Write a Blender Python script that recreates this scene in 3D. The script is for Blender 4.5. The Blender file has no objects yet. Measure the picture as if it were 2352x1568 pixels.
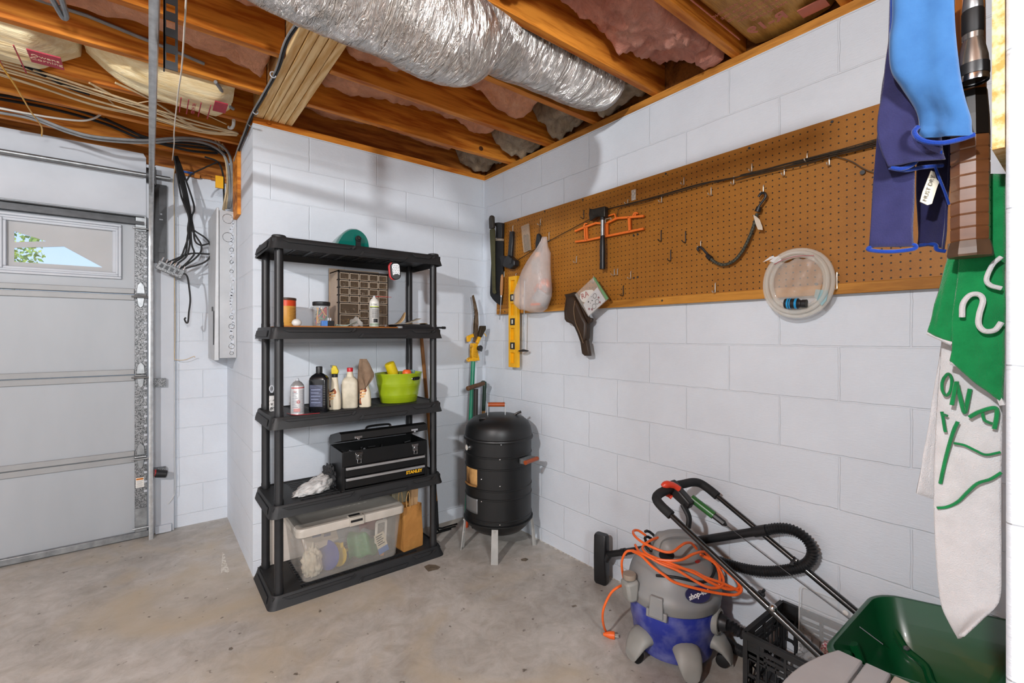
import bpy, bmesh, math, random
from mathutils import Vector as V, Matrix as MX, noise as NZ
S = bpy.context.scene
COL = S.collection
PI = math.pi
R = math.radians
random.seed(11)


def lin(c):
    if isinstance(c, str):
        c = tuple(int(c[i:i + 2], 16) / 255 for i in (0, 2, 4))
    return tuple(x / 12.92 if x <= .04045 else ((x + .055) / 1.055) ** 2.4 for x in c)


# ------------------------------------------------------------------ materials
def newmat(name):
    m = bpy.data.materials.new(name)
    m.use_nodes = True
    nt = m.node_tree
    b = nt.nodes['Principled BSDF']
    return m, nt, b


def nd(nt, t, **kw):
    n = nt.nodes.new(t)
    for k, v in kw.items():
        if k.startswith('_'):
            setattr(n, k[1:], v)
        else:
            n.inputs[k.replace('__', ' ')].default_value = v
    return n


def ramp(nt, fac, stops):
    r = nt.nodes.new('ShaderNodeValToRGB')
    e = r.color_ramp.elements
    while len(e) < len(stops):
        e.new(.5)
    for el, (p, c) in zip(e, stops):
        el.position = p
        el.color = (*c[:3], 1)
    nt.links.new(fac, r.inputs[0])
    return r.outputs[0]


def coords(nt, scale=(1, 1, 1), rot=(0, 0, 0), loc=(0, 0, 0)):
    tc = nt.nodes.new('ShaderNodeTexCoord')
    mp = nd(nt, 'ShaderNodeMapping')
    mp.inputs['Scale'].default_value = scale
    mp.inputs['Rotation'].default_value = rot
    mp.inputs['Location'].default_value = loc
    nt.links.new(tc.outputs['Object'], mp.inputs[0])
    return mp.outputs[0]


def noise(nt, vec, scale, detail=4, rough=.6, dist=0):
    n = nd(nt, 'ShaderNodeTexNoise', Scale=scale, Detail=detail, Roughness=rough, Distortion=dist)
    nt.links.new(vec, n.inputs['Vector'])
    return n.outputs['Fac']


def bump(nt, b, h, strength=.3, dist=.01, prev=None):
    n = nd(nt, 'ShaderNodeBump', Strength=strength, Distance=dist)
    nt.links.new(h, n.inputs['Height'])
    if prev:
        nt.links.new(prev, n.inputs['Normal'])
    nt.links.new(n.outputs[0], b.inputs['Normal'])
    return n.outputs[0]


def mat(name, c, rough=.5, metal=0, c2=None, scale=14, stretch=(1, 1, 1), bmp=0, bscale=80, bdist=.003,
        coat=0, trans=0, spec=.5, lo=.3, hi=.7, sheen=0, ior=1.45, sss=0):
    """plain procedural material: two tones mixed by noise, optional fine bump"""
    m, nt, b = newmat(name)
    a = lin(c)
    d = lin(c2) if c2 else tuple(x * .86 for x in a)
    vec = coords(nt, stretch)
    f = noise(nt, vec, scale)
    nt.links.new(ramp(nt, f, [(lo, d), (hi, a)]), b.inputs['Base Color'])
    b.inputs['Roughness'].default_value = rough
    b.inputs['Metallic'].default_value = metal
    b.inputs['Specular IOR Level'].default_value = spec
    b.inputs['Coat Weight'].default_value = coat
    b.inputs['Transmission Weight'].default_value = trans
    b.inputs['IOR'].default_value = ior
    b.inputs['Sheen Weight'].default_value = sheen
    if sss:
        b.inputs['Subsurface Weight'].default_value = sss
        b.inputs['Subsurface Radius'].default_value = (.02, .02, .02)
    if bmp:
        bump(nt, b, noise(nt, vec, bscale, 3), bmp, bdist)
    return m


def film(name, c, alpha=.3, rough=.15, bmp=.0, bscale=30):
    """thin clear or cloudy plastic sheet: part see-through, part shiny"""
    m, nt, b = newmat(name)
    b.inputs['Base Color'].default_value = (*lin(c), 1)
    b.inputs['Roughness'].default_value = rough
    vec = coords(nt)
    f = noise(nt, vec, 9, 4)
    mr = nd(nt, 'ShaderNodeMapRange')
    mr.inputs[3].default_value = max(0, alpha - .1)
    mr.inputs[4].default_value = min(1, alpha + .1)
    nt.links.new(f, mr.inputs[0])
    nt.links.new(mr.outputs[0], b.inputs['Alpha'])
    if bmp:
        bump(nt, b, noise(nt, vec, bscale, 3, .6, 1.), bmp, .006)
    return m


def woodmat(name, light, dark, axis=0, grain=40, rough=.55, knots=True):
    """sawn timber: rings stretched along one axis, with a few knots"""
    m, nt, b = newmat(name)
    tc = nt.nodes.new('ShaderNodeTexCoord')
    oi = nt.nodes.new('ShaderNodeObjectInfo')
    off = nd(nt, 'ShaderNodeVectorMath', _operation='ADD')
    sc = nd(nt, 'ShaderNodeVectorMath', _operation='SCALE')
    cmb = nd(nt, 'ShaderNodeCombineXYZ')
    nt.links.new(oi.outputs['Random'], cmb.inputs[0])
    nt.links.new(oi.outputs['Random'], cmb.inputs[1])
    nt.links.new(oi.outputs['Random'], cmb.inputs[2])
    nt.links.new(cmb.outputs[0], sc.inputs[0])
    sc.inputs['Scale'].default_value = 7.3
    nt.links.new(tc.outputs['Object'], off.inputs[0])
    nt.links.new(sc.outputs[0], off.inputs[1])
    mp = nd(nt, 'ShaderNodeMapping')
    s = [1, 1, 1]
    s[axis] = .09
    mp.inputs['Scale'].default_value = s
    nt.links.new(off.outputs[0], mp.inputs[0])
    vec = mp.outputs[0]
    n1 = noise(nt, vec, 6, 2, .5, .3)
    mul = nd(nt, 'ShaderNodeMath', _operation='MULTIPLY')
    mul.inputs[1].default_value = grain
    nt.links.new(n1, mul.inputs[0])
    sn = nd(nt, 'ShaderNodeMath', _operation='SINE')
    nt.links.new(mul.outputs[0], sn.inputs[0])
    n2 = noise(nt, vec, 90, 3)
    mx = nd(nt, 'ShaderNodeMath', _operation='MULTIPLY_ADD')
    nt.links.new(sn.outputs[0], mx.inputs[0])
    mx.inputs[1].default_value = .22
    nt.links.new(n2, mx.inputs[2])
    a, d = lin(light), lin(dark)
    col = ramp(nt, mx.outputs[0], [(.2, d), (.75, a)])
    if knots:
        mp2 = nd(nt, 'ShaderNodeMapping')
        s2 = [1, 1, 1]
        s2[axis] = .45
        mp2.inputs['Scale'].default_value = s2
        nt.links.new(off.outputs[0], mp2.inputs[0])
        vo = nd(nt, 'ShaderNodeTexVoronoi', Scale=3.2, Randomness=1.)
        nt.links.new(mp2.outputs[0], vo.inputs['Vector'])
        kr = ramp(nt, vo.outputs['Distance'], [(.05, (.12, .05, .02)), (.1, (1, 1, 1))])
        mm = nd(nt, 'ShaderNodeMix', _data_type='RGBA', _blend_type='MULTIPLY')
        mm.inputs[0].default_value = .8
        nt.links.new(col, mm.inputs[6])
        nt.links.new(kr, mm.inputs[7])
        col = mm.outputs[2]
    nt.links.new(col, b.inputs['Base Color'])
    b.inputs['Roughness'].default_value = rough
    b.inputs['Specular IOR Level'].default_value = .25
    bump(nt, b, mx.outputs[0], .15, .002)
    return m


# ------------------------------------------------------------------ mesh builder
def frame(d, up=(0, 0, 1)):
    d = V(d).normalized()
    u = V(up).cross(d)
    if u.length < 1e-4:
        u = V((1, 0, 0)).cross(d)
        if u.length < 1e-4:
            u = V((0, 1, 0)).cross(d)
    u.normalize()
    return u, d.cross(u), d


def spline(pts, n=6, closed=False):
    """Catmull-Rom through the points"""
    P = [V(p) for p in pts]
    out = []
    L = len(P)
    for i in range(L if closed else L - 1):
        p0 = P[(i - 1) % L] if (closed or i > 0) else P[0] * 2 - P[1]
        p1, p2 = P[i], P[(i + 1) % L]
        p3 = P[(i + 2) % L] if (closed or i + 2 < L) else P[-1] * 2 - P[-2]
        for k in range(n):
            t = k / n
            out.append(.5 * ((2 * p1) + (p2 - p0) * t + (2 * p0 - 5 * p1 + 4 * p2 - p3) * t * t + (3 * p1 - p0 - 3 * p2 + p3) * t ** 3))
    if not closed:
        out.append(P[-1])
    return out


def rrect(w, h, r, n=4, cx=0, cy=0):
    o = []
    for (sx, sy, a0) in ((1, 1, 0), (-1, 1, 90), (-1, -1, 180), (1, -1, 270)):
        for k in range(n + 1):
            a = R(a0 + 90 * k / n)
            o.append((cx + sx * (w / 2 - r) + r * math.cos(a), cy + sy * (h / 2 - r) + r * math.sin(a)))
    return o


class MB:
    def __init__(s):
        s.b = bmesh.new()

    def vs(s, pts):
        return [s.b.verts.new(p) for p in pts]

    def f(s, v):
        try:
            return s.b.faces.new(v)
        except ValueError:
            return None

    def box(s, a, c, rot=None):
        x0, y0, z0 = [min(p, q) for p, q in zip(a, c)]
        x1, y1, z1 = [max(p, q) for p, q in zip(a, c)]
        P = [(x0, y0, z0), (x1, y0, z0), (x1, y1, z0), (x0, y1, z0), (x0, y0, z1), (x1, y0, z1), (x1, y1, z1), (x0, y1, z1)]
        if rot is not None:
            ce = V(((x0 + x1) / 2, (y0 + y1) / 2, (z0 + z1) / 2))
            P = [ce + rot @ (V(p) - ce) for p in P]
        v = s.vs(P)
        for q in ((3, 2, 1, 0), (4, 5, 6, 7), (0, 1, 5, 4), (1, 2, 6, 5), (2, 3, 7, 6), (3, 0, 4, 7)):
            s.f([v[i] for i in q])
        return s

    def hexa(s, P):
        """8 corners: bottom four then top four, both counter-clockwise from above"""
        v = s.vs(P)
        for q in ((3, 2, 1, 0), (4, 5, 6, 7), (0, 1, 5, 4), (1, 2, 6, 5), (2, 3, 7, 6), (3, 0, 4, 7)):
            s.f([v[i] for i in q])
        return s

    def bar(s, p, q, w, h, up=(0, 0, 1)):
        """rectangular bar from p to q, w across, h along up"""
        u, n, d = frame(V(q) - V(p), up)
        P = []
        for e in (V(p), V(q)):
            for (a, c) in ((-1, -1), (1, -1), (1, 1), (-1, 1)):
                P.append(e + u * (a * w / 2) + n * (c * h / 2))
        v = s.vs(P)
        for k in ((3, 2, 1, 0), (4, 5, 6, 7), (0, 1, 5, 4), (1, 2, 6, 5), (2, 3, 7, 6), (3, 0, 4, 7)):
            s.f([v[i] for i in k])
        return s

    def rings(s, rs, cap0=True, cap1=True, closed=False):
        R_ = [s.vs(r) for r in rs]
        n = len(R_[0])
        m = len(R_)
        for i in range(m if closed else m - 1):
            a, c = R_[i], R_[(i + 1) % m]
            for k in range(n):
                s.f([a[k], a[(k + 1) % n], c[(k + 1) % n], c[k]])
        if not closed:
            if cap0:
                s.f(list(reversed(R_[0])))
            if cap1:
                s.f(R_[-1])
        return s

    def tube(s, pts, r, n=8, closed=False, sub=0, cap=True, sx=1., sy=1.):
        P = spline(pts, sub, closed) if sub else [V(p) for p in pts]
        m = len(P)
        u = None
        rs = []
        for i in range(m):
            if closed:
                d = P[(i + 1) % m] - P[i - 1]
            else:
                d = P[min(i + 1, m - 1)] - P[max(i - 1, 0)]
            if d.length < 1e-9:
                d = V((0, 0, 1))
            d.normalize()
            if u is None:
                u = frame(d)[0]
            else:
                u = u - d * u.dot(d)
                if u.length < 1e-6:
                    u = frame(d)[0]
                u.normalize()
            w = d.cross(u)
            rr = r(i / (m - 1)) if callable(r) else (r[min(i, len(r) - 1)] if isinstance(r, (list, tuple)) else r)
            rs.append([P[i] + (u * math.cos(2 * PI * k / n) * sx + w * math.sin(2 * PI * k / n) * sy) * rr for k in range(n)])
        return s.rings(rs, cap, cap, closed)

    def cyl(s, p, q, r, r2=None, n=16, cap=True):
        u, w, d = frame(V(q) - V(p))
        r2 = r if r2 is None else r2
        rs = [[V(e) + (u * math.cos(2 * PI * k / n) + w * math.sin(2 * PI * k / n)) * rr for k in range(n)] for e, rr in ((p, r), (q, r2))]
        return s.rings(rs, cap, cap)

    def lathe(s, prof, o=(0, 0, 0), ax=(0, 0, 1), n=24, cap0=True, cap1=True, sx=1., sy=1., up=(0, 1, 0)):
        """profile of (radius, height) turned about ax through o"""
        d = V(ax).normalized()
        u = V(up) - d * V(up).dot(d)
        if u.length < 1e-4:
            u = frame(d)[0]
        u.normalize()
        w = d.cross(u)
        rs = [[V(o) + d * h + (u * math.cos(2 * PI * k / n) * sy - w * math.sin(2 * PI * k / n) * sx) * max(r, 1e-5) for k in range(n)] for r, h in prof]
        for r_ in rs:
            r_.reverse()
        return s.rings(rs, cap0, cap1)

    def loft(s, polys, cap0=True, cap1=True):
        return s.rings(polys, cap0, cap1)

    def prism(s, poly, o, u, w, d):
        """polygon (a,b) -> o + a*u + b*w, given thickness d along u x w (centred on the polygon's plane)"""
        u, w = V(u).normalized(), V(w).normalized()
        n = u.cross(w).normalized()
        o = V(o)
        A = [o + u * a + w * b - n * d / 2 for a, b in poly]
        B = [p + n * d for p in A]
        return s.rings([A, B])

    def slab(s, pts, d):
        """closed world-space outline (roughly planar) thickened by vector d, centred"""
        d = V(d)
        A = [V(p) - d / 2 for p in pts]
        B = [V(p) + d / 2 for p in pts]
        nrm = V((0, 0, 0))
        for i in range(len(A)):
            nrm += (A[i] - A[0]).cross(A[(i + 1) % len(A)] - A[0])
        if nrm.dot(d) < 0:
            A.reverse()
            B.reverse()
        return s.rings([A, B])

    def grid(s, fn, nu, nv, wrapu=False):
        g = [[s.b.verts.new(fn(i / (nu if wrapu else nu), j / nv)) for j in range(nv + 1)] for i in range(nu if wrapu else nu + 1)]
        L = len(g)
        for i in range(nu):
            for j in range(nv):
                s.f([g[i][j], g[(i + 1) % L][j], g[(i + 1) % L][j + 1], g[i][j + 1]])
        return s

    def ball(s, c, r, n=16, m=10, rot=None):
        if not isinstance(r, (tuple, list)):
            r = (r, r, r)
        rs = []
        for j in range(1, m):
            t = PI * j / m
            ring = []
            for k in range(n):
                p = V((r[0] * math.sin(t) * math.cos(2 * PI * k / n), r[1] * math.sin(t) * math.sin(2 * PI * k / n), -r[2] * math.cos(t)))
                ring.append(V(c) + (rot @ p if rot else p))
            rs.append(ring)
        top = V((0, 0, r[2]))
        bot = -top
        if rot:
            top, bot = rot @ top, rot @ bot
        R_ = [s.vs(x) for x in rs]
        for a, q in zip(R_, R_[1:]):
            for k in range(n):
                s.f([a[k], a[(k + 1) % n], q[(k + 1) % n], q[k]])
        vb, vt = s.b.verts.new(V(c) + bot), s.b.verts.new(V(c) + top)
        for k in range(n):
            s.f([R_[0][(k + 1) % n], R_[0][k], vb])
            s.f([R_[-1][k], R_[-1][(k + 1) % n], vt])
        return s

    def text(s, body, o, u, w, size, ext=.0006, center=True, shear=0, bold=0):
        cu = bpy.data.curves.new('lettering', 'FONT')
        cu.body = body
        cu.size = size
        cu.extrude = ext
        cu.shear = shear
        cu.offset = bold
        cu.resolution_u = 2
        if center:
            cu.align_x = 'CENTER'
            cu.align_y = 'CENTER'
        ob = bpy.data.objects.new('lettering', cu)
        COL.objects.link(ob)
        me = bpy.data.meshes.new_from_object(ob.evaluated_get(bpy.context.evaluated_depsgraph_get()))
        u, w = V(u).normalized(), V(w).normalized()
        n = u.cross(w).normalized()
        w = n.cross(u)
        T = MX(((u.x, w.x, n.x, o[0]), (u.y, w.y, n.y, o[1]), (u.z, w.z, n.z, o[2]), (0, 0, 0, 1)))
        me.transform(T)
        s.b.from_mesh(me)
        bpy.data.objects.remove(ob)
        bpy.data.curves.remove(cu)
        bpy.data.meshes.remove(me)
        return s

    def jitter(s, amp, freq=8., seed=0):
        for v in s.b.verts:
            v.co += NZ.noise_vector(v.co * freq + V((seed, seed * 2.3, 0))) * amp
        return s


MW = {}


def build(mb, name, m, parent=None, smooth=True, bev=0, sub=0, solid=0, T=None, ang=.6, recalc=True):
    """one mesh object; vertices are given in world space (or in the parent's space when T is False)"""
    bm = mb.b
    if recalc:
        bmesh.ops.recalc_face_normals(bm, faces=bm.faces[:])
    if parent is not None:
        P = MW[parent]
        if T is not False:
            bm.transform(P.inverted())
        W = P
    else:
        xs = [v.co for v in bm.verts]
        lo = [min(p[i] for p in xs) for i in range(3)]
        hi = [max(p[i] for p in xs) for i in range(3)]
        o = V(((lo[0] + hi[0]) / 2, (lo[1] + hi[1]) / 2, lo[2]))
        W = MX.Translation(o)
        bm.transform(W.inverted())
    me = bpy.data.meshes.new(name)
    bm.to_mesh(me)
    bm.free()
    if smooth:
        for p in me.polygons:
            p.use_smooth = True
        me.set_sharp_from_angle(angle=ang)
    me.materials.append(m)
    ob = bpy.data.objects.new(name, me)
    COL.objects.link(ob)
    if parent is not None:
        ob.parent = parent
    else:
        ob.location = W.translation
    MW[ob] = W.copy()
    if solid:
        md = ob.modifiers.new('thickness', 'SOLIDIFY')
        md.thickness = solid
        md.offset = 0
    if bev:
        md = ob.modifiers.new('bevel', 'BEVEL')
        md.width = bev
        md.segments = 2
        md.limit_method = 'ANGLE'
        md.angle_limit = .7
    if sub:
        md = ob.modifiers.new('subdivision', 'SUBSURF')
        md.levels = md.render_levels = sub
    return ob


def tag(o, label, cat, group=None, kind=None):
    if label:
        o['label'] = label
    if cat:
        o['category'] = cat
    if group:
        o['group'] = group
    if kind:
        o['kind'] = kind
    return o


def thing(name, label, cat, loc=(0, 0, 0), rz=0, group=None):
    o = bpy.data.objects.new(name, None)
    o.empty_display_size = .05
    COL.objects.link(o)
    o.location = loc
    o.rotation_euler = (0, 0, rz)
    MW[o] = MX.Translation(V(loc)) @ MX.Rotation(rz, 4, 'Z')
    return tag(o, label, cat, group)


def single(mb, name, m, label, cat, group=None, **kw):
    return tag(build(mb, name, m, None, **kw), label, cat, group)


def struct(mb, name, m, parent=None, **kw):
    o = build(mb, name, m, parent, **kw)
    if parent is None:
        o['kind'] = 'structure'
    return o


def copy_tree(o, parent=None):
    c = o.copy()
    COL.objects.link(c)
    MW[c] = MW[o].copy()
    if parent is not None:
        c.parent = parent
    for ch in [x for x in o.children]:
        copy_tree(ch, c)
    return c



# ------------------------------------------------------------------ shared materials
def blockmat(name, phase=0.):
    """white-painted concrete block: running bond, shallow painted-over joints"""
    m, nt, b = newmat(name)
    geo = nt.nodes.new('ShaderNodeNewGeometry')
    sp = nt.nodes.new('ShaderNodeSeparateXYZ')
    nt.links.new(geo.outputs['Position'], sp.inputs[0])
    ad = nd(nt, 'ShaderNodeMath', _operation='ADD')
    nt.links.new(sp.outputs[0], ad.inputs[0])
    nt.links.new(sp.outputs[1], ad.inputs[1])
    ph = nd(nt, 'ShaderNodeMath', _operation='ADD')
    nt.links.new(ad.outputs[0], ph.inputs[0])
    ph.inputs[1].default_value = 20 * .4155 + phase
    zz = nd(nt, 'ShaderNodeMath', _operation='ADD')
    nt.links.new(sp.outputs[2], zz.inputs[0])
    zz.inputs[1].default_value = -.085 + .2032 * 2
    cm = nt.nodes.new('ShaderNodeCombineXYZ')
    nt.links.new(ph.outputs[0], cm.inputs[0])
    nt.links.new(zz.outputs[0], cm.inputs[1])
    br = nd(nt, 'ShaderNodeTexBrick')
    br.inputs['Scale'].default_value = 1
    br.inputs['Mortar Size'].default_value = .0042
    br.inputs['Mortar Smooth'].default_value = .6
    br.inputs['Brick Width'].default_value = .4155
    br.inputs['Row Height'].default_value = .2032
    br.inputs['Color1'].default_value = br.inputs['Color2'].default_value = (1, 1, 1, 1)
    # wobble the joints a little
    nz = nd(nt, 'ShaderNodeTexNoise', Scale=14., Detail=2.)
    nt.links.new(geo.outputs['Position'], nz.inputs['Vector'])
    wob = nd(nt, 'ShaderNodeVectorMath', _operation='MULTIPLY_ADD')
    nt.links.new(nz.outputs['Color'], wob.inputs[0])
    wob.inputs[1].default_value = (.009, .009, 0)
    nt.links.new(cm.outputs[0], wob.inputs[2])
    nt.links.new(wob.outputs[0], br.inputs['Vector'])
    col = ramp(nt, noise(nt, geo.outputs['Position'], 1.7, 6, .7), [(.3, lin('cdd3db')), (.7, lin('d8dfe7'))])
    nt.links.new(col, b.inputs['Base Color'])
    b.inputs['Roughness'].default_value = .55
    b.inputs['Specular IOR Level'].default_value = .3
    mp = nd(nt, 'ShaderNodeMapping')
    mp.inputs['Scale'].default_value = (1, 1, 4)
    nt.links.new(geo.outputs['Position'], mp.inputs[0])
    n1 = bump(nt, b, noise(nt, mp.outputs[0], 45, 4, .65), .4, .004)
    inv = nd(nt, 'ShaderNodeMath', _operation='SUBTRACT')
    inv.inputs[0].default_value = 1
    nt.links.new(br.outputs['Fac'], inv.inputs[1])
    bump(nt, b, inv.outputs[0], .55, .006, n1)
    return m


def concrete():
    m, nt, b = newmat('poured concrete')
    vec = coords(nt)
    f1 = noise(nt, vec, 1.6, 8, .68, .5)
    c1 = ramp(nt, f1, [(.3, lin('9f9b95')), (.5, lin('b8b4ae')), (.7, lin('c9c5bf'))])
    f2 = noise(nt, vec, 9, 8, .75, .6)
    c2 = ramp(nt, f2, [(.35, lin('b5ab9b')), (.6, (1, 1, 1))])
    m1 = nd(nt, 'ShaderNodeMix', _data_type='RGBA', _blend_type='MULTIPLY')
    m1.inputs[0].default_value = .45
    nt.links.new(c1, m1.inputs[6])
    nt.links.new(c2, m1.inputs[7])
    # worn ochre patches
    f3 = noise(nt, vec, 1.1, 5, .6, .8)
    fr = ramp(nt, f3, [(.5, (0, 0, 0)), (.72, (1, 1, 1))])
    m2 = nd(nt, 'ShaderNodeMix', _data_type='RGBA')
    nt.links.new(fr, m2.inputs[0])
    nt.links.new(m1.outputs[2], m2.inputs[6])
    m2.inputs[7].default_value = (*lin('b5a891'), 1)
    # small dark specks
    f4 = noise(nt, vec, 26, 3, .5)
    sp = ramp(nt, f4, [(.24, lin('6a6052')), (.31, (1, 1, 1))])
    m3 = nd(nt, 'ShaderNodeMix', _data_type='RGBA', _blend_type='MULTIPLY')
    m3.inputs[0].default_value = .75
    nt.links.new(m2.outputs[2], m3.inputs[6])
    nt.links.new(sp, m3.inputs[7])
    nt.links.new(m3.outputs[2], b.inputs['Base Color'])
    rr = nd(nt, 'ShaderNodeMapRange')
    rr.inputs[3].default_value = .38
    rr.inputs[4].default_value = .62
    nt.links.new(f2, rr.inputs[0])
    nt.links.new(rr.outputs[0], b.inputs['Roughness'])
    b.inputs['Specular IOR Level'].default_value = .35
    bump(nt, b, f2, .12, .006)
    return m


M_BLOCKA = blockmat('white painted block back', .015)
M_BLOCKB = blockmat('white painted block right', .23)
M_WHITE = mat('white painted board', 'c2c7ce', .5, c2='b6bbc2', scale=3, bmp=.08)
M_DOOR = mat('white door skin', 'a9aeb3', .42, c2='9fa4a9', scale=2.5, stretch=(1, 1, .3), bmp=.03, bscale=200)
M_DOORG = mat('grey door rib', '9fa1a2', .4, c2='939596', scale=5)
M_FLOOR = concrete()
M_JOIST = woodmat('orange joist timber', 'd98c34', 'a35614', 0, 46)
M_JOISTD = woodmat('brown joist timber', 'c07a34', '85491b', 0, 46)
M_PLY = woodmat('pale beam timber', 'f2d49c', 'cf9f5a', 1, 60, knots=False)
M_PLATE = woodmat('plate timber', 'c98a3c', '8a551d', 1, 40, knots=False)
M_SUB = woodmat('subfloor boards', '8a5424', '5b3213', 0, 30)
M_GALV = mat('galvanised steel', 'a3a6a8', .42, .85, '7f8284', 22, bmp=.04)
M_GALVD = mat('spangled dull steel', '9a9c9e', .5, .55, '55585a', 160, lo=.42, hi=.6)
M_STEELD = mat('dark steel', '4a4b4d', .45, .7, '3a3b3c', 12)
M_BLACKP = mat('black plastic', '202123', .42, c2='19191b', scale=18, bmp=.05, bscale=120)
M_BLACKR = mat('black rubber', '161617', .6, c2='101011', scale=20)
M_BLACKG = mat('black gloss paint', '111213', .25, c2='0c0d0e', scale=9)
M_CHROME = mat('chrome', 'd6d8da', .16, 1., 'b9bbbd', 9)
M_ZINC = mat('zinc wire', 'd6d3c8', .3, .5, 'b8b5aa', 30)
M_ORANGE = mat('orange vinyl', 'e8692a', .4, c2='d65a1f', scale=14)
M_BEIGEC = mat('beige cable sheath', 'd9c4a0', .45, c2='c2ab84', scale=18)
M_GREYC = mat('grey cable sheath', '8d8f90', .45, c2='75787a', scale=18)
M_YELLOW = mat('yellow paint', 'efb31c', .4, c2='dba114', scale=10)

# ------------------------------------------------------------------ the setting
XW, YB, ZT = -1.565, 1.07, 2.523           # return wall, garage-door wall, top of the block walls
struct(MB().box((-6.2, -7.2, -.2), (.2, 1.27, 0)), 'floor', M_FLOOR)
struct(MB().box((XW, 0, 0), (.2, .2, ZT)), 'wall_back', M_BLOCKA)
struct(MB().box((XW, .2, 0), (XW + .2, 1.27, ZT)), 'wall_return', M_BLOCKA)
struct(MB().box((0, -7.2, 0), (.2, 0, ZT)), 'wall_right', M_BLOCKB)
struct(MB().box((-2.045, YB, 0), (XW, 1.27, 2.47)), 'wall_garage', M_BLOCKA)
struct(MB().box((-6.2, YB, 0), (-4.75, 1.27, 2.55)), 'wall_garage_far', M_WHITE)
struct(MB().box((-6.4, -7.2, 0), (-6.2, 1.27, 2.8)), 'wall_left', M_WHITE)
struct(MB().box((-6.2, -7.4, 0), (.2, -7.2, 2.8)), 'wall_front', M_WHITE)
struct(MB().box((-6.2, -7.2, 2.8), (.3, 1.27, 2.83)), 'ceiling', M_SUB)
# end of the partition that closes the alcove on the right
struct(MB().box((-1.147, -3.05, 0), (0, -2.841, ZT)), 'wall_partition', M_BLOCKB, bev=.006)
# timber plates lying on the block walls
struct(MB().box((0, -7.2, ZT), (.14, 0, 2.56)), 'trim_1', M_PLATE)
struct(MB().box((XW, 0, ZT), (.14, .14, 2.56)), 'trim_2', M_JOIST)
struct(MB().box((.06, -7.2, 2.56), (.1, 1.27, 2.8)).box((XW, .1, 2.56), (.06, .14, 2.8)), 'trim_3', M_SUB)
struct(MB().box((-1.5, .14, ZT), (-1.46, 1.27, 2.8)), 'trim_10', M_JOISTD)
struct(MB().box((-6.2, 1.1, 2.47), (XW, 1.14, 2.8)), 'trim_4', M_JOISTD)
struct(MB().box((-1.88, 1.075, 2.47), (XW, 1.2, 2.55)), 'trim_5', M_JOISTD)
# white boards around the door opening
jb = MB().box((-2.05, 1.045, 0), (-1.883, 1.068, 2.49)).box((-1.985, 1.03, 0), (-1.883, 1.045, 2.49))
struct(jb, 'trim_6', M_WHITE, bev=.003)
hd = MB()
hd.slab([(-4.75, 1.055, 2.12), (-2.035, 1.055, 2.12), (-2.035, 1.055, 2.53), (-2.05, 1.055, 2.555), (-4.75, 1.055, 2.555)], (0, .03, 0))
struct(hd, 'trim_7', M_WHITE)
struct(MB().box((-4.75, 1.034, 2.385), (-2.05, 1.041, 2.389)).box((-4.75, 1.034, 2.14), (-2.04, 1.041, 2.143)), 'trim_8', M_DOORG)
# ragged timber left on top of the short block pier
rg = MB()
for i in range(9):
    x = -1.87 + i * .034
    rg.box((x, 1.055 - random.random() * .02, 2.455 + random.random() * .012), (x + .033, 1.075, 2.475 + random.random() * .02))
struct(rg, 'trim_9', M_JOISTD)
# ---- sectional overhead door
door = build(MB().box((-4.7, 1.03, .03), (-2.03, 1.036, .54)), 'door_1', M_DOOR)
door['kind'] = 'structure'
zs = [.03, .546, 1.082, 1.612, 2.13]
for i in range(1, 4):
    z0, z1 = zs[i] + .002, zs[i + 1] - .002
    if i == 3:
        mb = MB()
        mb.box((-4.7, 1.03, z0), (-2.03, 1.075, 1.735)).box((-4.7, 1.03, 2.03), (-2.03, 1.075, z1))
        mb.box((-2.19, 1.03, 1.735), (-2.03, 1.075, 2.03)).box((-2.95, 1.03, 1.735), (-2.69, 1.075, 2.03)).box((-4.7, 1.03, 1.735), (-3.45, 1.075, 2.03))
    else:
        mb = MB().box((-4.7, 1.03, z0), (-2.03, 1.075, z1))
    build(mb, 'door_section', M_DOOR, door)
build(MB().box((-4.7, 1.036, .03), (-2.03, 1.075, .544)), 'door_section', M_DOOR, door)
for z in zs[1:4]:
    mb = MB()
    mb.box((-4.7, 1.018, z - .04), (-2.095, 1.03, z - .004)).box((-4.7, 1.014, z + .002), (-2.095, 1.03, z + .036))
    build(mb, 'door_rail', M_DOORG, door, bev=.003)
build(MB().box((-4.7, 1.005, .004), (-2.02, 1.05, .045)), 'bottom_seal', M_GALV, door, bev=.004)
st = MB()
st.box((-4.7, .985, 2.07), (-2.045, 1.03, 2.078)).box((-4.7, .985, 2.118), (-2.045, 1.03, 2.125)).box((-4.7, 1.018, 2.078), (-2.045, 1.03, 2.118)).box((-4.7, .982, 2.07), (-2.045, .987, 2.09))
build(st, 'strut', M_STEELD, door)
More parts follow.
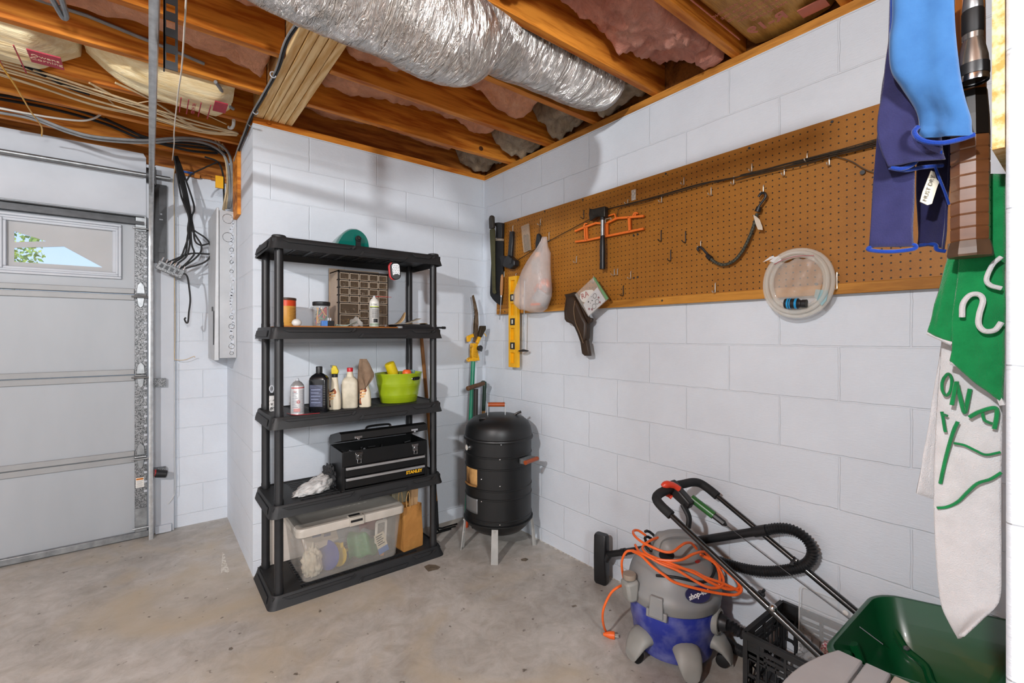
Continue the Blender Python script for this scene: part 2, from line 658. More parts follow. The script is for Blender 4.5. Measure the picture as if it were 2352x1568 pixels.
# galvanised end stile with slots
es = MB()
es.box((-2.094, 1.018, .046), (-2.03, 1.03, 2.13))
stile = build(es, 'end_stile', M_GALVD, door, bev=.002)
sl = MB()
dots = MB()
for k in range(27):
    z = .3 + k * .062
    if any(abs(z - q) < .06 for q in zs[1:4]):
        continue
    sl.box((-2.046, 1.013, z), (-2.03, 1.0175, z + .014))
    dots.cyl((-2.064, 1.0185, z + .02), (-2.064, 1.0165, z + .02), .003, n=8)
    dots.cyl((-2.064, 1.0185, z + .05), (-2.064, 1.0165, z + .05), .003, n=8)
build(sl, 'slot', M_WHITE, stile)
build(dots, 'screw_hole', M_BLACKR, stile)
for z in zs[1:4]:
    hb = MB()
    hb.slab([(-2.085, 1.012, z + .005), (-2.04, 1.012, z + .005), (-2.045, 1.012, z + .06), (-2.063, 1.012, z + .085), (-2.08, 1.012, z + .06)], (0, .008, 0))
    hb.slab([(-2.083, 1.012, z - .02), (-2.043, 1.012, z - .02), (-2.05, 1.012, z - .075), (-2.063, 1.012, z - .09), (-2.076, 1.012, z - .075)], (0, .008, 0))
    hb.cyl((-2.095, 1.005, z - .008), (-2.032, 1.005, z - .008), .009, n=10)
    hinge = build(hb, 'hinge', M_GALV, door, bev=.002)
    build(MB().cyl((-2.11, .985, z - .018), (-2.0, .985, z - .018), .0055, n=8), 'roller_pin', M_GALV, hinge)
tb = MB().box((-2.09, 1.006, 2.03), (-2.032, 1.018, 2.13)).cyl((-2.105, .985, 2.045), (-2.0, .985, 2.045), .0055, n=8)
build(tb, 'top_bracket', M_GALV, door, bev=.002)
build(MB().cyl((-2.105, .985, .075), (-2.0, .985, .075), .0055, n=8).box((-2.092, 1.006, .046), (-2.03, 1.018, .2)), 'bottom_bracket', M_GALV, door)
lab = build(MB().box((-2.089, 1.0155, .335), (-2.045, 1.0175, .4)), 'warning_sticker', mat('white sticker', 'e9e7e2', .5), door)
build(MB().box((-2.086, 1.0145, .385), (-2.05, 1.0155, .396)), 'sticker_header', mat('orange sticker ink', 'e88a26', .5), lab)
ln = MB()
for k in range(6):
    ln.box((-2.086, 1.0147, .378 - k * .007), (-2.05 - .006 * (k % 2), 1.0155, .3765 - k * .007))
build(ln, 'sticker_lines', mat('grey ink', '77787a', .6), lab)
tl = MB().text('WARNING', (-2.068, 1.0142, .3905), (1, 0, 0), (0, 0, 1), .0085, .0003)
build(tl, 'sticker_lettering', M_BLACKR, lab)

# the window in the top section, with a fan-shaped decorative insert behind the glass
for wx0, wx1 in ((-2.69, -2.19), (-3.45, -2.95)):
    fr = MB()
    for a, (y0, e) in enumerate(((1.012, .03), (1.02, .014))):
        o, i_ = e, 0 if a else .014
        x0, x1, z0, z1 = wx0, wx1, 1.735, 2.03
        fr.box((x0 - o, y0, z0 - o), (x1 + o, 1.045, z0 - i_)).box((x0 - o, y0, z1 + i_), (x1 + o, 1.045, z1 + o))
        fr.box((x0 - o, y0, z0 - i_), (x0 - i_, 1.045, z1 + i_)).box((x1 + i_, y0, z0 - i_), (x1 + o, 1.045, z1 + i_))
    fr.box((wx0 - .004, 1.028, 1.731), (wx1 + .004, 1.06, 1.749)).box((wx0 - .004, 1.028, 2.016), (wx1 + .004, 1.06, 2.034))
    fr.box((wx0 - .004, 1.028, 1.749), (wx0 + .014, 1.06, 2.016)).box((wx1 - .016, 1.028, 1.749), (wx1 + .004, 1.06, 2.016))
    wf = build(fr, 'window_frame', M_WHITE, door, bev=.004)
    gl = MB()
    m_, nt_, b_ = newmat('window glass')
    b_.inputs['Alpha'].default_value = .06
    b_.inputs['Roughness'].default_value = .05
    build(gl.box((wx0, 1.066, 1.735), (wx1, 1.069, 2.03)), 'glass', m_, wf)
    # decorative sheet behind the glass with two openings
    TL, TR, BL_, BR_ = [(x, 1.055, z) for z in (2.03, 1.735) for x in (wx0, wx1)]
    pc = MB()
    if wx0 > -2.8:
        U1, U2, U3, L1, L2, L3, L4 = [(-2.647,1.055,1.9566),(-2.5114,1.055,1.9143),(-2.647,1.055,1.8922),(-2.647,1.055,1.8587),(-2.4346,1.055,1.8915),(-2.2542,1.055,1.7783),(-2.647,1.055,1.7763)]
        for poly in ([BL_, L4, L1, U3, U1, TL], [U3, L1, L2, U2], [TL, U1, U2, TR], [U2, L2, L3, TR], [L3, BR_, TR], [L4, BL_, BR_, L3]):
            pc.slab(poly, (0, .006, 0))
    else:
        pc.slab([BL_, BR_, TR, TL], (0, .006, 0))
    build(pc, 'window_insert', mat('grey window insert', 'b4b5b6', .6, c2='acadae', scale=3), wf, smooth=False)
# marks on the floor
FLOOR = bpy.data.objects['floor']
rs0 = random.Random(12)


def blot(name, pts, m_, z=.0012):
    mb_ = MB()
    mb_.f(mb_.vs([(x, y, z) for x, y, _ in pts]))
    build(mb_, name, m_, FLOOR)


M_SMEAR = mat('white paint smear', 'd8d5cc', .6, c2='b0a898', scale=60, lo=.4, hi=.55)
M_OIL = mat('dark oil spot', '5d5245', .35, c2='7b6f60', scale=40)
blot('paint_smear', [(-1.662,0.4419,0),(-1.655,0.4003,0),(-1.6609,0.287,0),(-1.6592,0.1503,0),(-1.6715,0.1171,0),(-1.6832,0.1629,0),(-1.7023,0.1412,0),(-1.6844,0.2722,0)], M_SMEAR)
blot('oil_spot', [(-0.7636,-0.4878,0),(-0.7296,-0.482,0),(-0.7019,-0.5102,0),(-0.6905,-0.5515,0),(-0.7171,-0.5686,0),(-0.7454,-0.559,0),(-0.7719,-0.5568,0),(-0.7697,-0.5212,0)], M_OIL)
blot('oil_spot', [(-0.266,-0.7644,0),(-0.233,-0.7696,0),(-0.229,-0.7934,0),(-0.2585,-0.8043,0),(-0.2755,-0.7843,0)], M_OIL)
blot('oil_spot', [(-1.7496,-0.6054,0),(-1.74,-0.6059,0),(-1.7353,-0.6202,0),(-1.7442,-0.6272,0),(-1.7529,-0.6203,0)], M_OIL)
blot('oil_spot', [(-0.371,-1.2903,0),(-0.3486,-1.2984,0),(-0.3499,-1.3115,0),(-0.3748,-1.306,0)], M_OIL)
for k in range(26):
    x, y, r_ = rs0.uniform(-2.6, -.1), rs0.uniform(-2.2, .9), rs0.uniform(.002, .006)
    if x > -1.57 and y > -.45:
        continue
    blot('paint_chip', [(x + r_ * rs0.uniform(.6, 1.3) * math.cos(t), y + r_ * rs0.uniform(.6, 1.3) * math.sin(t), 0) for t in (0, 1.1, 2.2, 3.3, 4.4, 5.4)], M_SMEAR if k % 3 else M_OIL)
# paint drips along the foot of the walls
dp = MB()
for k in range(40):
    y = -.05 - k * .045
    dp.f(dp.vs([(-.0005, y, .001), (-.008 - rs0.random() * .014, y + .008, .001), (-.006 - rs0.random() * .014, y + .03, .001), (-.0005, y + .044, .001)]))
build(dp, 'paint_drip', M_SMEAR, FLOOR)



# ------------------------------------------------------------------ overhead timber
gird = thing('built_up_beam', 'wide pale beam of five nailed planks resting on the back wall', 'beam', (-1.455, -3, 2.562))
for i in range(5):
    x = -1.55 + i * .038
    o = build(MB().box((x + .0015, -6.6, 2.562 - .002 * (i % 2)), (x + .0365, .12, 2.797)), 'plank', M_PLY, gird, bev=.003)
JY = [.095, -.315, -.711, -1.114, -1.517, -1.927, -2.335, -2.74]
RL = ['dark floor joist lying along the top of the back wall behind the shelf',
      'orange floor joist first out from the back wall with a dark round knot',
      'orange floor joist second out from the back wall left of the foil duct end',
      'orange floor joist third out from the back wall right under the foil duct',
      'orange floor joist on the pegboard side of the foil duct before the pink fluff',
      'orange floor joist between the bare pink fluff and the printed brown paper batt',
      'orange floor joist at the top right beyond the printed brown paper batt']
for y, lb in zip(JY, RL):
    o = single(MB().box((-1.358, y - .019, 2.5605), (.058, y + .019, 2.798)), 'floor_joist', M_JOIST if y < 0 else M_JOISTD, lb, 'joist', 'floor joists right of the beam', bev=.002)
R1 = [o for o in bpy.data.objects if o.get('label') == RL[1]][0]
kx = (-0.2602,-0.335,2.5979)
build(MB().lathe([(.017, -.001), (.017, .0006), (.012, .0012)], kx, (0, -1, 0), 18, sx=.9), 'knot', mat('dark knot', '3a2010', .5, c2='5a3418', scale=60), R1)
LY = [-1.1, -.697, -.294, .105, .487, .89]
LL = ['orange floor joist over the garage door side, nearest the camera above the steel track',
      'orange floor joist left of the beam with pink fluff behind it',
      'orange floor joist left of the beam carrying a grey conduit along its face',
      'orange floor joist left of the beam under the two paper faced batts',
      'orange floor joist left of the beam with beige cables running across it',
      'floor joist nearest the garage door wall, dark cables in front of it']
for y, lb in zip(LY, LL):
    single(MB().box((-6.1, y - .019, 2.5605), (-1.552 if y < 0 else -1.505, y + .019, 2.798)), 'floor_joist', M_JOIST, lb, 'joist', 'floor joists left of the beam', bev=.002)


# ------------------------------------------------------------------ insulation
def fluffmat(name, a, c, hi=None):
    m, nt, b = newmat(name)
    vec = coords(nt)
    f = noise(nt, vec, 7, 8, .72, 1.2)
    nt.links.new(ramp(nt, f, [(.28, lin(c)), (.55, lin(a)), (.8, lin(hi or a))]), b.inputs['Base Color'])
    b.inputs['Roughness'].default_value = .95
    b.inputs['Specular IOR Level'].default_value = .05
    b.inputs['Sheen Weight'].default_value = .35
    bump(nt, b, noise(nt, vec, 38, 8, .75, 1.5), .9, .02)
    return m


M_PINK = fluffmat('pink glass wool', 'f2a48c', 'c8705a', 'fcc6b2')
M_PEACH = fluffmat('peach glass wool', 'f5aa7c', 'c87a50', 'fcc9a2')
M_WOOL = fluffmat('grey rock wool', 'b09a7c', '6e5a44', 'cbb796')


def batt(name, m, x0, x1, y0, y1, zf, amp, label, seed=0, step=.02, nb=16, cat='insulation', group='glass wool between the joists', fine=1., parent=None):
    """soft batt: flat against the boards above, lumpy below; zf(u, v) gives the mean underside"""
    n = max(4, int((x1 - x0) / step))
    rs = []
    for i in range(n + 1):
        u = i / n
        x = x0 + (x1 - x0) * u
        ring = []
        for j in range(nb + 1):
            v = j / nb
            y = y0 + (y1 - y0) * v
            p = V((x * 3 + seed, y * 3, seed * 1.7))
            d = NZ.noise(p) * amp + NZ.noise(p * 2.7) * amp * .55 + (NZ.noise(p * 7) * .35 + NZ.noise(p * 17) * .16) * amp * fine
            e = min(1, min(v, 1 - v) * 7) ** .5 * min(1, min(u, 1 - u) * n / 3 + .05) ** .5
            z = 2.795 - (2.795 - zf(u, v) - d) * e
            ring.append((x + NZ.noise(p * 9) * .008 * fine, y, min(z, 2.793)))
        ring += [(x, y1, 2.7975), (x, y0, 2.7975)]
        rs.append(ring)
    mb = MB().rings(rs)
    if parent is not None or label is None:
        return build(mb, name, m, parent, ang=1.6)
    return single(mb, name, m, label, cat, group, ang=1.6)


G = .022
batt('insulation_batt', M_PEACH, -1.355, -.25, JY[1] + G, JY[0] - G, lambda u, v: 2.70 - .02 * math.sin(u * 9), .03, 'reddish wool batt in the bay right above the back wall', 1)
batt('insulation_batt', M_PEACH, -1.355, -.2, JY[2] + G, JY[1] - G, lambda u, v: 2.672 - .03 * math.sin(u * 6 + 1), .05, 'peach wool batt in the second bay from the back wall', 2)
batt('insulation_batt', M_PEACH, -1.355, -.27, JY[3] + G, JY[2] - G, lambda u, v: 2.66 - .03 * math.sin(u * 8), .06, 'peach wool batt in the third bay beside the foil duct', 3)
batt('insulation_batt', M_PINK, -1.355, -.02, JY[5] + G, JY[4] - G, lambda u, v: 2.645 - .05 * u - .03 * math.sin(u * 11), .075, 'large bare pink wool batt bulging down at the top right', 5, .016, 20, fine=1.3)
batt('insulation_batt', M_PINK, -1.355, -.3, JY[4] + G, JY[3] - G, lambda u, v: 2.775, .004, 'thin pink wool batt above the foil duct', 4)
for k, (j, n_) in enumerate(((1, 'first'), (2, 'second'), (3, 'third'), (4, 'fourth'))):
    batt('wool_packing', M_WOOL, -.24 + .03 * k, .055, JY[j] + G, JY[j - 1] - G, lambda u, v: 2.64 - .06 * u, .055, 'dirty grey wool at the right wall plate in the %s joist bay from the corner' % n_, 10 + k, .012, 16, 'packing', 'grey wool at the joist ends', fine=1.6)
batt('insulation_roll_end', M_PINK, -.12, .03, JY[5] + G + .01, JY[5] + .16, lambda u, v: 2.575, .02, 'rounded pink wool end hanging at the plate below the printed paper batt', 21, .012, 14)
for k, (j, s_) in enumerate(((1, 'nearest the foil duct'), (2, 'behind the grey conduit joist'))):
    batt('insulation_batt', M_PEACH, -6 if j < 2 else -1.665, -1.555, LY[j] + G, LY[j + 1] - G if j < 2 else LY[j] + .3, lambda u, v: 2.66 - .02 * math.sin(u * 40), .045, 'peach wool batt left of the beam %s' % s_, 30 + k, .03)
batt('insulation_batt', M_PEACH, -6, -1.555, LY[0] + G, LY[1] - G, lambda u, v: 2.68 - .02 * math.sin(u * 40), .045, 'peach wool batt over the steel track beside the foil duct', 33, .03)
batt('insulation_batt', M_PEACH, -6, -1.51, LY[4] + G, LY[5] - G, lambda u, v: 2.72, .03, 'reddish wool batt behind the beige cables by the door wall', 34, .03)
batt('insulation_tuft', M_PEACH, -1.80, -1.556, -.67, -.33, lambda u, v: 2.578 + .1 * (1 - u), .04, 'pale wool tuft pushed against the left side of the beam', 35, .012)


# paper-faced batts
def papermat(name, a, c):
    m, nt, b = newmat(name)
    vec = coords(nt, (1, 5, 5))
    nt.links.new(ramp(nt, noise(nt, vec, 5, 6, .65, .8), [(.3, lin(c)), (.65, lin(a))]), b.inputs['Base Color'])
    b.inputs['Roughness'].default_value = .55
    bump(nt, b, noise(nt, coords(nt, (1, 8, 8)), 6, 5, .6, 1.), .5, .02)
    return m


M_KRAFT = papermat('kraft facing', 'f6e8c0', 'dfc186')
M_KRAFTB = papermat('brown kraft facing', 'c79a4e', '96682a')
M_RED = mat('red print', 'b8384a', .6, c2='a32f40')
M_REDP = mat('faded red print', 'c0705c', .6)
M_PALE = mat('pale print', 'e8cfae', .6)


def paper(x0, x1, y0, y1, zf, label, m, seed, amp=1):
    root = thing('paper_faced_batt', label, 'insulation', ((x0 + x1) / 2, (y0 + y1) / 2, 2.56), 0, 'paper faced batts')
    n = int((x1 - x0) / .02)
    rs = []
    for i in range(n + 1):
        u = i / n
        x = x0 + (x1 - x0) * u
        ring = []
        for j in range(17):
            v = j / 16
            y = y0 + (y1 - y0) * v
            p = V((x * 3 + seed, y * 16, seed))
            e = min(1, min(v, 1 - v) * 13) ** .5
            z = zf(u, v) + (NZ.noise(p) * .022 + NZ.noise(p * 2.3) * .012) * amp
            ring.append((x, y, 2.79 - (2.79 - z) * e))
        ring += [(x, y1, 2.797), (x, y0, 2.797)]
        rs.append(ring)
    build(MB().rings(rs), 'paper_facing', m, root, ang=1.2)
    return root


yk0, yk1 = LY[2] + .02, LY[3] - .02
pz1 = lambda u, v: 2.572 - .045 * math.sin(PI * v) + .2 * max(0, u - .93) / .07 * .5
pb1 = paper(-4.2, -2.27, yk0, yk1, pz1, 'pale paper faced batt with a red square, farthest left overhead', M_KRAFT, 3)
pz2 = lambda u, v: 2.555 - .06 * math.sin(PI * v) + .15 * (1 - u) ** 4 + .12 * max(0, u - .9) * 10 * .4
pb2 = paper(-2.25, -1.68, yk0, yk1, pz2, 'pale paper faced batt with red stripes, drooping beside the steel track', M_KRAFT, 8)
rp = MB()
for x in (-2.62, -2.52, -2.45):
    build(MB().box((x, yk0 + .05, 2.502), (x + .004, yk0 + .3, 2.506)), 'red_stripe', M_RED, pb1)
build(MB().box((-2.41, -.24, 2.494), (-2.31, -.13, 2.499)), 'red_square', M_RED, pb1)
rp.b.free()
build(MB().text('Owens\nCorning', (-2.36, -.185, 2.4935), (1, 0, 0), (0, -1, 0), .03, .0004), 'print_lettering', M_PALE, pb1)
rp = MB()
for x in (-1.9, -1.87, -1.82, -1.78):
    build(MB().box((x, yk0 + .09, 2.480), (x + .004, yk1 - .09, 2.485)), 'red_stripe', M_RED, pb2)
build(MB().box((-1.765, -.235, 2.486), (-1.71, -.12, 2.492)), 'red_square', M_RED, pb2)
rp.b.free()
build(MB().text('FIRE HAZARD', (-1.845, -.1, 2.479), (0, 1, 0), (1, 0, 0), .022, .0004), 'print_lettering', M_RED, pb2)
# brown printed batt at the top right
yb0, yb1 = JY[6] + .02, JY[5] - .02
pz3 = lambda u, v: 2.605 - .02 * math.sin(PI * v)
pb3 = paper(-1.355, .04, yb0, yb1, pz3, 'brown paper faced batt with red printed warnings at the top right', M_KRAFTB, 14, .2)
tx = MB()
lines = ['CAUTION: REFER TO WARNING', 'ON THE PACKAGE FOR FIRE', 'HAZARD AND HANDLING', 'HAZARD STATEMENT', 'FIRE HAZARD']
for k, t in enumerate(lines):
    tx.text(t, (-.30 + k * .034, -2.135, 2.571), (0, 1, 0), (-1, 0, 0), .021, .0004)
for k in range(8):
    tx.text('keep facing away from open flame and heat', (-.60 + k * .02, -2.135, 2.571), (0, 1, 0), (-1, 0, 0), .0125, .0004)
tx.box((-.64, -2.285, 2.5715), (-.08, -2.282, 2.576)).box((-.64, -1.985, 2.5715), (-.08, -1.982, 2.576))
build(tx, 'print_lettering', M_REDP, pb3)
build(MB().text('R-19', (-.10, -2.1, 2.571), (0, 1, 0), (-1, 0, 0), .075, .0004, bold=.002), 'rating_lettering', M_REDP, pb3)
build(MB().box((-.08, -2.29, 2.571), (-.02, -2.2, 2.576)), 'red_block', M_REDP, pb3)

# ------------------------------------------------------------------ foil duct and its strap
m, nt, b = newmat('crinkled foil')
vec = coords(nt)
b.inputs['Metallic'].default_value = .72
nt.links.new(ramp(nt, noise(nt, vec, 5, 4), [(.3, lin('d6d2cb')), (.7, lin('f8f6f2'))]), b.inputs['Base Color'])
b.inputs['Roughness'].default_value = .2
# scrim threads glued under the foil
tcn = coords(nt, (1, 1, 1))
spx = nt.nodes.new('ShaderNodeSeparateXYZ')
nt.links.new(tcn, spx.inputs[0])
hs = []
for ax_, f_ in ((0, 150), (1, 150)):
    mu = nd(nt, 'ShaderNodeMath', _operation='MULTIPLY')
    mu.inputs[1].default_value = f_
    nt.links.new(spx.outputs[ax_], mu.inputs[0])
    si = nd(nt, 'ShaderNodeMath', _operation='SINE')
    nt.links.new(mu.outputs[0], si.inputs[0])
    gt = nd(nt, 'ShaderNodeMath', _operation='GREATER_THAN')
    gt.inputs[1].default_value = .93
    nt.links.new(si.outputs[0], gt.inputs[0])
    hs.append(gt.outputs[0])
mxh = nd(nt, 'ShaderNodeMath', _operation='MAXIMUM')
nt.links.new(hs[0], mxh.inputs[0])
nt.links.new(hs[1], mxh.inputs[1])
n_ = bump(nt, b, noise(nt, coords(nt, (5, 1, 1)), 15, 4, .65, 1.6), 1., .05)
n_ = bump(nt, b, noise(nt, coords(nt, (2.5, 1, 1)), 5, 2, .5, .8), .7, .07, n_)
bump(nt, b, mxh.outputs[0], .35, .002, n_)
M_FOIL = m

duct = thing('flexible_duct', 'fat crinkled silver foil duct hanging below the joists', 'duct', (-1.1, -1.45, 2.35))


def foil(path, rf, seed, n=44):
    P = spline(path, 14)
    m = len(P)
    rs = []
    for i, p in enumerate(P):
        d = (P[min(i + 1, m - 1)] - P[max(i - 1, 0)]).normalized()
        u, w_, _ = frame(d)
        r = rf(i / (m - 1))
        ring = []
        for k in range(n):
            a = 2 * PI * k / n
            q = V((p.x * 26 + seed, math.cos(a) * 3, math.sin(a) * 3))
            rr = r * (1 + .03 * NZ.noise(q * .35) + .018 * NZ.noise(q) + .010 * NZ.noise(q * 2.3))
            ring.append(p + (u * math.cos(a) + w_ * math.sin(a)) * rr)
        rs.append(ring)
    return MB().rings(rs)


build(foil([(-2.2, -1.70, 2.78), (-2.19, -1.69, 2.62), (-2.13, -1.65, 2.49), (-1.95, -1.60, 2.405), (-1.7, -1.575, 2.372), (-1.45, -1.57, 2.368), (-1.28, -1.545, 2.372), (-1.16, -1.50, 2.40), (-1.09, -1.45, 2.45)],
      lambda t: .163 if t < .82 else (.163 * math.sqrt(max(.02, 1 - ((t - .82) / .19) ** 2)) * .55 + .163 * .45), 2), 'foil_jacket', M_FOIL, duct, ang=1.4)
build(foil([(-1.2, -1.47, 2.46), (-1.08, -1.40, 2.55), (-.95, -1.36, 2.60), (-.75, -1.325, 2.632), (-.5, -1.318, 2.645), (-.26, -1.318, 2.655), (-.1, -1.318, 2.69)],
      lambda t: (.11 + .05 * min(1, t / .25)) if t < .88 else .16 * math.sqrt(max(.05, 1 - ((t - .88) / .125) ** 2)), 40), 'foil_jacket', M_FOIL, duct, ang=1.4)
sp_ = MB()
# perforated steel strap slung under the duct: two rails and cross links
pa = [(-1.1874,-1.6414,2.4599),(-1.1964,-1.6343,2.4114),(-1.211,-1.6229,2.3615),(-1.2268,-1.6106,2.3187),(-1.2459,-1.5956,2.2801)]
a_ = spline(pa, 6)
for i in range(len(a_) - 1):
    d = (a_[i + 1] - a_[i])
    for s_ in (-1, 1):
        off = V((.6, .35, 0)).normalized() * .0085 * s_
        sp_.bar(a_[i] + off, a_[i + 1] + off, .005, .0012, (.4, -.8, .3))
    mid = a_[i] + d * .5
    sp_.bar(mid - V((.0086, .005, 0)), mid + V((.0086, .005, 0)), .009, .0012, d)
single(sp_, 'hanger_strap', M_GALVD, 'perforated steel strap holding up the foil duct', 'strap')

# ------------------------------------------------------------------ garage door track and shaft
trk = thing('door_track', 'galvanised vertical track that turns overhead beside the garage door', 'track', (-2.005, .97, 0))
prof = [(.0, -.024), (.016, -.025), (.022, -.022), (.025, -.014), (.026, 0), (.025, .014), (.022, .022), (.016, .025), (.0, .024), (.0, .017), (.003, .017), (.003, .0215), (.016, .0215), (.0205, .017), (.0225, 0), (.0205, -.017), (.016, -.0215), (.003, -.0215), (.003, -.017), (0, -.017)]


def ctrack(path):
    P = [V(p) for p in path]
    rs = []
    for i, p in enumerate(P):
        d = (P[min(i + 1, len(P) - 1)] - P[max(i - 1, 0)]).normalized()
        n_ = V((1, 0, 0)).cross(d)
        rs.append([p + V((a - .013, 0, 0)) + n_ * c for a, c in prof])
    return MB().rings(rs)


tx_ = -2.008
M_TRACK = mat('bright galvanised track', 'd3d6d7', .28, .6, 'b2b5b7', 30, bmp=.03)
build(ctrack([(tx_, .965, 0), (tx_, .965, .6), (tx_, .965, 1.2), (tx_, .965, 1.93)]), 'vertical_track', M_TRACK, trk)
arc = [(tx_, .965 - .33 * (1 - math.cos(a)), 1.93 + .33 * math.sin(a)) for a in [R(x) for x in range(0, 91, 9)]]
build(ctrack(arc + [(tx_, .2, 2.262), (tx_, -1.0, 2.268), (tx_, -2.6, 2.275)]), 'horizontal_track', M_TRACK, trk)
for z in (1.02, .42):
    br = MB().box((-1.995, 1.0, z - .025), (-1.93, 1.03, z + .03)).box((-1.997, .96, z - .025), (-1.992, 1.03, z + .03))
    br.cyl((-1.95, .997, z), (-1.95, 1.0, z), .007, n=8)
    build(br, 'track_bracket', M_GALVD, trk)
fb = MB().box((-1.992, 1.012, 1.83), (-1.925, 1.03, 2.36)).box((-1.996, .96, 1.83), (-1.992, 1.03, 2.36)).box((-1.97, 1.006, 1.9), (-1.94, 1.013, 1.93))
build(fb, 'flag_bracket', M_STEELD, trk)
build(MB().box((-1.965, 1.009, 2.12), (-1.945, 1.0125, 2.127)), 'bracket_hole', M_WHITE, trk)
build(MB().cyl((-1.955, 1.0115, 2.16), (-1.955, 1.009, 2.16), .006, n=10), 'bracket_hole', M_WHITE, trk)
ah = MB()
ax0 = (-1.9778,-1.0898,2.3465)
for k in range(9):
    z = ax0[2] - .16 + k * .052
    ah.box((-1.984, ax0[1], z), (-1.977, ax0[1] + .004, z + .052)).box((-1.954, ax0[1], z), (-1.947, ax0[1] + .004, z + .052))
    ah.box((-1.977, ax0[1], z), (-1.954, ax0[1] + .004, z + .026))
    ah.box((-1.984, ax0[1], z), (-1.980, ax0[1] + .03, z + .052))
single(ah, 'hanging_bracket', M_STEELD, 'perforated steel angle hanging from the joists beside the overhead track', 'bracket')
sh = thing('torsion_shaft', 'steel lift shaft running above the garage door', 'shaft', (-3.2, 1.0, 2.385))
build(MB().cyl((-4.7, 1.0, 2.397), (-1.905, 1.0, 2.405), .0135, n=16), 'rod', M_GALV, sh)
dr = MB().cyl((-2.035, 1.0, 2.404), (-2.0, 1.0, 2.404), .05, n=28).cyl((-2.0, 1.0, 2.404), (-1.985, 1.0, 2.404), .024, n=20)
build(dr, 'cable_drum', M_STEELD, sh)
build(MB().box((-1.99, .965, 2.34), (-1.984, 1.03, 2.46)), 'bearing_plate', M_STEELD, sh)
sn = thing('safety_sensor', 'small black door safety sensor on the track bracket near the floor', 'sensor', (-1.96, .975, .41))
build(MB().cyl((-1.985, .965, .425), (-1.925, .965, .41), .027, .024, n=18), 'housing', M_BLACKP, sn, bev=.004)
build(MB().cyl((-1.99, .965, .427), (-1.984, .965, .426), .021, n=16).box((-1.99, .96, .437), (-1.982, .97, .45)), 'lens', mat('red lens', 'a03030', .3), sn)
single(MB().box((-1.985, 1.01, .005), (-1.9, 1.03, .055)).box((-1.97, 1.008, .03), (-1.91, 1.0105, .033)).box((-1.975, 1.008, .02), (-1.915, 1.0105, .022)), 'base_plate', M_WHITE, 'white slotted plate at the foot of the door jamb', 'plate')

# ------------------------------------------------------------------ wiring
def cable(pts, r, m, label, cat='cable', group=None, sub=6, name='cable', n=7):
    return single(MB().tube(pts, r, n, sub=sub), name, m, label, cat, group)


g = 'cables along the joists'
Lb = 'beige cable in the loose bundle stapled across the joists above the garage door'
CB = [
    [(-2.5893,0.0852,2.552),(-2.4035,0.1012,2.552),(-2.2578,0.1399,2.552),(-2.0947,0.1831,2.552),(-1.911,0.2318,2.552),(-1.604,0.2769,2.552)],
    [(-2.6002,0.1424,2.55),(-2.3839,0.1796,2.55),(-2.2302,0.2018,2.55),(-2.0239,0.2523,2.55),(-1.8078,0.2926,2.55),(-1.5967,0.2806,2.55)],
    [(-2.613,0.2099,2.553),(-2.4626,0.2726,2.553),(-2.2489,0.3524,2.553),(-2.0146,0.3285,2.553),(-1.7609,0.3578,2.553),(-1.598,0.3057,2.553)],
    [(-2.6062,0.1744,2.549),(-2.4306,0.1994,2.549),(-2.2598,0.2713,2.549),(-2.0427,0.3142,2.549),(-1.824,0.3665,2.549),(-1.6005,0.3036,2.549)],
    [(-2.6188,0.2408,2.555),(-2.4282,0.2957,2.555),(-2.2415,0.3693,2.555),(-2.0241,0.3673,2.555),(-1.7787,0.4073,2.555),(-1.5996,0.3283,2.555)],
    [(-2.5942,0.1111,2.551),(-2.3649,0.143,2.551),(-2.1638,0.2012,2.551),(-2.0056,0.2161,2.551),(-1.7608,0.3593,2.551),(-1.6155,0.2754,2.551)],
    [(-2.2462,0.0906,2.556),(-2.0961,0.2403,2.556),(-2.0147,0.2485,2.556),(-1.8449,0.3667,2.556),(-1.6966,0.3459,2.556)],
    [(-2.147,0.0083,2.554),(-2.0237,0.0934,2.554),(-1.8698,0.2769,2.554),(-1.7591,0.3815,2.554),(-1.6316,0.3273,2.554)]]
for p in CB:
    cable(p, .0052, M_BEIGEC, Lb, group='beige cables across the joists')
cable([(-2.2389,0.097,2.557),(-2.1648,0.2967,2.557),(-2.1547,0.3065,2.557)], .0028, M_BEIGEC, 'short beige cable stub dropping from the kraft batt joist')
cable([(-2.0958,0.2299,2.552),(-1.9883,0.0998,2.552),(-1.8405,0.0895,2.552),(-1.6703,0.1836,2.552)], .0028, M_BEIGEC, 'thin beige cable looping away from the bundle')
DB = [[(-2.4708,0.0836,2.556),(-2.4207,0.1237,2.556),(-2.3397,0.1884,2.556),(-2.2572,0.2376,2.556)], [(-2.4564,0.0787,2.553),(-2.3942,0.1422,2.553),(-2.3187,0.2102,2.553),(-2.2597,0.2268,2.553)], [(-2.4416,0.0716,2.557),(-2.3642,0.1373,2.557),(-2.2592,0.2202,2.557)]]
for p in DB:
    cable(p, .006, M_BLACKR, 'black cable in the short bunch between the beige cables', group='black cables between the beige ones')
DB = [[(-2.721,0.78,2.641),(-2.4366,0.78,2.663),(-2.2104,0.78,2.6326),(-2.0138,0.78,2.579),(-1.7276,0.78,2.6075),(-1.6031,0.78,2.5853)], [(-2.7247,0.8,2.6293),(-2.4568,0.8,2.6396),(-2.2313,0.8,2.6182),(-2.0138,0.8,2.5665),(-1.7014,0.8,2.597),(-1.6009,0.8,2.5681)], [(-2.2325,0.82,2.6567),(-2.11,0.82,2.6161),(-2.0138,0.82,2.5814),(-1.8207,0.82,2.5652),(-1.6497,0.82,2.5864)]]
for p in DB:
    cable(p, .008, M_BLACKR, 'black cable sagging in front of the joist nearest the door wall', group='black cables by the door wall')
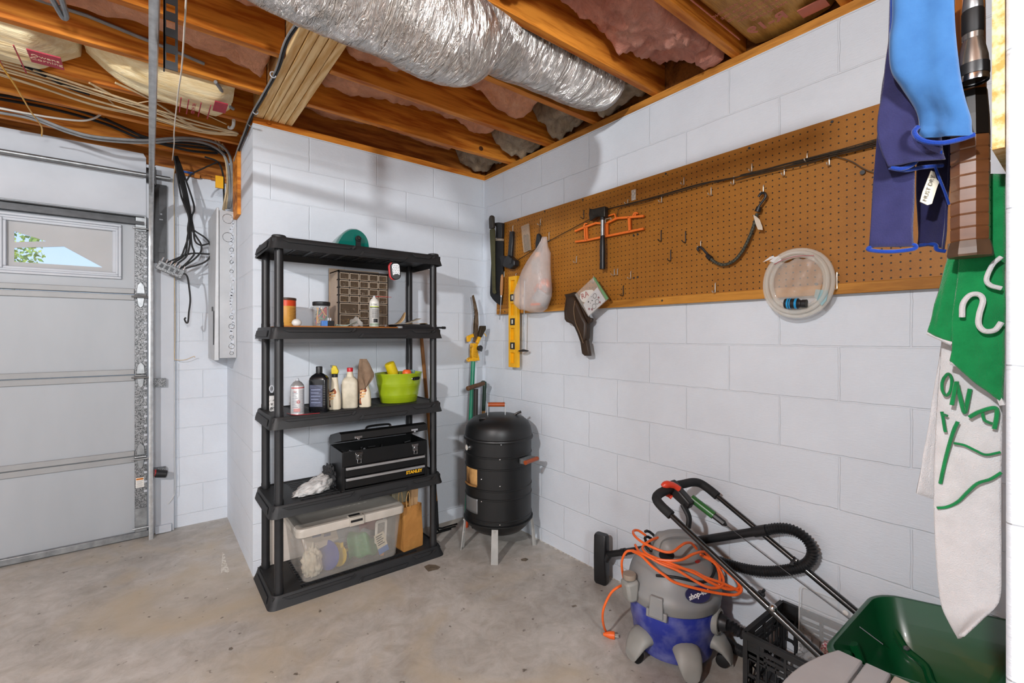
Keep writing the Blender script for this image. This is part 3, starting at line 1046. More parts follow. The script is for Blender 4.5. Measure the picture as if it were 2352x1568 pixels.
GB = [[(-2.7096,0.72,2.5557),(-2.5497,0.72,2.5523),(-2.3943,0.72,2.5139),(-2.2651,0.72,2.5034),(-2.0456,0.72,2.54),(-1.8489,0.72,2.6077),(-1.684,0.72,2.6222),(-1.5973,0.72,2.5682),(-1.577,0.72,2.4316),(-1.5745,0.72,2.3142),(-1.5897,0.72,2.1995)], [(-2.7153,0.75,2.538),(-2.5372,0.75,2.5431),(-2.3793,0.75,2.506),(-2.2479,0.75,2.5),(-2.0352,0.75,2.5364),(-1.836,0.75,2.6043),(-1.6935,0.75,2.6064),(-1.6116,0.75,2.5445),(-1.5887,0.75,2.4077),(-1.5862,0.75,2.2896),(-1.5964,0.75,2.2019)]]
for p, s_ in zip(GB, ('upper', 'lower')):
    cable(p, .0082, M_GREYC, 'thick grey cable curving down into the metal box, %s of the pair' % s_, group=None)
cable([(-2.7058,0.7,2.5468),(-2.5633,0.7,2.5503),(-2.4451,0.7,2.5561),(-2.329,0.7,2.5722),(-2.2732,0.7,2.6008),(-2.2429,0.7,2.6325)], .0055, mat('white cable', 'dcdad2', .45), 'white cable with its end bent up under the joist')
VB = [[(-1.6536,0.78,2.6674),(-1.6234,0.78,2.6011),(-1.6031,0.78,2.5019),(-1.598,0.78,2.3839),(-1.6082,0.78,2.2926),(-1.6234,0.78,2.1949)], [(-1.639,0.8,2.6333),(-1.5957,0.8,2.5393),(-1.5803,0.8,2.4528),(-1.5906,0.8,2.3306),(-1.6137,0.8,2.1978)], [(-1.69,0.79,2.7053),(-1.6401,0.79,2.615),(-1.6045,0.79,2.5284),(-1.5917,0.79,2.4177),(-1.602,0.79,2.2066)], [(-1.6296,0.77,2.6408),(-1.5864,0.77,2.5624),(-1.5761,0.77,2.4156),(-1.5787,0.77,2.3256),(-1.5915,0.77,2.21)]]
for p in VB:
    cable(p, .0058, M_BEIGEC, 'beige cable dropping into the top of the metal box', group='beige cables into the metal box')
cable([(-1.726,0.8,2.5384),(-1.6516,0.8,2.5205),(-1.6213,0.8,2.444),(-1.6162,0.8,2.3257),(-1.6137,0.8,2.2366)], .006, M_BLACKR, 'black cable beside the yellow tag above the metal box')
cable([(-1.8275,0.78,2.3488),(-1.7994,0.78,2.4004),(-1.7276,0.78,2.4593),(-1.6536,0.78,2.5141)], .005, M_BLACKR, 'black cable branching off toward the yellow tag', sub=5)
# black coax bunch to the splitter
CX = [
    [(-1.8892,0.88,2.5297),(-1.8759,0.88,2.4403),(-1.8533,0.88,2.2854),(-1.8333,0.88,2.2162),(-1.8086,0.88,2.1326),(-1.8142,0.88,2.0585),(-1.8127,0.88,2.0001),(-1.8319,0.88,1.9247),(-1.8533,0.88,1.8641),(-1.9071,0.88,1.8125),(-1.9485,0.88,1.7886)],
    [(-1.8865,0.886,2.5321),(-1.8705,0.886,2.4431),(-1.8421,0.886,2.3035),(-1.8278,0.886,2.2185),(-1.8056,0.886,2.1342),(-1.8085,0.886,2.0604),(-1.8172,0.886,1.9859),(-1.822,0.886,1.912),(-1.8411,0.886,1.8661),(-1.8883,0.886,1.8265),(-1.9346,0.886,1.7762)],
    [(-1.8837,0.892,2.5346),(-1.8651,0.892,2.446),(-1.8366,0.892,2.3061),(-1.8222,0.892,2.2208),(-1.8026,0.892,2.1359),(-1.8029,0.892,2.0623),(-1.8024,0.892,1.9828),(-1.8072,0.892,1.9234),(-1.8241,0.892,1.8687),(-1.8646,0.892,1.8238),(-1.9068,0.892,1.7678)],
    [(-1.8809,0.898,2.5371),(-1.8596,0.898,2.4489),(-1.831,0.898,2.3086),(-1.8166,0.898,2.2231),(-1.7996,0.898,2.1376),(-1.7972,0.898,2.0642),(-1.7923,0.898,1.9614),(-1.7777,0.898,1.904),(-1.7923,0.898,1.8669),(-1.8406,0.898,1.8034),(-1.8926,0.898,1.7523)],
    [(-1.8781,0.904,2.5396),(-1.8541,0.904,2.4518),(-1.8254,0.904,2.3111),(-1.8109,0.904,2.2254),(-1.7966,0.904,2.1392),(-1.7915,0.904,2.0661),(-1.7625,0.904,2.0106),(-1.7378,0.904,1.963),(-1.7427,0.904,1.9086),(-1.792,0.904,1.844),(-1.8759,0.904,1.7718)],
    [(-1.8752,0.91,2.5421),(-1.8486,0.91,2.4547),(-1.8198,0.91,2.3137),(-1.8053,0.91,2.2278),(-1.7936,0.91,2.1409),(-1.7858,0.91,2.068),(-1.7173,0.91,2.0175),(-1.6869,0.91,1.9761),(-1.6767,0.91,1.9167),(-1.7173,0.91,1.8461),(-1.84,0.91,1.7872)],
    [(-1.8724,0.916,2.5446),(-1.8431,0.916,2.4576),(-1.7888,0.916,2.2765),(-1.7765,0.916,2.2043),(-1.7905,0.916,2.1426),(-1.78,0.916,2.0699),(-1.7716,0.916,1.9876),(-1.7369,0.916,1.962),(-1.6864,0.916,1.9771),(-1.6736,0.916,1.9331),(-1.6864,0.916,1.9074),(-1.7913,0.916,1.8991),(-1.8755,0.916,1.8549),(-1.9293,0.916,1.8205)],
]
root = thing('coax_bundle', 'tangled bunch of black cables hanging beside the garage door', 'cables', (-1.8808,0.9,2.5378))
for p in CX:
    build(MB().tube(p, .0056, 7, sub=6), 'cable', M_BLACKR, root)
tail = single(MB().tube([(-1.849,0.87,1.7471),(-1.83,0.87,1.7516),(-1.8157,0.87,1.7265),(-1.8061,0.87,1.6482),(-1.8012,0.87,1.5753),(-1.8085,0.87,1.5018),(-1.8133,0.87,1.4345),(-1.8228,0.87,1.4256),(-1.8324,0.87,1.4487),(-1.8252,0.87,1.4605)], .0052, 7, sub=5), 'cable_tail', M_BLACKR, 'black cable tail ending in a hook shape below the splitter', 'cable')
spl = thing('cable_splitter', 'flat silver splitter block hanging tilted from the black cables', 'splitter', (-1.9074,0.87,1.7653))
c0 = V((-1.9097,0.87,1.7737))
rot = MX.Rotation(R(24), 3, 'Y')
build(MB().box(c0 - V((.075, .012, .03)), c0 + V((.075, .012, .03)), rot), 'housing', M_GALVD, spl, bev=.004)
pt = MB()
for k in range(6):
    q_ = c0 + rot @ V((-.062 + .025 * k, -.004, .028))
    pt.cyl(q_, q_ + rot @ V((0, 0, .028)), .0065, n=10)
build(pt, 'port', M_CHROME, spl)
lb_ = MB()
for k in range(4):
    a0 = c0 + rot @ V((-.05 + .03 * k, -.0135, .0))
    lb_.box(a0 - V((.009, .0008, .012)), a0 + V((.009, .0008, .012)), rot)
build(lb_, 'port_label', M_STEELD, spl)

# open metal box on the return wall
bx = thing('metal_box', 'tall grey metal electrical box fixed on the side of the block pier', 'electrical box', (-1.62, .8, 1.19))
mb = MB().box((-1.662, .598, 1.195), (-1.567, .602, 2.15)).box((-1.662, .602, 2.146), (-1.567, .98, 2.15)).box((-1.662, .602, 1.195), (-1.567, .98, 1.199)).box((-1.662, .976, 1.199), (-1.567, .98, 2.146))
mb.box((-1.57, .602, 1.199), (-1.567, .976, 2.146))
M_BOX = mat('grey painted sheet metal', 'b2b4b6', .45, .2, 'a3a5a8', 6)
build(mb, 'shell', M_BOX, bx)
cv = MB()
cv.hexa([(-1.69, .6, 1.18), (-1.664, .6, 1.18), (-1.664, .99, 1.18), (-1.69, .99, 1.18), (-1.678, .6, 2.165), (-1.664, .6, 2.165), (-1.664, .99, 2.15), (-1.69, .99, 2.15)])
build(cv, 'front_cover', mat('pale sheet metal', 'c6c8ca', .45, .15), bx, bev=.003)
for k, (z, r) in enumerate(((2.1, .03), (1.98, .03), (1.9, .012), (1.82, .01), (1.76, .01), (1.46, .011), (1.4, .016), (1.33, .011), (1.27, .016), (1.225, .011))):
    build(MB().tube([(-1.595 - (.02 if r > .02 else 0) + r * math.cos(t), .5965, z + r * math.sin(t)) for t in [2 * PI * i / 24 for i in range(24)]], .0013, 5, closed=True), 'knockout', M_GALVD, bx)
pt = MB()
rr_ = random.Random(5)
for k in range(46):
    z = 1.23 + k * .0195
    x = -1.592 + rr_.uniform(-.008, .008)
    w_ = rr_.uniform(.004, .012)
    pt.slab([(x - w_, .5968, z), (x + w_ * .7, .5968, z + rr_.uniform(-.004, .01)), (x + w_, .5968, z + .02), (x - w_ * .6, .5968, z + .026)], (0, .0012, 0))
build(pt, 'paint_smear', M_WHITE, bx)
build(MB().box((-1.694, .7, 1.5), (-1.688, .72, 1.53)).box((-1.6945, .62, 1.28), (-1.6885, .628, 1.5)), 'latch', M_STEELD, bx)
single(MB().box((-1.585, .42, 2.1), (-1.566, .62, 2.5)), 'backer_board', M_JOIST, 'narrow orange wood board on the pier above the metal box', 'board')
tg = MB().box((-1.67, .74, 2.33), (-1.625, .755, 2.41))
single(tg, 'cable_tag', M_YELLOW, 'small yellow tag clipped to the cables above the metal box', 'tag')
single(MB().box((-1.86, 1.03, 2.476), (-1.77, 1.06, 2.488)), 'blue_strip', mat('blue plastic', '2a5fae', .4), 'short blue strip lying on the pier under the joist', 'strip')
# black cable tied along the beam
bk = thing('beam_cable', 'black cable with white ties running down the left edge of the beam', 'cable', (-1.56, -.5, 2.55))
pth = [(-1.562, -1.5, 2.552), (-1.556, -1.1, 2.55), (-1.57, -.85, 2.552), (-1.556, -.6, 2.55), (-1.562, -.3, 2.55), (-1.572, -.05, 2.545), (-1.577, .15, 2.515), (-1.576, .4, 2.5), (-1.577, .55, 2.47)]
build(MB().tube(pth, .0058, 8, sub=7), 'sheath', M_BLACKR, bk)
build(MB().tube([(x - .010, y, z - .002) for x, y, z in pth], .0042, 8, sub=7), 'second_sheath', M_GREYC, bk)
for y in (-1.0, -.55, -.1, .05, .3):
    build(MB().tube([(-1.568 + .012 * math.cos(t), y, 2.546 - (.012 if y > 0 else 0) + .013 * math.sin(t)) for t in [2 * PI * i / 14 for i in range(14)]], .003, 5, closed=True), 'tie', M_WHITE, bk)
# conduit and bits on the left joists
cd = MB().tube([(-2.5012,-0.322,2.6794),(-2.3559,-0.322,2.6668),(-2.2219,-0.322,2.665),(-2.0531,-0.322,2.6436),(-1.9301,-0.322,2.6292),(-1.8147,-0.322,2.6117)], .0075, 8)
single(cd, 'conduit', M_GREYC, 'thin grey conduit running along the joist face at top left', 'conduit')
single(MB().tube([(-2.301,-0.6643,2.545),(-2.2917,-0.5867,2.545),(-2.2779,-0.4933,2.545),(-2.2698,-0.4904,2.545),(-2.2646,-0.5188,2.545),(-2.2669,-0.628,2.545)], .0095, 8, sub=5), 'bent_pipe', M_GALV, 'bent silver pipe loop below the joist at the very top left', 'pipe')
single(MB().tube([(-1.77,-0.306,2.55),(-1.7422,-0.2431,2.55),(-1.7146,-0.1586,2.55),(-1.6861,-0.0784,2.55),(-1.6651,-0.0531,2.55)], .0085, 8, sub=5), 'bent_conduit', M_GREYC, 'short grey conduit bend beside the end of the paper batt', 'conduit')
single(MB().tube([(-1.6436,0.1038,2.553),(-1.6362,0.1806,2.553),(-1.6414,0.2276,2.553),(-1.6569,0.2254,2.553)], .009, 8, sub=5), 'pipe_elbow', mat('white pipe', 'd2d2ce', .4), 'small white pipe elbow poking from the joist by the beam', 'pipe')
st_ = [(-1.9267,-1.1261,2.4204), (-1.9244,-0.9882,2.3943), (-1.9176,-0.6506,2.4006), (-1.9196,-0.4204,2.3989), (-1.9152,0.1096,2.4222), (-1.9045,0.4187,2.4565), (-1.8965,0.9205,2.5111)]
single(MB().tube(st_, .0028, 6, sub=3), 'pull_cord', mat('white cord', 'e6e0d4', .7), 'thin white cord running overhead past the steel track', 'cord')
single(MB().tube([(-2.499,-0.208,2.4467),(-2.4943,-0.1101,2.4443),(-2.4855,0.0481,2.444),(-2.4893,0.4321,2.4708),(-2.4877,0.6976,2.4948),(-2.5095,0.8797,2.4978)], .0035, 6, sub=4), 'yellow_cord', M_YELLOW, 'thin yellow cord hanging at the far left under the joists', 'cord')
single(MB().tube([(-1.8788,1.02,2.5089),(-1.8885,1.02,2.3871),(-1.8837,1.02,2.2086),(-1.8813,1.02,1.7301),(-1.8788,1.02,1.3709),(-1.8813,1.02,1.1973),(-1.874,1.02,1.1731),(-1.8225,1.02,1.1715),(-1.7725,1.02,1.1943),(-1.7674,1.02,1.185)], .0022, 5, sub=4), 'bell_wire', M_BEIGEC, 'thin wire running down the jamb edge and sticking out midway', 'wire')
single(MB().tube([(-1.9197,1.02,0.1883),(-1.8885,1.02,0.2351),(-1.8788,1.02,0.2929),(-1.8813,1.02,0.6526),(-1.8813,1.02,1.1614)], .002, 5, sub=4), 'sensor_wire', mat('pale wire', 'd8d8d4', .5), 'pale wire rising from the black door sensor', 'wire')



# ------------------------------------------------------------------ shelving unit
SX0, SX1, SY0, SY1 = -1.555, -.605, -.425, -.01
SCX, SCY = (SX0 + SX1) / 2, (SY0 + SY1) / 2
SZ = [.06, .502, .938, 1.383, 1.828]
PX, PY = (-1.510, -.648), (-.383, -.052)
M_SHELF = mat('black shelf plastic', '222325', .5, c2='1b1c1d', scale=16, bmp=.12, bscale=150, bdist=.001)
M_SHELFW = mat('worn black shelf plastic', '232426', .55, c2='1a1b1d', scale=16, bmp=.15, bscale=150, bdist=.001)
shelf = thing('shelving_unit', 'black plastic five tier shelving unit standing against the back wall', 'shelves', (SCX, SCY, 0))


def tray(zt, h, flare, m):
    W, D = SX1 - SX0, SY1 - SY0
    rs = []
    prof = [(-.012, zt - .008), (-.008, zt - .002), (-.003, zt), (0, zt - .004), (flare * .4, zt - h * .5), (flare, zt - h), (flare - .005, zt - h), (flare * .4 - .005, zt - h * .5), (-.008, zt - .012)]
    for e, z in prof:
        rs.append([(SCX + x, SCY + y, z) for x, y in rrect(W + 2 * e - .012, D + 2 * e - .012, .035, 6)])
    t = build(MB().rings(rs, closed=True), 'shelf', m, shelf, ang=.5)
    dk = MB()
    zb, z1 = zt - .028, zt - .006
    b_ = .075
    dk.box((SX0 + .01, SY0 + .01, zb), (SX0 + .15, SY1 - .01, z1)).box((SX1 - .15, SY0 + .01, zb), (SX1 - .01, SY1 - .01, z1))
    dk.box((SX0 + .15, SY0 + .01, zb), (SX1 - .15, SY0 + .035, z1)).box((SX0 + .15, SY1 - .03, zb), (SX1 - .15, SY1 - .01, z1))
    x0, x1 = SX0 + .15, SX1 - .15
    y = SY0 + .07
    dk.box((x0, y, zb), (x1, y + .02, z1))
    k = 0
    y += .02
    while y < SY1 - .06:
        dk.box((x0, y + .014, zb + .004), (x1, y + .028, z1))
        y += .032
    for i in range(8):
        x = x0 + (x1 - x0) * (i / 7) - .009
        dk.box((x, SY0 + .09, zb), (x + .018, SY1 - .03, z1 - .001))
    for i in range(22):
        x = x0 + (x1 - x0) * (i + .5) / 22 - .003
        dk.box((x, SY0 + .035, zb + .006), (x + .005, SY0 + .072, z1 - .006))
    build(dk, 'deck', m, t, bev=.002)
    # moulded relief on the front edge
    rl = MB()
    yo = SY0 - .001
    fl = lambda z: SY0 - flare * (zt - z) / h + .003
    za, zc, zm = zt - .012, zt - h + .006, zt - h * .5
    xm = SCX - .05

    def face(pts):
        rl.slab([(x, fl(z), z) for x, z in pts], (0, .006, 0))
    face([(SX0 + .05, za), (xm - .02, za), (xm - .045, zm + .004), (SX0 + .08, zm + .004)])
    face([(xm + .02, zm - .004), (xm - .0, zc), (SX1 - .25, zc), (SX1 - .23, zm - .004)])
    face([(SX1 - .2, za), (SX1 - .07, za), (SX1 - .095, zm), (SX1 - .18, zm)])
    build(rl, 'front_relief', m, t, bev=.002)
    gl = MB()
    for (xa, z_a, xb, z_b) in ((xm - .012, za + .006, xm - .03, zm + .008), (xm + .03, zm - .002, xm + .012, zc + .002), (SX1 - .055, za, SX1 - .075, zm + .006)):
        gl.bar((xa, fl(z_a) - .004, z_a), (xb, fl(z_b) - .004, z_b), .010, .004, (0, -1, 0))
    build(gl, 'chamfer_glint', M_STEELD, t)  # lighter bars imitate glints on the chamfered steps of the rim
    # recess on the left end
    le = MB()
    f2 = lambda z: SX0 - flare * (zt - z) / h + .002
    le.slab([(f2(zt - .016), SY0 + .07, zt - .016), (f2(zt - .016), SY1 - .06, zt - .016), (f2(zt - h + .012), SY1 - .05, zt - h + .012), (f2(zt - h + .012), SY0 + .06, zt - h + .012)], (.004, 0, 0))
    build(le, 'end_recess', M_SHELFW, t)
    return t


for i, z in enumerate(SZ):
    tray(z, .06 if i == 0 else .06, .018 if i == 0 else .012, M_SHELFW if i == 0 else M_SHELF)
for i in range(4):
    for x in PX:
        for y in PY:
            build(MB().lathe([(.0225, SZ[i] - .006), (.0225, SZ[i] + .02), (.021, SZ[i] + .025), (.0205, SZ[i + 1] - .06), (.019, SZ[i + 1] - .02)], (x, y, 0), n=20), 'post', M_BLACKP, shelf)
for x in PX:
    for y in PY:
        build(MB().lathe([(.034, SZ[4] - .01), (.034, SZ[4] + .006), (.03, SZ[4] + .011), (.006, SZ[4] + .012)], (x, y, 0), n=20), 'cap', M_SHELF, shelf)

# ------------------------------------------------------------------ top shelf
M_TEAL = mat('teal gloss plastic', '0f6f63', .18, c2='0c6257', scale=6, coat=.6)
vz = SZ[4] - .006
vis = thing('face_shield', 'teal plastic face shield with a black side knob lying on the top shelf', 'face shield', (-1.10, -.22, vz))
mb = MB()


def shellf(u, v):
    a = PI * u                      # across, left to right
    x = -1.1 - .100 * math.cos(a)
    prof_ = (math.sin(a) ** .75) * (.118 + .012 * math.sin(a * .9)) if u > .5 else math.sin(a * 1.0) ** 1.25 * .128
    return V((x, -.30 + .16 * v + .035 * (1 - math.sin(a)), vz + prof_ * (1 - .12 * v * v)))


rs = []
for j in range(9):
    v = j / 8
    ring = [shellf(i / 28, v) for i in range(29)]
    sc = 1 if 0 < j < 8 else .93
    c_ = V((-1.1, ring[14].y, vz))
    ring = [c_ + (p - c_) * sc for p in ring]
    rs.append(ring)
mb.rings(rs)
build(mb, 'shell', M_TEAL, vis, ang=1.)
build(MB().cyl((-1.083, -.313, vz + .069), (-1.083, -.296, vz + .069), .0165, n=10).cyl((-1.083, -.32, vz + .069), (-1.083, -.313, vz + .069), .008, n=12), 'knob', M_BLACKR, vis, bev=.002)
build(MB().box((-1.095, -.306, vz + .001), (-1.068, -.298, vz + .058)), 'strap', M_BLACKR, vis)
build(MB().box((-1.0865, -.3215, vz + .0675), (-1.0795, -.3195, vz + .0705)).box((-1.0845, -.3215, vz + .0655), (-1.0815, -.3195, vz + .0725)), 'screw', M_CHROME, vis)
wl = [(-.87 + .035 * math.cos(t) - .01, -.2 + .03 * math.sin(t), vz + .012 + .026 * (1 + math.sin(t * 1 + .4)) / 2) for t in [2 * PI * i / 16 for i in range(15)]]
single(MB().tube(wl, .0022, 6, sub=2).tube([(-.835, -.22, vz + .005), (-.82, -.22, vz + .026), (-.80, -.22, vz + .027), (-.785, -.22, vz + .018)], .0022, 6, sub=3), 'wire_loop', M_GREYC, 'small loop of grey wire lying on the top shelf beside the teal shield', 'wire')

# ------------------------------------------------------------------ second shelf down
z2 = SZ[3] - .006
single(MB().box((-1.49, -.405, z2 + .0005), (-.86, -.03, z2 + .013)), 'hardboard_sheet', woodmat('brown hardboard', 'a5682f', '7a4719', 0, 20, knots=False), 'brown board lying on the second shelf under the drawer cabinet', 'board', bev=.001)
zb = z2 + .0135
can = thing('coffee_canister', 'orange topped tan canister half hidden behind the front left post', 'canister', (-1.432, -.16, zb))
build(MB().lathe([(.05, 0), (.052, .003), (.052, .145), (.05, .148)], (-1.432, -.16, zb), n=28), 'body', mat('tan label', 'd7a14c', .45, c2='c98f3b', scale=8), can)
build(MB().lathe([(.0525, .11), (.0525, .143)], (-1.432, -.16, zb), n=28, cap0=False, cap1=False), 'orange_band', mat('orange red band', 'd8481f', .4), can)
build(MB().lathe([(.0535, .141), (.0545, .144), (.0545, .153), (.05, .155)], (-1.432, -.16, zb), n=28), 'lid', mat('brown lid', '4a3326', .4), can)
tl = MB()
for k in range(11):
    a0, a1 = R(-80), R(-18 - 5 * (k % 3))
    z = zb + .02 + k * .0078
    tl.tube([(-1.432 + .0523 * math.cos(a0 + (a1 - a0) * i / 8), -.16 + .0523 * math.sin(a0 + (a1 - a0) * i / 8), z) for i in range(9)], .0009, 4)
build(tl, 'label_lines', mat('brown ink', '8a5a22', .6), can)
jar = thing('clear_jar', 'clear jar of coloured wires with a black screw lid on the second shelf', 'jar', (-1.255, -.2, zb))
M_CLEAR = film('clear jar plastic', 'e8ebe9', .22, .08)
build(MB().lathe([(.038, 0), (.042, .005), (.042, .085), (.045, .1), (.041, .118)], (-1.255, -.2, zb), n=28), 'glass', M_CLEAR, jar)
build(MB().lathe([(.0455, .117), (.047, .12), (.047, .136), (.044, .139)], (-1.255, -.2, zb), n=28), 'lid', M_BLACKP, jar)
rj = random.Random(3)
for col_, nm in (('23252a', 'black'), ('c0332b', 'red'), ('2b7a4a', 'green'), ('2c4a9a', 'blue'), ('d8a14a', 'amber')):
    w_ = MB()
    for q_ in range(3):
        pts = [(-1.255 + rj.uniform(-.028, .028), -.2 + rj.uniform(-.028, .028), zb + .008 + rj.uniform(0, .1)) for _ in range(6)]
        w_.tube(pts, .0035, 6, sub=4)
    build(w_, 'wire_coil', mat(nm + ' wire', col_, .4), jar)
bxs = thing('battery_pack', 'small blue and black connector box in front of the jar', 'box', (-1.26, -.33, zb))
build(MB().box((-1.292, -.345, zb), (-1.262, -.315, zb + .03)), 'blue_half', mat('translucent blue', '5f93d8', .3, c2='4a7cc4'), bxs, bev=.002)
build(MB().box((-1.2615, -.345, zb), (-1.228, -.312, zb + .03)), 'black_half', M_BLACKP, bxs, bev=.002)
build(MB().box((-1.262, -.34, zb + .03), (-1.255, -.333, zb + .045)), 'pin', M_WHITE, bxs)
build(MB().box((-1.25, -.34, zb + .03), (-1.243, -.333, zb + .045)), 'pin', M_WHITE, bxs)
single(MB().ball((-1.428, -.386, zb + .015), (.024, .02, .02)), 'white_ball', mat('white plastic', 'd9d8d3', .35), 'white rounded plastic ball at the front edge of the second shelf', 'ball')
# drawer cabinet
cx0, cx1, cy0, cy1, cz1 = -1.1675, -.867, -.22, -.06, zb + .325
cab = thing('drawer_cabinet', 'beige cabinet of small smoky plastic drawers on the second shelf', 'drawer cabinet', ((cx0 + cx1) / 2, -.14, zb))
M_CAB = mat('beige cabinet plastic', 'b09a84', .5, c2='a38d77')
M_CABD = mat('dark brown cabinet frame', '241c17', .5)
m_, nt_, b_ = newmat('smoky drawer plastic')
b_.inputs['Base Color'].default_value = (*lin('6b5a4a'), 1)
b_.inputs['Roughness'].default_value = .15
b_.inputs['Alpha'].default_value = .34
M_SMOKE = m_
M_RIM = mat('drawer rim plastic', 'bfae9a', .2, c2='a39381')
build(MB().box((cx0, cy0 + .012, zb), (cx0 + .006, cy1, cz1)).box((cx1 - .006, cy0 + .012, zb), (cx1, cy1, cz1)).box((cx0, cy0 + .012, zb), (cx1, cy1, zb + .006)).box((cx0, cy0 + .012, cz1 - .006), (cx1, cy1, cz1)).box((cx0 - .004, cy1, zb), (cx1 + .004, cy1 + .006, cz1 + .028)), 'body', M_CAB, cab)
fm = MB()
fm.box((cx0, cy0, zb), (cx0 + .006, cy0 + .012, cz1)).box((cx1 - .006, cy0, zb), (cx1, cy0 + .012, cz1)).box((cx0, cy0, zb), (cx1, cy0 + .012, zb + .008)).box((cx0, cy0, cz1 - .01), (cx1, cy0 + .012, cz1))
cw = (cx1 - cx0 - .012) / 5
rh = (cz1 - zb - .018) / 7
for r_ in range(1, 7):
    z = cz1 - .01 - r_ * rh
    if r_ <= 4:
        fm.box((cx0, cy0 + .002, z - .003), (cx1, cy0 + .03, z + .003))
    else:
        fm.box((cx0 + .006 + 2 * cw, cy0 + .002, z - .003), (cx0 + .006 + 3 * cw, cy0 + .03, z + .003))
for s_ in (0, 3):
    fm.box((cx0 + .006 + s_ * cw, cy0 + .002, cz1 - .01 - 5.5 * rh - .003), (cx0 + .006 + (s_ + 2) * cw, cy0 + .03, cz1 - .01 - 5.5 * rh + .003))
for c_ in range(1, 5):
    x = cx0 + .006 + c_ * cw
    fm.box((x - .002, cy0 + .002, (zb if c_ in (2, 3) else cz1 - .01 - 4 * rh)), (x + .002, cy0 + .03, cz1 - .006))
build(fm, 'front_frame', M_CABD, cab)
rd = random.Random(8)
junk = [mat('dusty screws', '8d8577', .4, .5), mat('brass bits', 'b08d4a', .35, .6), mat('white fittings', 'd8d3c8', .5)]


def drawer(x0, x1, z0, z1, big=False):
    d = build(MB().box((x0 + .003, cy0 + .001, z0 + .004), (x1 - .003, cy0 + .004, z1 - .005)), 'drawer', M_SMOKE, cab)
    rm = MB()
    rm.box((x0 + .002, cy0 - .004, z1 - .007), (x1 - .002, cy0 + .004, z1 - .0035)).box((x0 + .002, cy0 - .002, z0 + .003), (x1 - .002, cy0 + .003, z0 + .0055))
    rm.box((x0 + .002, cy0 - .003, z0 + .003), (x0 + .0045, cy0 + .003, z1 - .004)).box((x1 - .0045, cy0 - .001, z0 + .003), (x1 - .002, cy0 + .003, z1 - .004))
    build(rm, 'drawer_rim', M_RIM, d)
    jb_ = MB()
    n = 9 if big else 4
    for q_ in range(n):
        c = V((rd.uniform(x0 + .012, x1 - .012), cy0 + rd.uniform(.012, .05), z0 + .010 + rd.uniform(0, .012 if not big else .025)))
        s = .0045 if not big else .009
        a = V((rd.uniform(-1, 1), rd.uniform(-1, 1), rd.uniform(-.4, .4))).normalized() * s * 1.6
        jb_.cyl(c - a, c + a, s * .55, n=7)
    build(jb_, 'contents', junk[rd.randrange(3)], d)
    build(MB().box((x0 + .004, cy0 + .06, z0 + .004), (x1 - .004, cy0 + .062, z1 - .006)), 'drawer_back', M_CABD, d)


for r_ in range(4):
    for c_ in range(5):
        drawer(cx0 + .006 + c_ * cw, cx0 + .006 + (c_ + 1) * cw, cz1 - .01 - (r_ + 1) * rh, cz1 - .01 - r_ * rh)
for r_ in range(4, 7):
    drawer(cx0 + .006 + 2 * cw, cx0 + .006 + 3 * cw, cz1 - .01 - (r_ + 1) * rh, cz1 - .01 - r_ * rh)
for s_ in (0, 3):
    for q_ in (0, 1):
        drawer(cx0 + .006 + s_ * cw, cx0 + .006 + (s_ + 2) * cw, cz1 - .01 - (5.5 + 1.5 * q_) * rh, cz1 - .01 - (4 + 1.5 * q_) * rh, True)

M_CANW = mat('white can paint', 'd9d9d3', .35, c2='cfcfc8')


def spray(root, x, y, z, r, h, lean=None, body=M_CANW, dome=M_GALV, capm=None, nozzle=M_WHITE, taper=.55):
    """aerosol can: rolled base, straight body, domed shoulder and a nozzle (or a cap)"""
    T_ = MX.Translation(V((x, y, z))) @ (lean.to_4x4() if lean else MX.Identity(4))
    def pt_(mb_, nm, m_):
        mb_.b.transform(T_)
        return build(mb_, nm, m_, root)
    hb = h * .78
    bd = pt_(MB().lathe([(r * .9, 0), (r, .003), (r, .005), (r * .97, .008), (r * .985, .012), (r * .985, hb), (r * .96, hb + .004)], n=26), 'can_body', body)
    if capm:
        pt_(MB().lathe([(r * .97, hb), (r * .97, h - .012), (r * .9, h - .003), (r * .7, h)], n=26), 'cap', capm)
    else:
        pt_(MB().lathe([(r * .97, hb), (r * .9, hb + h * .04), (r * .62, hb + h * .11), (r * .34, hb + h * .145), (r * .3, hb + h * .16)], n=26), 'shoulder', dome)
        pt_(MB().lathe([(r * .24, hb + h * .15), (r * .24, h - .004), (r * .17, h)], n=14), 'nozzle', nozzle)
    return bd, T_


def wrap(root, T_, r, a0, a1, z0, z1, nm, m_, n=14):
    """label curved round a can"""
    mb_ = MB()
    mb_.grid(lambda u, v: V((r * math.cos(R(a0 + (a1 - a0) * u)), r * math.sin(R(a0 + (a1 - a0) * u)), z0 + (z1 - z0) * v)), n, 1)
    mb_.b.transform(T_)
    return build(mb_, nm, m_, root, recalc=False)


def curvetext(root, T_, r, amid, z, size, body, m_, nm='lettering', spin=False):
    """lettering bent round a can; upright, centred on angle amid"""
    mb_ = MB().text(body, (0, 0, 0), (1, 0, 0), (0, 1, 0), size, .0003)
    for v in mb_.b.verts:
        a, c = (v.co.x, v.co.y) if not spin else (-v.co.y, v.co.x)
        th = R(amid) + a / r
        v.co = T_ @ V(((r + .0006 + v.co.z) * math.cos(th), (r + .0006 + v.co.z) * math.sin(th), z + c))
    return build(mb_, nm, m_, root)


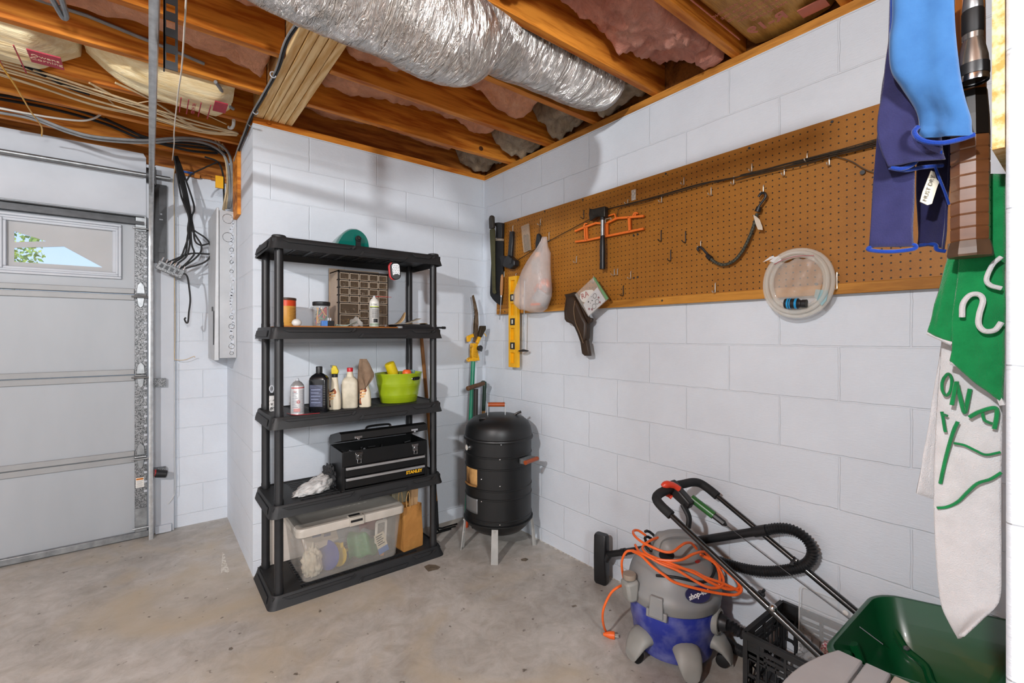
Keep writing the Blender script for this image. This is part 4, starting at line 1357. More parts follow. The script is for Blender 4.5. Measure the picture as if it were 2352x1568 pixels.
M_INK = mat('black ink', '1f2022', .5)
M_LIME = mat('lime band', 'c6d64a', .4)
sc1 = thing('spray_can', 'white spray can with a lime band and red straw, in front of the drawer cabinet', 'spray can', (-1.003, -.34, zb), 0, 'aerosol cans')
_, T1 = spray(sc1, -1.003, -.34, zb, .028, .178, dome=M_CANW)
wrap(sc1, T1, .0279, -170, 20, .112, .116, 'lime_band', M_LIME)
wrap(sc1, T1, .0279, -170, 20, .108, .1118, 'black_band', M_INK)
wrap(sc1, T1, .0279, -170, 20, .022, .107, 'grey_label', mat('grey label', '9a9a97', .4, c2='b6b6b2', scale=60, stretch=(1, 1, 6)))
wrap(sc1, T1, .0279, -170, 20, .002, .02, 'green_band', mat('sage band', '8fa08c', .4))
wrap(sc1, T1, .0281, -120, -70, .024, .045, 'black_panel', M_INK)
curvetext(sc1, T1, .028, -112, .125, .014, '1 CRC', M_INK)
lnm = MB()
for k in range(9):
    lnm.grid(lambda u, v, k=k: V((.0282 * math.cos(R(-135 + 75 * u)), .0282 * math.sin(R(-135 + 75 * u)), .052 + k * .0055 + v * .0018)), 8, 1)
lnm.b.transform(T1)
build(lnm, 'label_lines', M_INK, sc1, recalc=False)
build(MB().tube([(-.998, -.345, zb + .173), (-.95, -.345, zb + .175), (-.90, -.342, zb + .174)], .0014, 6), 'straw', mat('red straw', 'c23a3a', .4), sc1)
# work light
wl_ = thing('work_light', 'red and black LED work light hanging under the top shelf front', 'work light', (-.892, -.37, 1.665))
Tl = MX.Translation(V((-.890, -.37, 1.715))) @ MX.Rotation(R(-6), 4, 'Y') @ MX.Rotation(R(-14), 4, 'Z')


def lpart(mb_, nm, m_, **k):
    mb_.b.transform(Tl)
    return build(mb_, nm, m_, wl_, **k)


lpart(MB().prism(rrect(.062, .106, .029, 6), (-.004, .012, .003), (1, 0, 0), (0, 0, 1), .018), 'red_shell', mat('red plastic', 'c92a2e', .35), bev=.004)
lpart(MB().prism(rrect(.058, .1, .028, 6), (.002, -.003, 0), (1, 0, 0), (0, 0, 1), .016), 'black_face', M_BLACKP, bev=.004)
lpart(MB().prism([(-.02, -.028), (-.006, -.022), (.006, -.022), (.02, -.028), (.021, .03), (.012, .038), (-.012, .038), (-.021, .03)], (.004, -.0115, .004), (1, 0, 0), (0, 0, 1), .002), 'reflector', mat('bright reflector', 'eef0f2', .25, .3))
dm = MB()
for r_ in range(6):
    for c_ in range(4):
        dm.cyl((-.009 + c_ * .0095 - (.003 if r_ % 2 else 0), -.0135, -.017 + r_ * .0095), (-.009 + c_ * .0095 - (.003 if r_ % 2 else 0), -.0128, -.017 + r_ * .0095), .0026, n=8)
lpart(dm, 'diode_grid', M_STEELD)
lpart(MB().box((-.012, -.004, .045), (.012, .012, .058)), 'hook', M_BLACKP)
# papers, tray, scraps on the right
M_PAP = mat('old paper', 'd9bf92', .7, c2='b58a52', scale=30)
M_PAP2 = mat('printed paper', 'cfc9bd', .7, c2='8a7f6c', scale=60)


def leaf(mb_, pts, th=.0012):
    P = spline(pts[0], 5), spline(pts[1], 5)
    return mb_.grid(lambda u, v: P[0][min(len(P[0]) - 1, round(u * (len(P[0]) - 1)))].lerp(P[1][min(len(P[1]) - 1, round(u * (len(P[1]) - 1)))], v), len(P[0]) - 1, 3)


pz = z2 + .032
lf = leaf(MB(), ([(-.865, -.30, pz), (-.83, -.30, pz + .004), (-.80, -.30, pz + .03), (-.79, -.30, pz + .072)], [(-.855, -.18, pz), (-.81, -.18, pz + .004), (-.775, -.18, pz + .03), (-.755, -.2, pz + .075)]))
single(lf, 'curled_envelope', M_PAP, 'tan envelope curling up beside the drawer cabinet', 'paper', solid=.0012)
lf = leaf(MB(), ([(-.84, -.33, pz + .002), (-.79, -.33, pz + .006), (-.74, -.33, pz + .018), (-.70, -.33, pz + .036)], [(-.82, -.2, pz + .002), (-.77, -.2, pz + .008), (-.72, -.2, pz + .02), (-.67, -.2, pz + .04)]))
single(lf, 'folded_leaflet', M_PAP2, 'printed leaflet lying open on the black tray', 'paper', solid=.0012)
lf = leaf(MB(), ([(-.80, -.35, pz + .001), (-.74, -.35, pz + .004), (-.68, -.35, pz + .007), (-.66, -.34, pz + .001)], [(-.79, -.22, pz + .001), (-.73, -.22, pz + .005), (-.67, -.22, pz + .009), (-.65, -.22, pz + .002)]))
single(lf, 'tan_card', M_PAP, 'flat tan card under the printed leaflet', 'paper', solid=.0012)
tr = MB().box((-.845, -.40, z2 + .014), (-.672, -.12, z2 + .018)).box((-.845, -.40, z2 + .018), (-.672, -.395, z2 + .03)).box((-.845, -.125, z2 + .018), (-.672, -.12, z2 + .03)).box((-.845, -.395, z2 + .018), (-.84, -.125, z2 + .03)).box((-.677, -.395, z2 + .018), (-.672, -.125, z2 + .03))
single(tr, 'plastic_tray', M_BLACKP, 'shallow black tray of papers at the right of the second shelf', 'tray')
single(MB().cyl((-.86, -.408, z2 + .011), (-.575, -.395, z2 + .011), .0062, n=12).cyl((-.592, -.396, z2 + .011), (-.57, -.395, z2 + .011), .0085, n=12), 'black_rod', M_BLACKP, 'thin black rod jutting past the right end of the second shelf', 'rod')
mb = MB()
rp_ = random.Random(2)
mb.grid(lambda u, v: V((-1.215 + .12 * u, -.33 + .03 * v, zb + .002 + .055 * max(0, u - .35) ** 1.3 * (1 - .5 * v) + .01 * math.sin(u * 9 + v * 4) * (1 - u))), 16, 5)
single(mb, 'plastic_bag', film('pale green film', 'c4d8cc', .55, .2, .6, 60), 'crumpled pale green plastic bag in front of the drawer cabinet', 'bag', solid=.001)
mb = MB()
mb.grid(lambda u, v: V((-1.12 + .075 * u, -.262 + .02 * math.sin(u * PI) * v - .012, zb + .048 + .06 * v * (1 - abs(u - .5) * 1.0) + .006 * math.sin(u * 11 + v * 7))), 12, 8)
for v in mb.b.verts:
    v.co.z -= .047
single(mb, 'clear_bag', film('clear film', 'd8d6d0', .28, .12, .6, 60), 'crumpled clear bag standing against the big left drawers', 'bag', solid=.001)
single(MB().cyl((-.985, -.36, zb + .004), (-.93, -.375, zb + .004), .0035, n=8).box((-.955, -.376, zb + .0005), (-.945, -.366, zb + .012)), 'small_screw', M_CHROME, 'loose silver screw lying on the brown board', 'screw')
single(MB().lathe([(.018, 0), (.019, .003), (.019, .014), (.016, .016)], (-.872, -.395, z2 + .002), n=18), 'tape_roll', M_GREYC, 'small grey roll at the front edge beside the black tray', 'roll')

# ------------------------------------------------------------------ middle shelf
z3 = SZ[2] - .0055
kn_ = thing('utility_knife', 'white and black utility tool standing at the left end of the middle shelf', 'knife', (-1.50, -.16, z3))
build(MB().box((-1.512, -.168, z3), (-1.488, -.152, z3 + .085)), 'body', mat('white grip', 'd8d8d6', .4, c2='3a3a3a', scale=70, lo=.4, hi=.5), kn_, bev=.003)
build(MB().box((-1.511, -.167, z3 + .0855), (-1.489, -.153, z3 + .1)), 'collar', M_BLACKP, kn_)
build(MB().tube([(-1.5 + .010 * math.cos(t), -.16, z3 + .122 + .017 * math.sin(t)) for t in [2 * PI * i / 18 for i in range(18)]], .0035, 6, closed=True).box((-1.505, -.163, z3 + .1), (-1.495, -.157, z3 + .108)), 'loop', M_WHITE, kn_)
sc2 = thing('spray_can', 'silver and white spray can with red print, leftmost can on the middle shelf', 'spray can', (-1.415, -.345, z3), 0, 'aerosol cans')
_, T2 = spray(sc2, -1.415, -.345, z3, .0335, .186, body=mat('silver white can', 'c9cacb', .3, .25, c2='d9dadb'), dome=mat('satin dome', 'b4b5b6', .3, .5))
M_REDI = mat('red ink', 'c8423f', .5)
M_BLUEI = mat('blue grey ink', '7d8796', .5)
wrap(sc2, T2, .0332, -160, 10, .137, .142, 'red_band', M_REDI)
lnm = MB()
for k in range(14):
    lnm.grid(lambda u, v, k=k: V((.0333 * math.cos(R(-150 + (50 - 9 * (k % 3)) * u)), .0333 * math.sin(R(-150 + (50 - 9 * (k % 3)) * u)), .016 + k * .0078 + v * .0024)), 6, 1)
for k in range(26):
    lnm.grid(lambda u, v, k=k: V((.0333 * math.cos(R(-85 + 60 * u)), .0333 * math.sin(R(-85 + 60 * u)), .012 + k * .0045 + v * .0012)), 6, 1)
lnm.b.transform(T2)
build(lnm, 'label_lines', M_BLUEI, sc2, recalc=False)
mb = MB()
for ro, ri in ((.0085, .0065), (.005, .003)):
    mb.grid(lambda u, v: V((.0335 * math.cos(R(-95) + (ri + (ro - ri) * v) * math.cos(2 * PI * u) / .0335), .0335 * math.sin(R(-95) + (ri + (ro - ri) * v) * math.cos(2 * PI * u) / .0335), .068 + (ri + (ro - ri) * v) * math.sin(2 * PI * u))), 20, 1)
mb.b.transform(T2)
build(mb, 'red_ring', M_REDI, sc2, recalc=False)
curvetext(sc2, T2, .0335, -122, .12, .013, 'Cr', M_REDI)
wrap(sc2, T2, .0334, -135, -80, .018, .034, 'red_print', mat('pale red ink', 'd79a98', .5))
single(MB().tube([(-1.455, -.30, z3 + .004), (-1.43, -.385, z3 + .004), (-1.32, -.40, z3 + .004)], .002, 6, sub=4), 'red_straw', mat('red straw loose', 'b03038', .4), 'thin red straw lying at the front of the middle shelf', 'straw')
# motor oil bottle
ob_ = thing('oil_bottle', 'black motor oil bottle standing on the middle shelf', 'bottle', (-1.30, -.32, z3))


def bottle(root, c, w, d, h, neck, capm, capr, body, rot=0, sh=.74, caph=.028):
    rs_ = []
    Rz = MX.Rotation(rot, 3, 'Z')
    for f_, sx_, e_ in ((0, .9, 0), (.01, .97, 0), (.03, 1, 0), (sh * .96, 1, 0), (sh + .03, .93, 0), (sh + .08, .72, 0), (sh + .12, .46, 0)):
        ww = max(w * sx_, neck * 2)
        dd = max(d * sx_, neck * 2)
        r_ = min(ww, dd) * .3 if sx_ > .6 else min(ww, dd) * .48
        rs_.append([V(c) + Rz @ V((x, y, 0)) + V((0, 0, f_ * h)) for x, y in rrect(ww, dd, r_, 5)])
    rs_.append([V(c) + Rz @ V((x, y, 0)) + V((0, 0, h - caph)) for x, y in rrect(neck * 2, neck * 2, neck * .97, 5)])
    o = build(MB().rings(rs_), 'bottle_body', body, root)
    if capm:
        build(MB().lathe([(capr, h - caph), (capr, h - .003), (capr * .92, h)], c, n=20), 'cap', capm, root, bev=.0008)
    return o, Rz


bo = mat('glossy black bottle', '17181c', .22, c2='101114')
_, Rz = bottle(ob_, V((-1.30, -.32, z3)), .098, .058, .242, .0135, M_BLACKP, .0165, bo, R(-38), .72, .034)
mb = MB().slab([V((-1.30, -.32, z3)) + Rz @ V((x, -.0305, z)) for x, z in ((-.038, .03), (.03, .03), (.03, .145), (-.038, .145))], Rz @ V((0, .002, 0)))
build(mb, 'label', mat('dark blue label', '3a3f55', .3, c2='5d6377', scale=40, stretch=(1, 1, 3)), ob_)
mb = MB()
for k in range(12):
    mb.slab([V((-1.30, -.32, z3)) + Rz @ V((x, -.0312, .04 + k * .009 + z)) for x, z in ((.034, 0), (.045, 0), (.045, .0015), (.034, .0015))], Rz @ V((0, .0025, 0)))
build(mb, 'gauge_marks', M_GREYC, ob_)
mb = MB()
for k in range(5):
    mb.slab([V((-1.30, -.32, z3)) + Rz @ V((x, -.0318, .05 + k * .017 + z)) for x, z in ((-.03, 0), (.02 - .01 * (k % 2), 0), (.02 - .01 * (k % 2), .004), (-.03, .004))], Rz @ V((0, .0012, 0)))
build(mb, 'label_print', mat('pale blue ink', '8d97b5', .5), ob_)
# two trigger bottles and a jug
M_CREAM = mat('cream plastic', 'dfd6c0', .35, c2='d5cbb2', scale=8, sss=.1)
M_GOR = mat('orange black label', '9a4a1c', .4, c2='23160d', scale=38, lo=.42, hi=.55)


def trigger(root, c, rot, h, cap=True):
    Rz = MX.Rotation(rot, 3, 'Z')
    rs_ = []
    for z, w, d in ((0, .058, .038), (.004, .066, .044), (.04, .066, .044), (.085, .058, .04), (.115, .042, .034), (.15, .036, .03), (.18, .03, .028)):
        rs_.append([V(c) + Rz @ V((x, y, 0)) + V((0, 0, z)) for x, y in rrect(w, d, min(w, d) * .42, 5)])
    build(MB().rings(rs_), 'bottle_body', M_CREAM, root)
    lb__ = MB()
    lb__.slab([V(c) + Rz @ V((x, -.0215 + (.0015 if z < .1 else .0045), z)) for x, z in ((-.029, .015), (.012, .015), (.012, .1), (.002, .118), (-.024, .1))], Rz @ V((0, .004, 0)))
    l_ = build(lb__, 'label', M_GOR, root)
    ms = MB()
    for k, (z, w) in enumerate(((.088, .026), (.07, .03), (.055, .022))):
        ms.slab([V(c) + Rz @ V((x, -.0243, zz)) for x, zz in ((-.024, z), (-.024 + w, z + .004), (-.024 + w, z + .013), (-.024, z + .009))], Rz @ V((0, .0012, 0)))
    build(ms, 'label_print', mat('label cream print', 'e0b27a', .5), l_)
    if cap:
        build(MB().lathe([(.0165, .178), (.0165, .196)], c, n=18), 'collar', M_BLACKP, root)
        tm_ = MB()
        tm_.loft([[V(c) + Rz @ V((x, y, z)) for x, y, z in ring] for ring in (
            [(-.016, -.011, .196), (.017, -.011, .196), (.017, .011, .196), (-.016, .011, .196)],
            [(-.017, -.011, .215), (.021, -.011, .212), (.021, .011, .212), (-.017, .011, .215)],
            [(-.016, -.009, .243), (.008, -.009, .24), (.008, .009, .24), (-.016, .009, .243)])])
        build(tm_, 'trigger_head', mat('yellow trigger', 'd9c21c', .35), root, bev=.003)
        build(MB().box(V(c) + V((-.022, -.008, .232)), V(c) + V((-.016, .008, .244))), 'nozzle', M_GREYC, root)


g1 = thing('spray_bottle', 'cream spray bottle with a yellow trigger cap on the middle shelf', 'spray bottle', (-1.215, -.315, z3), 0, 'trigger bottles')
trigger(g1, V((-1.212, -.30, z3)), R(-28), .244)
jg = thing('jug', 'cream square bottle with a red cap on the middle shelf', 'bottle', (-1.13, -.30, z3))
_, Rz = bottle(jg, V((-1.125, -.29, z3)), .086, .07, .226, .015, mat('red cap', 'c8202c', .35), .0165, mat('stained cream plastic', 'd9d2bd', .4, c2='b9b29d', scale=20), R(-24), .66, .022)
mb = MB().slab([V((-1.125, -.29, z3)) + Rz @ V((-.0425, y, z)) for y, z in ((.024, .024), (-.024, .024), (-.024, .135), (.024, .14))], Rz @ V((.003, 0, 0)))
lg = build(mb, 'side_label', mat('grey jug label', '6f6a64', .5, c2='59544e'), jg)
mb = MB()
mb.lathe([(.017, -.0008), (.017, .0008)], V((-1.125, -.29, z3 + .085)) + Rz @ V((-.0445, 0, 0)), Rz @ V((-1, 0, 0)), 18)
build(mb, 'label_ring', mat('pale label ring', '9f9b93', .5), lg)
g2 = thing('spray_bottle', 'cream spray bottle with a brown rag hung over its top', 'spray bottle', (-1.05, -.32, z3), 0, 'trigger bottles')
trigger(g2, V((-1.047, -.315, z3)), R(-30), .244)
# rag draped over the second bottle: two hanging flaps joined over the nozzle
F0 = [(-1.0895,-0.345,1.2091),(-1.0944,-0.345,1.1751),(-1.092,-0.345,1.1457),(-1.0821,-0.345,1.1159),(-1.0697,-0.345,1.0833),(-1.0572,-0.345,1.0481)]
F1 = [(-1.0497,-0.345,1.2079),(-1.032,-0.345,1.1801),(-1.0167,-0.345,1.1472),(-1.0039,-0.345,1.1142),(-1.0167,-0.345,1.0851),(-1.0522,-0.345,1.0453)]
B0 = [(-1.0707,-0.3,1.2067),(-1.0808,-0.3,1.1674),(-1.0833,-0.3,1.1179),(-1.0858,-0.3,1.0684),(-1.0808,-0.3,1.0185),(-1.0682,-0.3,0.9877)]
B1 = [(-1.0327,-0.3,1.2055),(-1.0173,-0.3,1.1774),(-1.0044,-0.3,1.1491),(-0.9966,-0.3,1.1235),(-1.007,-0.3,1.1088),(-1.0327,-0.3,1.1002)]
rag_ = MB()
n_ = 14
SF = [spline(x, 5) for x in (F0, F1, B1, B0)]
rs_ = []
for j in range(26):
    q_ = [P_[j] for P_ in SF]
    ring = []
    for s0, (pa, pb_) in enumerate(((q_[0], q_[1]), (q_[1], q_[2]), (q_[2], q_[3]), (q_[3], q_[0]))):
        k_ = 10 if s0 % 2 == 0 else 4
        for i in range(k_):
            p = pa.lerp(pb_, i / k_)
            fold = math.sin(i / k_ * PI * 3 + j * .12) * .0045 * (j / 25 + .2)
            ring.append(p + V((0, -fold if s0 == 0 else fold, 0)))
    rs_.append(ring)
single(rag_.rings(rs_, True, True), 'rag', mat('brown rag cloth', '8c7560', .9, c2='75604d', scale=30, bmp=.3, bscale=300), 'brown rag draped over the second cream spray bottle', 'cloth', ang=1.4)
# green oval tub
M_GREEN = mat('lime green enamel', '9fb61e', .3, c2='93aa18', coat=.4)
bk_ = thing('metal_tub', 'lime green oval metal tub with cut-out handles on the middle shelf', 'tub', (-.80, -.225, z3))
tbp = [(.098, .0), (.1, .002), (.104, .03), (.1065, .034), (.106, .04), (.1085, .044), (.108, .05), (.116, .098), (.1185, .102), (.118, .108), (.1205, .112), (.12, .118), (.129, .17), (.132, .174), (.132, .178), (.129, .178), (.126, .172), (.105, .04), (.095, .006)]
build(MB().lathe(tbp, (-.80, -.225, z3), n=48, sx=1.14, sy=.84), 'body', M_GREEN, bk_, ang=.9)
hp = MB()
a0 = R(-62)
hc = V((-.80 + .128 * 1.14 * math.cos(a0), -.225 + .128 * .84 * math.sin(a0), z3 + .145))
hu = V((-1.14 * math.sin(a0), .84 * math.cos(a0), 0)).normalized()
hn = V((math.cos(a0) * .84, 1.14 * math.sin(a0), 0)).normalized()
build(hp.prism(rrect(.062, .02, .0098, 6), hc + hn * .0015, hu, V((0, 0, 1)) + hn * .3, .004), 'handle_slot', M_BLACKR, bk_)
build(MB().ball(hc - hu * .024 - hn * .003, (.010, .006, .008)), 'slot_edge', M_CHROME, bk_)
zr = z3 + .006
ys = thing('spray_can', 'yellow spray can leaning in the green tub', 'spray can', (-.86, -.22, zr + .03), 0, 'aerosol cans')
lean = MX.Rotation(R(-24), 3, 'Y') @ MX.Rotation(R(4), 3, 'X')
M_YC = mat('yellow can paint', 'd9c114', .35, c2='ccb40e')
_, T3 = spray(ys, -.80, -.25, zr + .055, .032, .20, lean, mat('yellow can label', 'd3bb12', .35), capm=M_YC)
wrap(ys, T3, .0322, -150, 10, .02, .062, 'white_label', mat('white can label', 'd8d4cc', .4, c2='5a5a58', scale=40))
wrap(ys, T3, .0323, -150, -100, .045, .075, 'red_label', M_REDI)
curvetext(ys, T3, .0323, -75, .118, .026, 'Tuff', M_INK)
curvetext(ys, T3, .0323, -75, .093, .026, 'Stuff', M_INK)
single(MB().lathe([(.0, -.03), (.022, -.03), (.027, .0), (.028, .025), (.024, .036), (.019, .042), (.008, .043)], (-.775, -.285, zr + .15), n=18), 'orange_dome', mat('bright orange plastic', 'f06a2c', .4), 'bright orange rounded plastic piece sticking out of the green tub', 'toy')
wb = MB()
rw = random.Random(6)
for k in range(12):
    x, y = -.735 + rw.uniform(-.018, .018), -.255 + rw.uniform(-.015, .015)
    wb.tube([(x, y, zr + .10), (x + rw.uniform(-.008, .012), y, zr + .15), (x + rw.uniform(-.015, .03), y + rw.uniform(-.01, .01), zr + .178 + rw.uniform(0, .012))], .003, 6, sub=3)
single(wb, 'teal_wire_brush', mat('teal bristles', '4d8a8f', .5, c2='a9c4c0', scale=50), 'teal and white bristles poking from the green tub', 'brush')
single(MB().box((-.84, -.27, zr + .004), (-.74, -.19, zr + .12)), 'red_carton', mat('red carton', '8a2a26', .5), 'dark red carton inside the green tub', 'box')

# ------------------------------------------------------------------ fourth shelf: tool box and rags
z4 = SZ[1] - .0055
tbx = thing('tool_box', 'black steel tool chest with two drawers and a raised lid', 'tool box', (-.955, -.30, z4), R(-1.5))


def loc(o):
    return MW[o]


def tb(mb_, nm, m_, parent=tbx, **k):
    return build(mb_, nm, m_, parent, T=False, **k)


W2, D0, D1, H = .25, -.115, .115, .218
M_TB = mat('black powder coat', '121314', .38, c2='0e0f10', scale=30, bmp=.08, bscale=300, bdist=.0006)
b0 = MB()
t_ = .004
b0.box((-W2, D0, 0), (W2, D1, .012)).box((-W2, D1 - t_, .012), (W2, D1, H)).box((-W2, D0, .012), (-W2 + t_, D1 - t_, H)).box((W2 - t_, D0, .012), (W2, D1 - t_, H))
b0.box((-W2 + t_, D0, .138), (W2 - t_, D0 + t_, H)).box((-W2 + t_, D0, .012), (-W2 + .016, D0 + t_, .138)).box((W2 - .016, D0, .012), (W2 - t_, D0 + t_, .138))
b0.box((-W2 + t_, D0 + t_, .135), (W2 - t_, D1 - t_, .139))
tb(b0, 'body', M_TB, bev=.0015)
for k, (z0, z1) in enumerate(((.02, .076), (.08, .134))):
    d_ = tb(MB().box((-W2 + .017, D0 - .001, z0), (W2 - .017, D0 + .2, z1)), 'drawer', M_TB, bev=.0015)
    hb = MB()
    hb.bar((-W2 + .02, D0 - .006, z1 - .008), (W2 - .02, D0 - .006, z1 - .008), .012, .013, (0, 0, 1))
    tb(hb, 'drawer_pull', mat('brushed aluminium', 'b6b7b8', .35, .6), d_, bev=.002)
    if k == 0:
        tb(MB().text('STANLEY', (.165, D0 - .0018, .045), (1, 0, 0), (0, 0, 1), .0245, .0004, bold=.0009), 'lettering', mat('yellow lettering', 'f0b41c', .45), d_)
# tools lying in the top tray
tt = MB()
rt = random.Random(4)
for k in range(14):
    x = rt.uniform(-.22, .2)
    tt.cyl((x, rt.uniform(-.09, .06), H - .03), (x + rt.uniform(-.06, .06), rt.uniform(-.09, .06), H - .024), rt.uniform(.004, .007), n=8)
tb(tt, 'tray_tools', M_STEELD)
# lid hinged at the back, opened a little
Lr = MX.Translation(V((0, D1, H + .004))) @ MX.Rotation(R(-14), 4, 'X') @ MX.Translation(V((0, -D1, 0)))
ld = MB()
prof_ = [(D0 - .003, 0), (D0 - .003, .036), (D0 + .03, .05), (D1 - .03, .05), (D1, .036), (D1, 0)]
inn = [(D0 + .001, 0), (D0 + .001, .034), (D0 + .032, .046), (D1 - .032, .046), (D1 - .004, .034), (D1 - .004, 0)]
for xa, xb in ((-W2 - .002, W2 + .002),):
    rs_ = [[(x, y, z) for y, z in prof_ + inn[::-1]] for x in (xa, xb)]
    ld.rings(rs_)
    for x in (xa, xb - .004):
        ld.rings([[(x + e, y, z) for y, z in prof_] for e in (0, .004)])
ld.b.transform(Lr)
lid = tb(ld, 'lid', M_TB, bev=.0015)
hm = MB().tube([(-.075, 0, .05), (-.07, 0, .062), (-.055, 0, .067), (0, 0, .069), (.055, 0, .067), (.07, 0, .062), (.075, 0, .05)], .0065, 8, sub=3, sx=1.6)
hm.b.transform(Lr)
tb(hm, 'handle', M_BLACKP, lid)
hc_ = MB().box((-.085, -.012, .05), (-.055, .012, .0545)).box((.055, -.012, .05), (.085, .012, .0545))
for x in (-.07, .07):
    q_ = MB().box((x - .014, -.012, .05), (x + .014, .012, .0545))
    q_.b.transform(Lr)
    tb(q_, 'handle_clip', M_CHROME, lid)
hc_.b.free()
for x in (-.16, .17):
    lc = MB().box((x - .016, D0 - .008, .168), (x + .016, D0 - .001, .2)).box((x - .02, D0 - .006, .195), (x + .02, D0 - .001, .207))
    lc.tube([(x - .009, D0 - .011, .17), (x - .011, D0 - .012, .152), (x + .009, D0 - .012, .15), (x + .009, D0 - .011, .172)], .0022, 6, closed=True)
    lc.cyl((x, D0 - .012, .186), (x, D0 - .006, .186), .009, n=12)
    tb(lc, 'latch', M_CHROME, bev=.001)
    lk = MB().box((x - .02, D0 - .008, .004), (x + .02, D0 - .003, .016)).box((x - .006, D0 - .009, -.004), (x + .006, D0 - .003, .006))
    lk.b.transform(Lr)
    tb(lk, 'strike', M_CHROME, lid, bev=.001)


def cloth_lump(c, sx, sy, sz, seed, rot, m_, nm, label, amp=.3, lift=None):
    """crumpled cloth lying on a surface: flattened folded mass with deep creases"""
    mb_ = MB()
    Rz = MX.Rotation(rot, 3, 'Z')
    mb_.ball((0, 0, 0), 1, 64, 40)
    for v in mb_.b.verts:
        p = v.co.copy()
        q_ = V((p.x * 1.6 + seed, p.y * 2.2, p.z * 1.6))
        cr = abs(NZ.noise(q_ * 1.5)) * 1.2 + abs(NZ.noise(q_ * 3.3)) * .5
        d = 1 + amp * (cr - .35) + .06 * NZ.noise(q_ * 7)
        p = V((p.x * sx * d, p.y * sy * d, (p.z * d * .9 + .62) * sz))
        p.z *= lift(p.x / sx) if lift else 1
        p.z = max(p.z, .0006 + .0015 * (1 + NZ.noise(q_ * 4)))
        v.co = V(c) + Rz @ p
    return single(mb_, nm, m_, label, 'cloth', ang=2.)


M_RAG = mat('white cotton rag', 'dcdcda', .9, c2='a9a9a8', scale=22, bmp=.25, bscale=260)
cloth_lump((-1.325, -.295, z4), .105, .058, .058, 4.2, R(14), M_RAG, 'white_rag', 'crumpled white cotton rag lying left of the tool chest', .26, lambda t: .75 + .45 * t)
cloth_lump((-1.222, -.235, z4), .035, .07, .075, 9.1, 0, mat('black cloth', '3a3b3d', .9, c2='202122', scale=30, bmp=.2, bscale=200), 'dark_cloth', 'dark bunched cloth squeezed between the white rag and tool chest', .4)

# ------------------------------------------------------------------ bottom shelf: clear bin, paper bag and more
z5 = SZ[0] - .0055
bn = thing('storage_bin', 'clear plastic storage bin with a grey lid on the bottom shelf', 'bin', (-1.14, -.21, z5))
bx0, bx1, by0, by1 = -1.39, -.875, -.365, -.05
M_BIN = film('cloudy clear plastic', 'd2cdc5', .2, .22)
rs_ = []
for f_, e in ((0, 0), (.02, .004), (1, .03)):
    rs_.append([(x + (bx0 + bx1) / 2, y + (by0 + by1) / 2, z5 + .003 + f_ * .272) for x, y in rrect(bx1 - bx0 + 2 * e - .01, by1 - by0 + 2 * e * .7, .03, 5)])
build(MB().rings(rs_, True, False), 'tub', M_BIN, bn, solid=.003)
lr = []
for e, z in ((.032, .252), (.044, .25), (.046, .282), (.040, .292), (.02, .294), (.01, .288)):
    lr.append([(x + (bx0 + bx1) / 2, y + (by0 + by1) / 2, z5 + z) for x, y in rrect(bx1 - bx0 + 2 * e - .01, by1 - by0 + 2 * e * .7, .036, 5)])
build(MB().rings(lr, False, True), 'lid', mat('frosted grey lid', 'c4beb4', .35, c2='b6b0a6', sss=.15), bn)
build(MB().box((-1.165, by0 - .042, z5 + .25), (-1.085, by0 - .03, z5 + .29)).box((-1.165, by0 - .042, z5 + .286), (-1.085, by0 + .01, z5 + .298)), 'latch', mat('latch plastic', 'b9b3a8', .35), bn, bev=.003)
build(MB().box((-1.16, by0 - .044, z5 + .272), (-1.095, by0 - .041, z5 + .284)).box((-1.16, by0 - .02, z5 + .2975), (-1.1, by0 + .004, z5 + .2995)), 'latch_slot', M_BLACKR, bn)
cloth_lump((-1.33, -.30, z5 + .006), .05, .045, .10, 2.7, R(20), mat('cream cotton cloth', 'd9d0bb', .9, c2='b5aa92', scale=18), 'cotton_cloth', 'cream cloth bundled in the left end of the clear bin', .4)
fn_ = thing('funnel', 'blue and yellow plastic funnel lying inside the clear bin', 'funnel', (-1.2, -.28, z5 + .02))
build(MB().lathe([(.078, 0), (.08, .004), (.07, .012), (.03, .05)], (-1.258, -.305, z5 + .088), (.80, .55, -.12), 26), 'blue_cone', mat('blue plastic', '3a4796', .4), fn_)
build(MB().lathe([(.062, 0), (.064, .004), (.02, .05), (.011, .055), (.009, .10)], (-1.20, -.30, z5 + .072), (.85, .5, -.1), 26).box((-1.195, -.345, z5 + .125), (-1.18, -.338, z5 + .15)), 'yellow_cone', mat('yellow plastic', 'd6b21e', .4), fn_)
bx_ = MB()
for k in range(4):
    bx_.box((-1.375, -.30 + k * .012, z5 + .135 + k * .006), (-1.20, -.292 + k * .012, z5 + .232), MX.Rotation(R(-14), 3, 'Y'))
single(bx_, 'folded_carton', mat('pale carton', 'c4b8a8', .6, c2='a99d8e', scale=9), 'pale folded carton with blue print inside the clear bin', 'carton')
cn = MB().box((-1.33, -.303, z5 + .20), (-1.285, -.301, z5 + .222)).box((-1.27, -.303, z5 + .19), (-1.235, -.301, z5 + .205))
single(cn, 'blue_print_card', mat('faded blue ink', '5f6784', .6), 'card of faded blue print on the carton inside the clear bin', 'card')
gb = MB()
gb.grid(lambda u, v: V((-1.13 + .17 * u, -.30 + .02 * math.sin(u * 7) + .05 * v, z5 + .02 + .13 * v * (.6 + .4 * math.sin(u * 3 + .6)) + .01 * math.sin(u * 13))), 18, 10)
single(gb, 'green_bag', film('green film', '4f9a5a', .6, .25, .5, 50), 'green plastic bag inside the clear bin', 'bag', solid=.0015)
rb = MB()
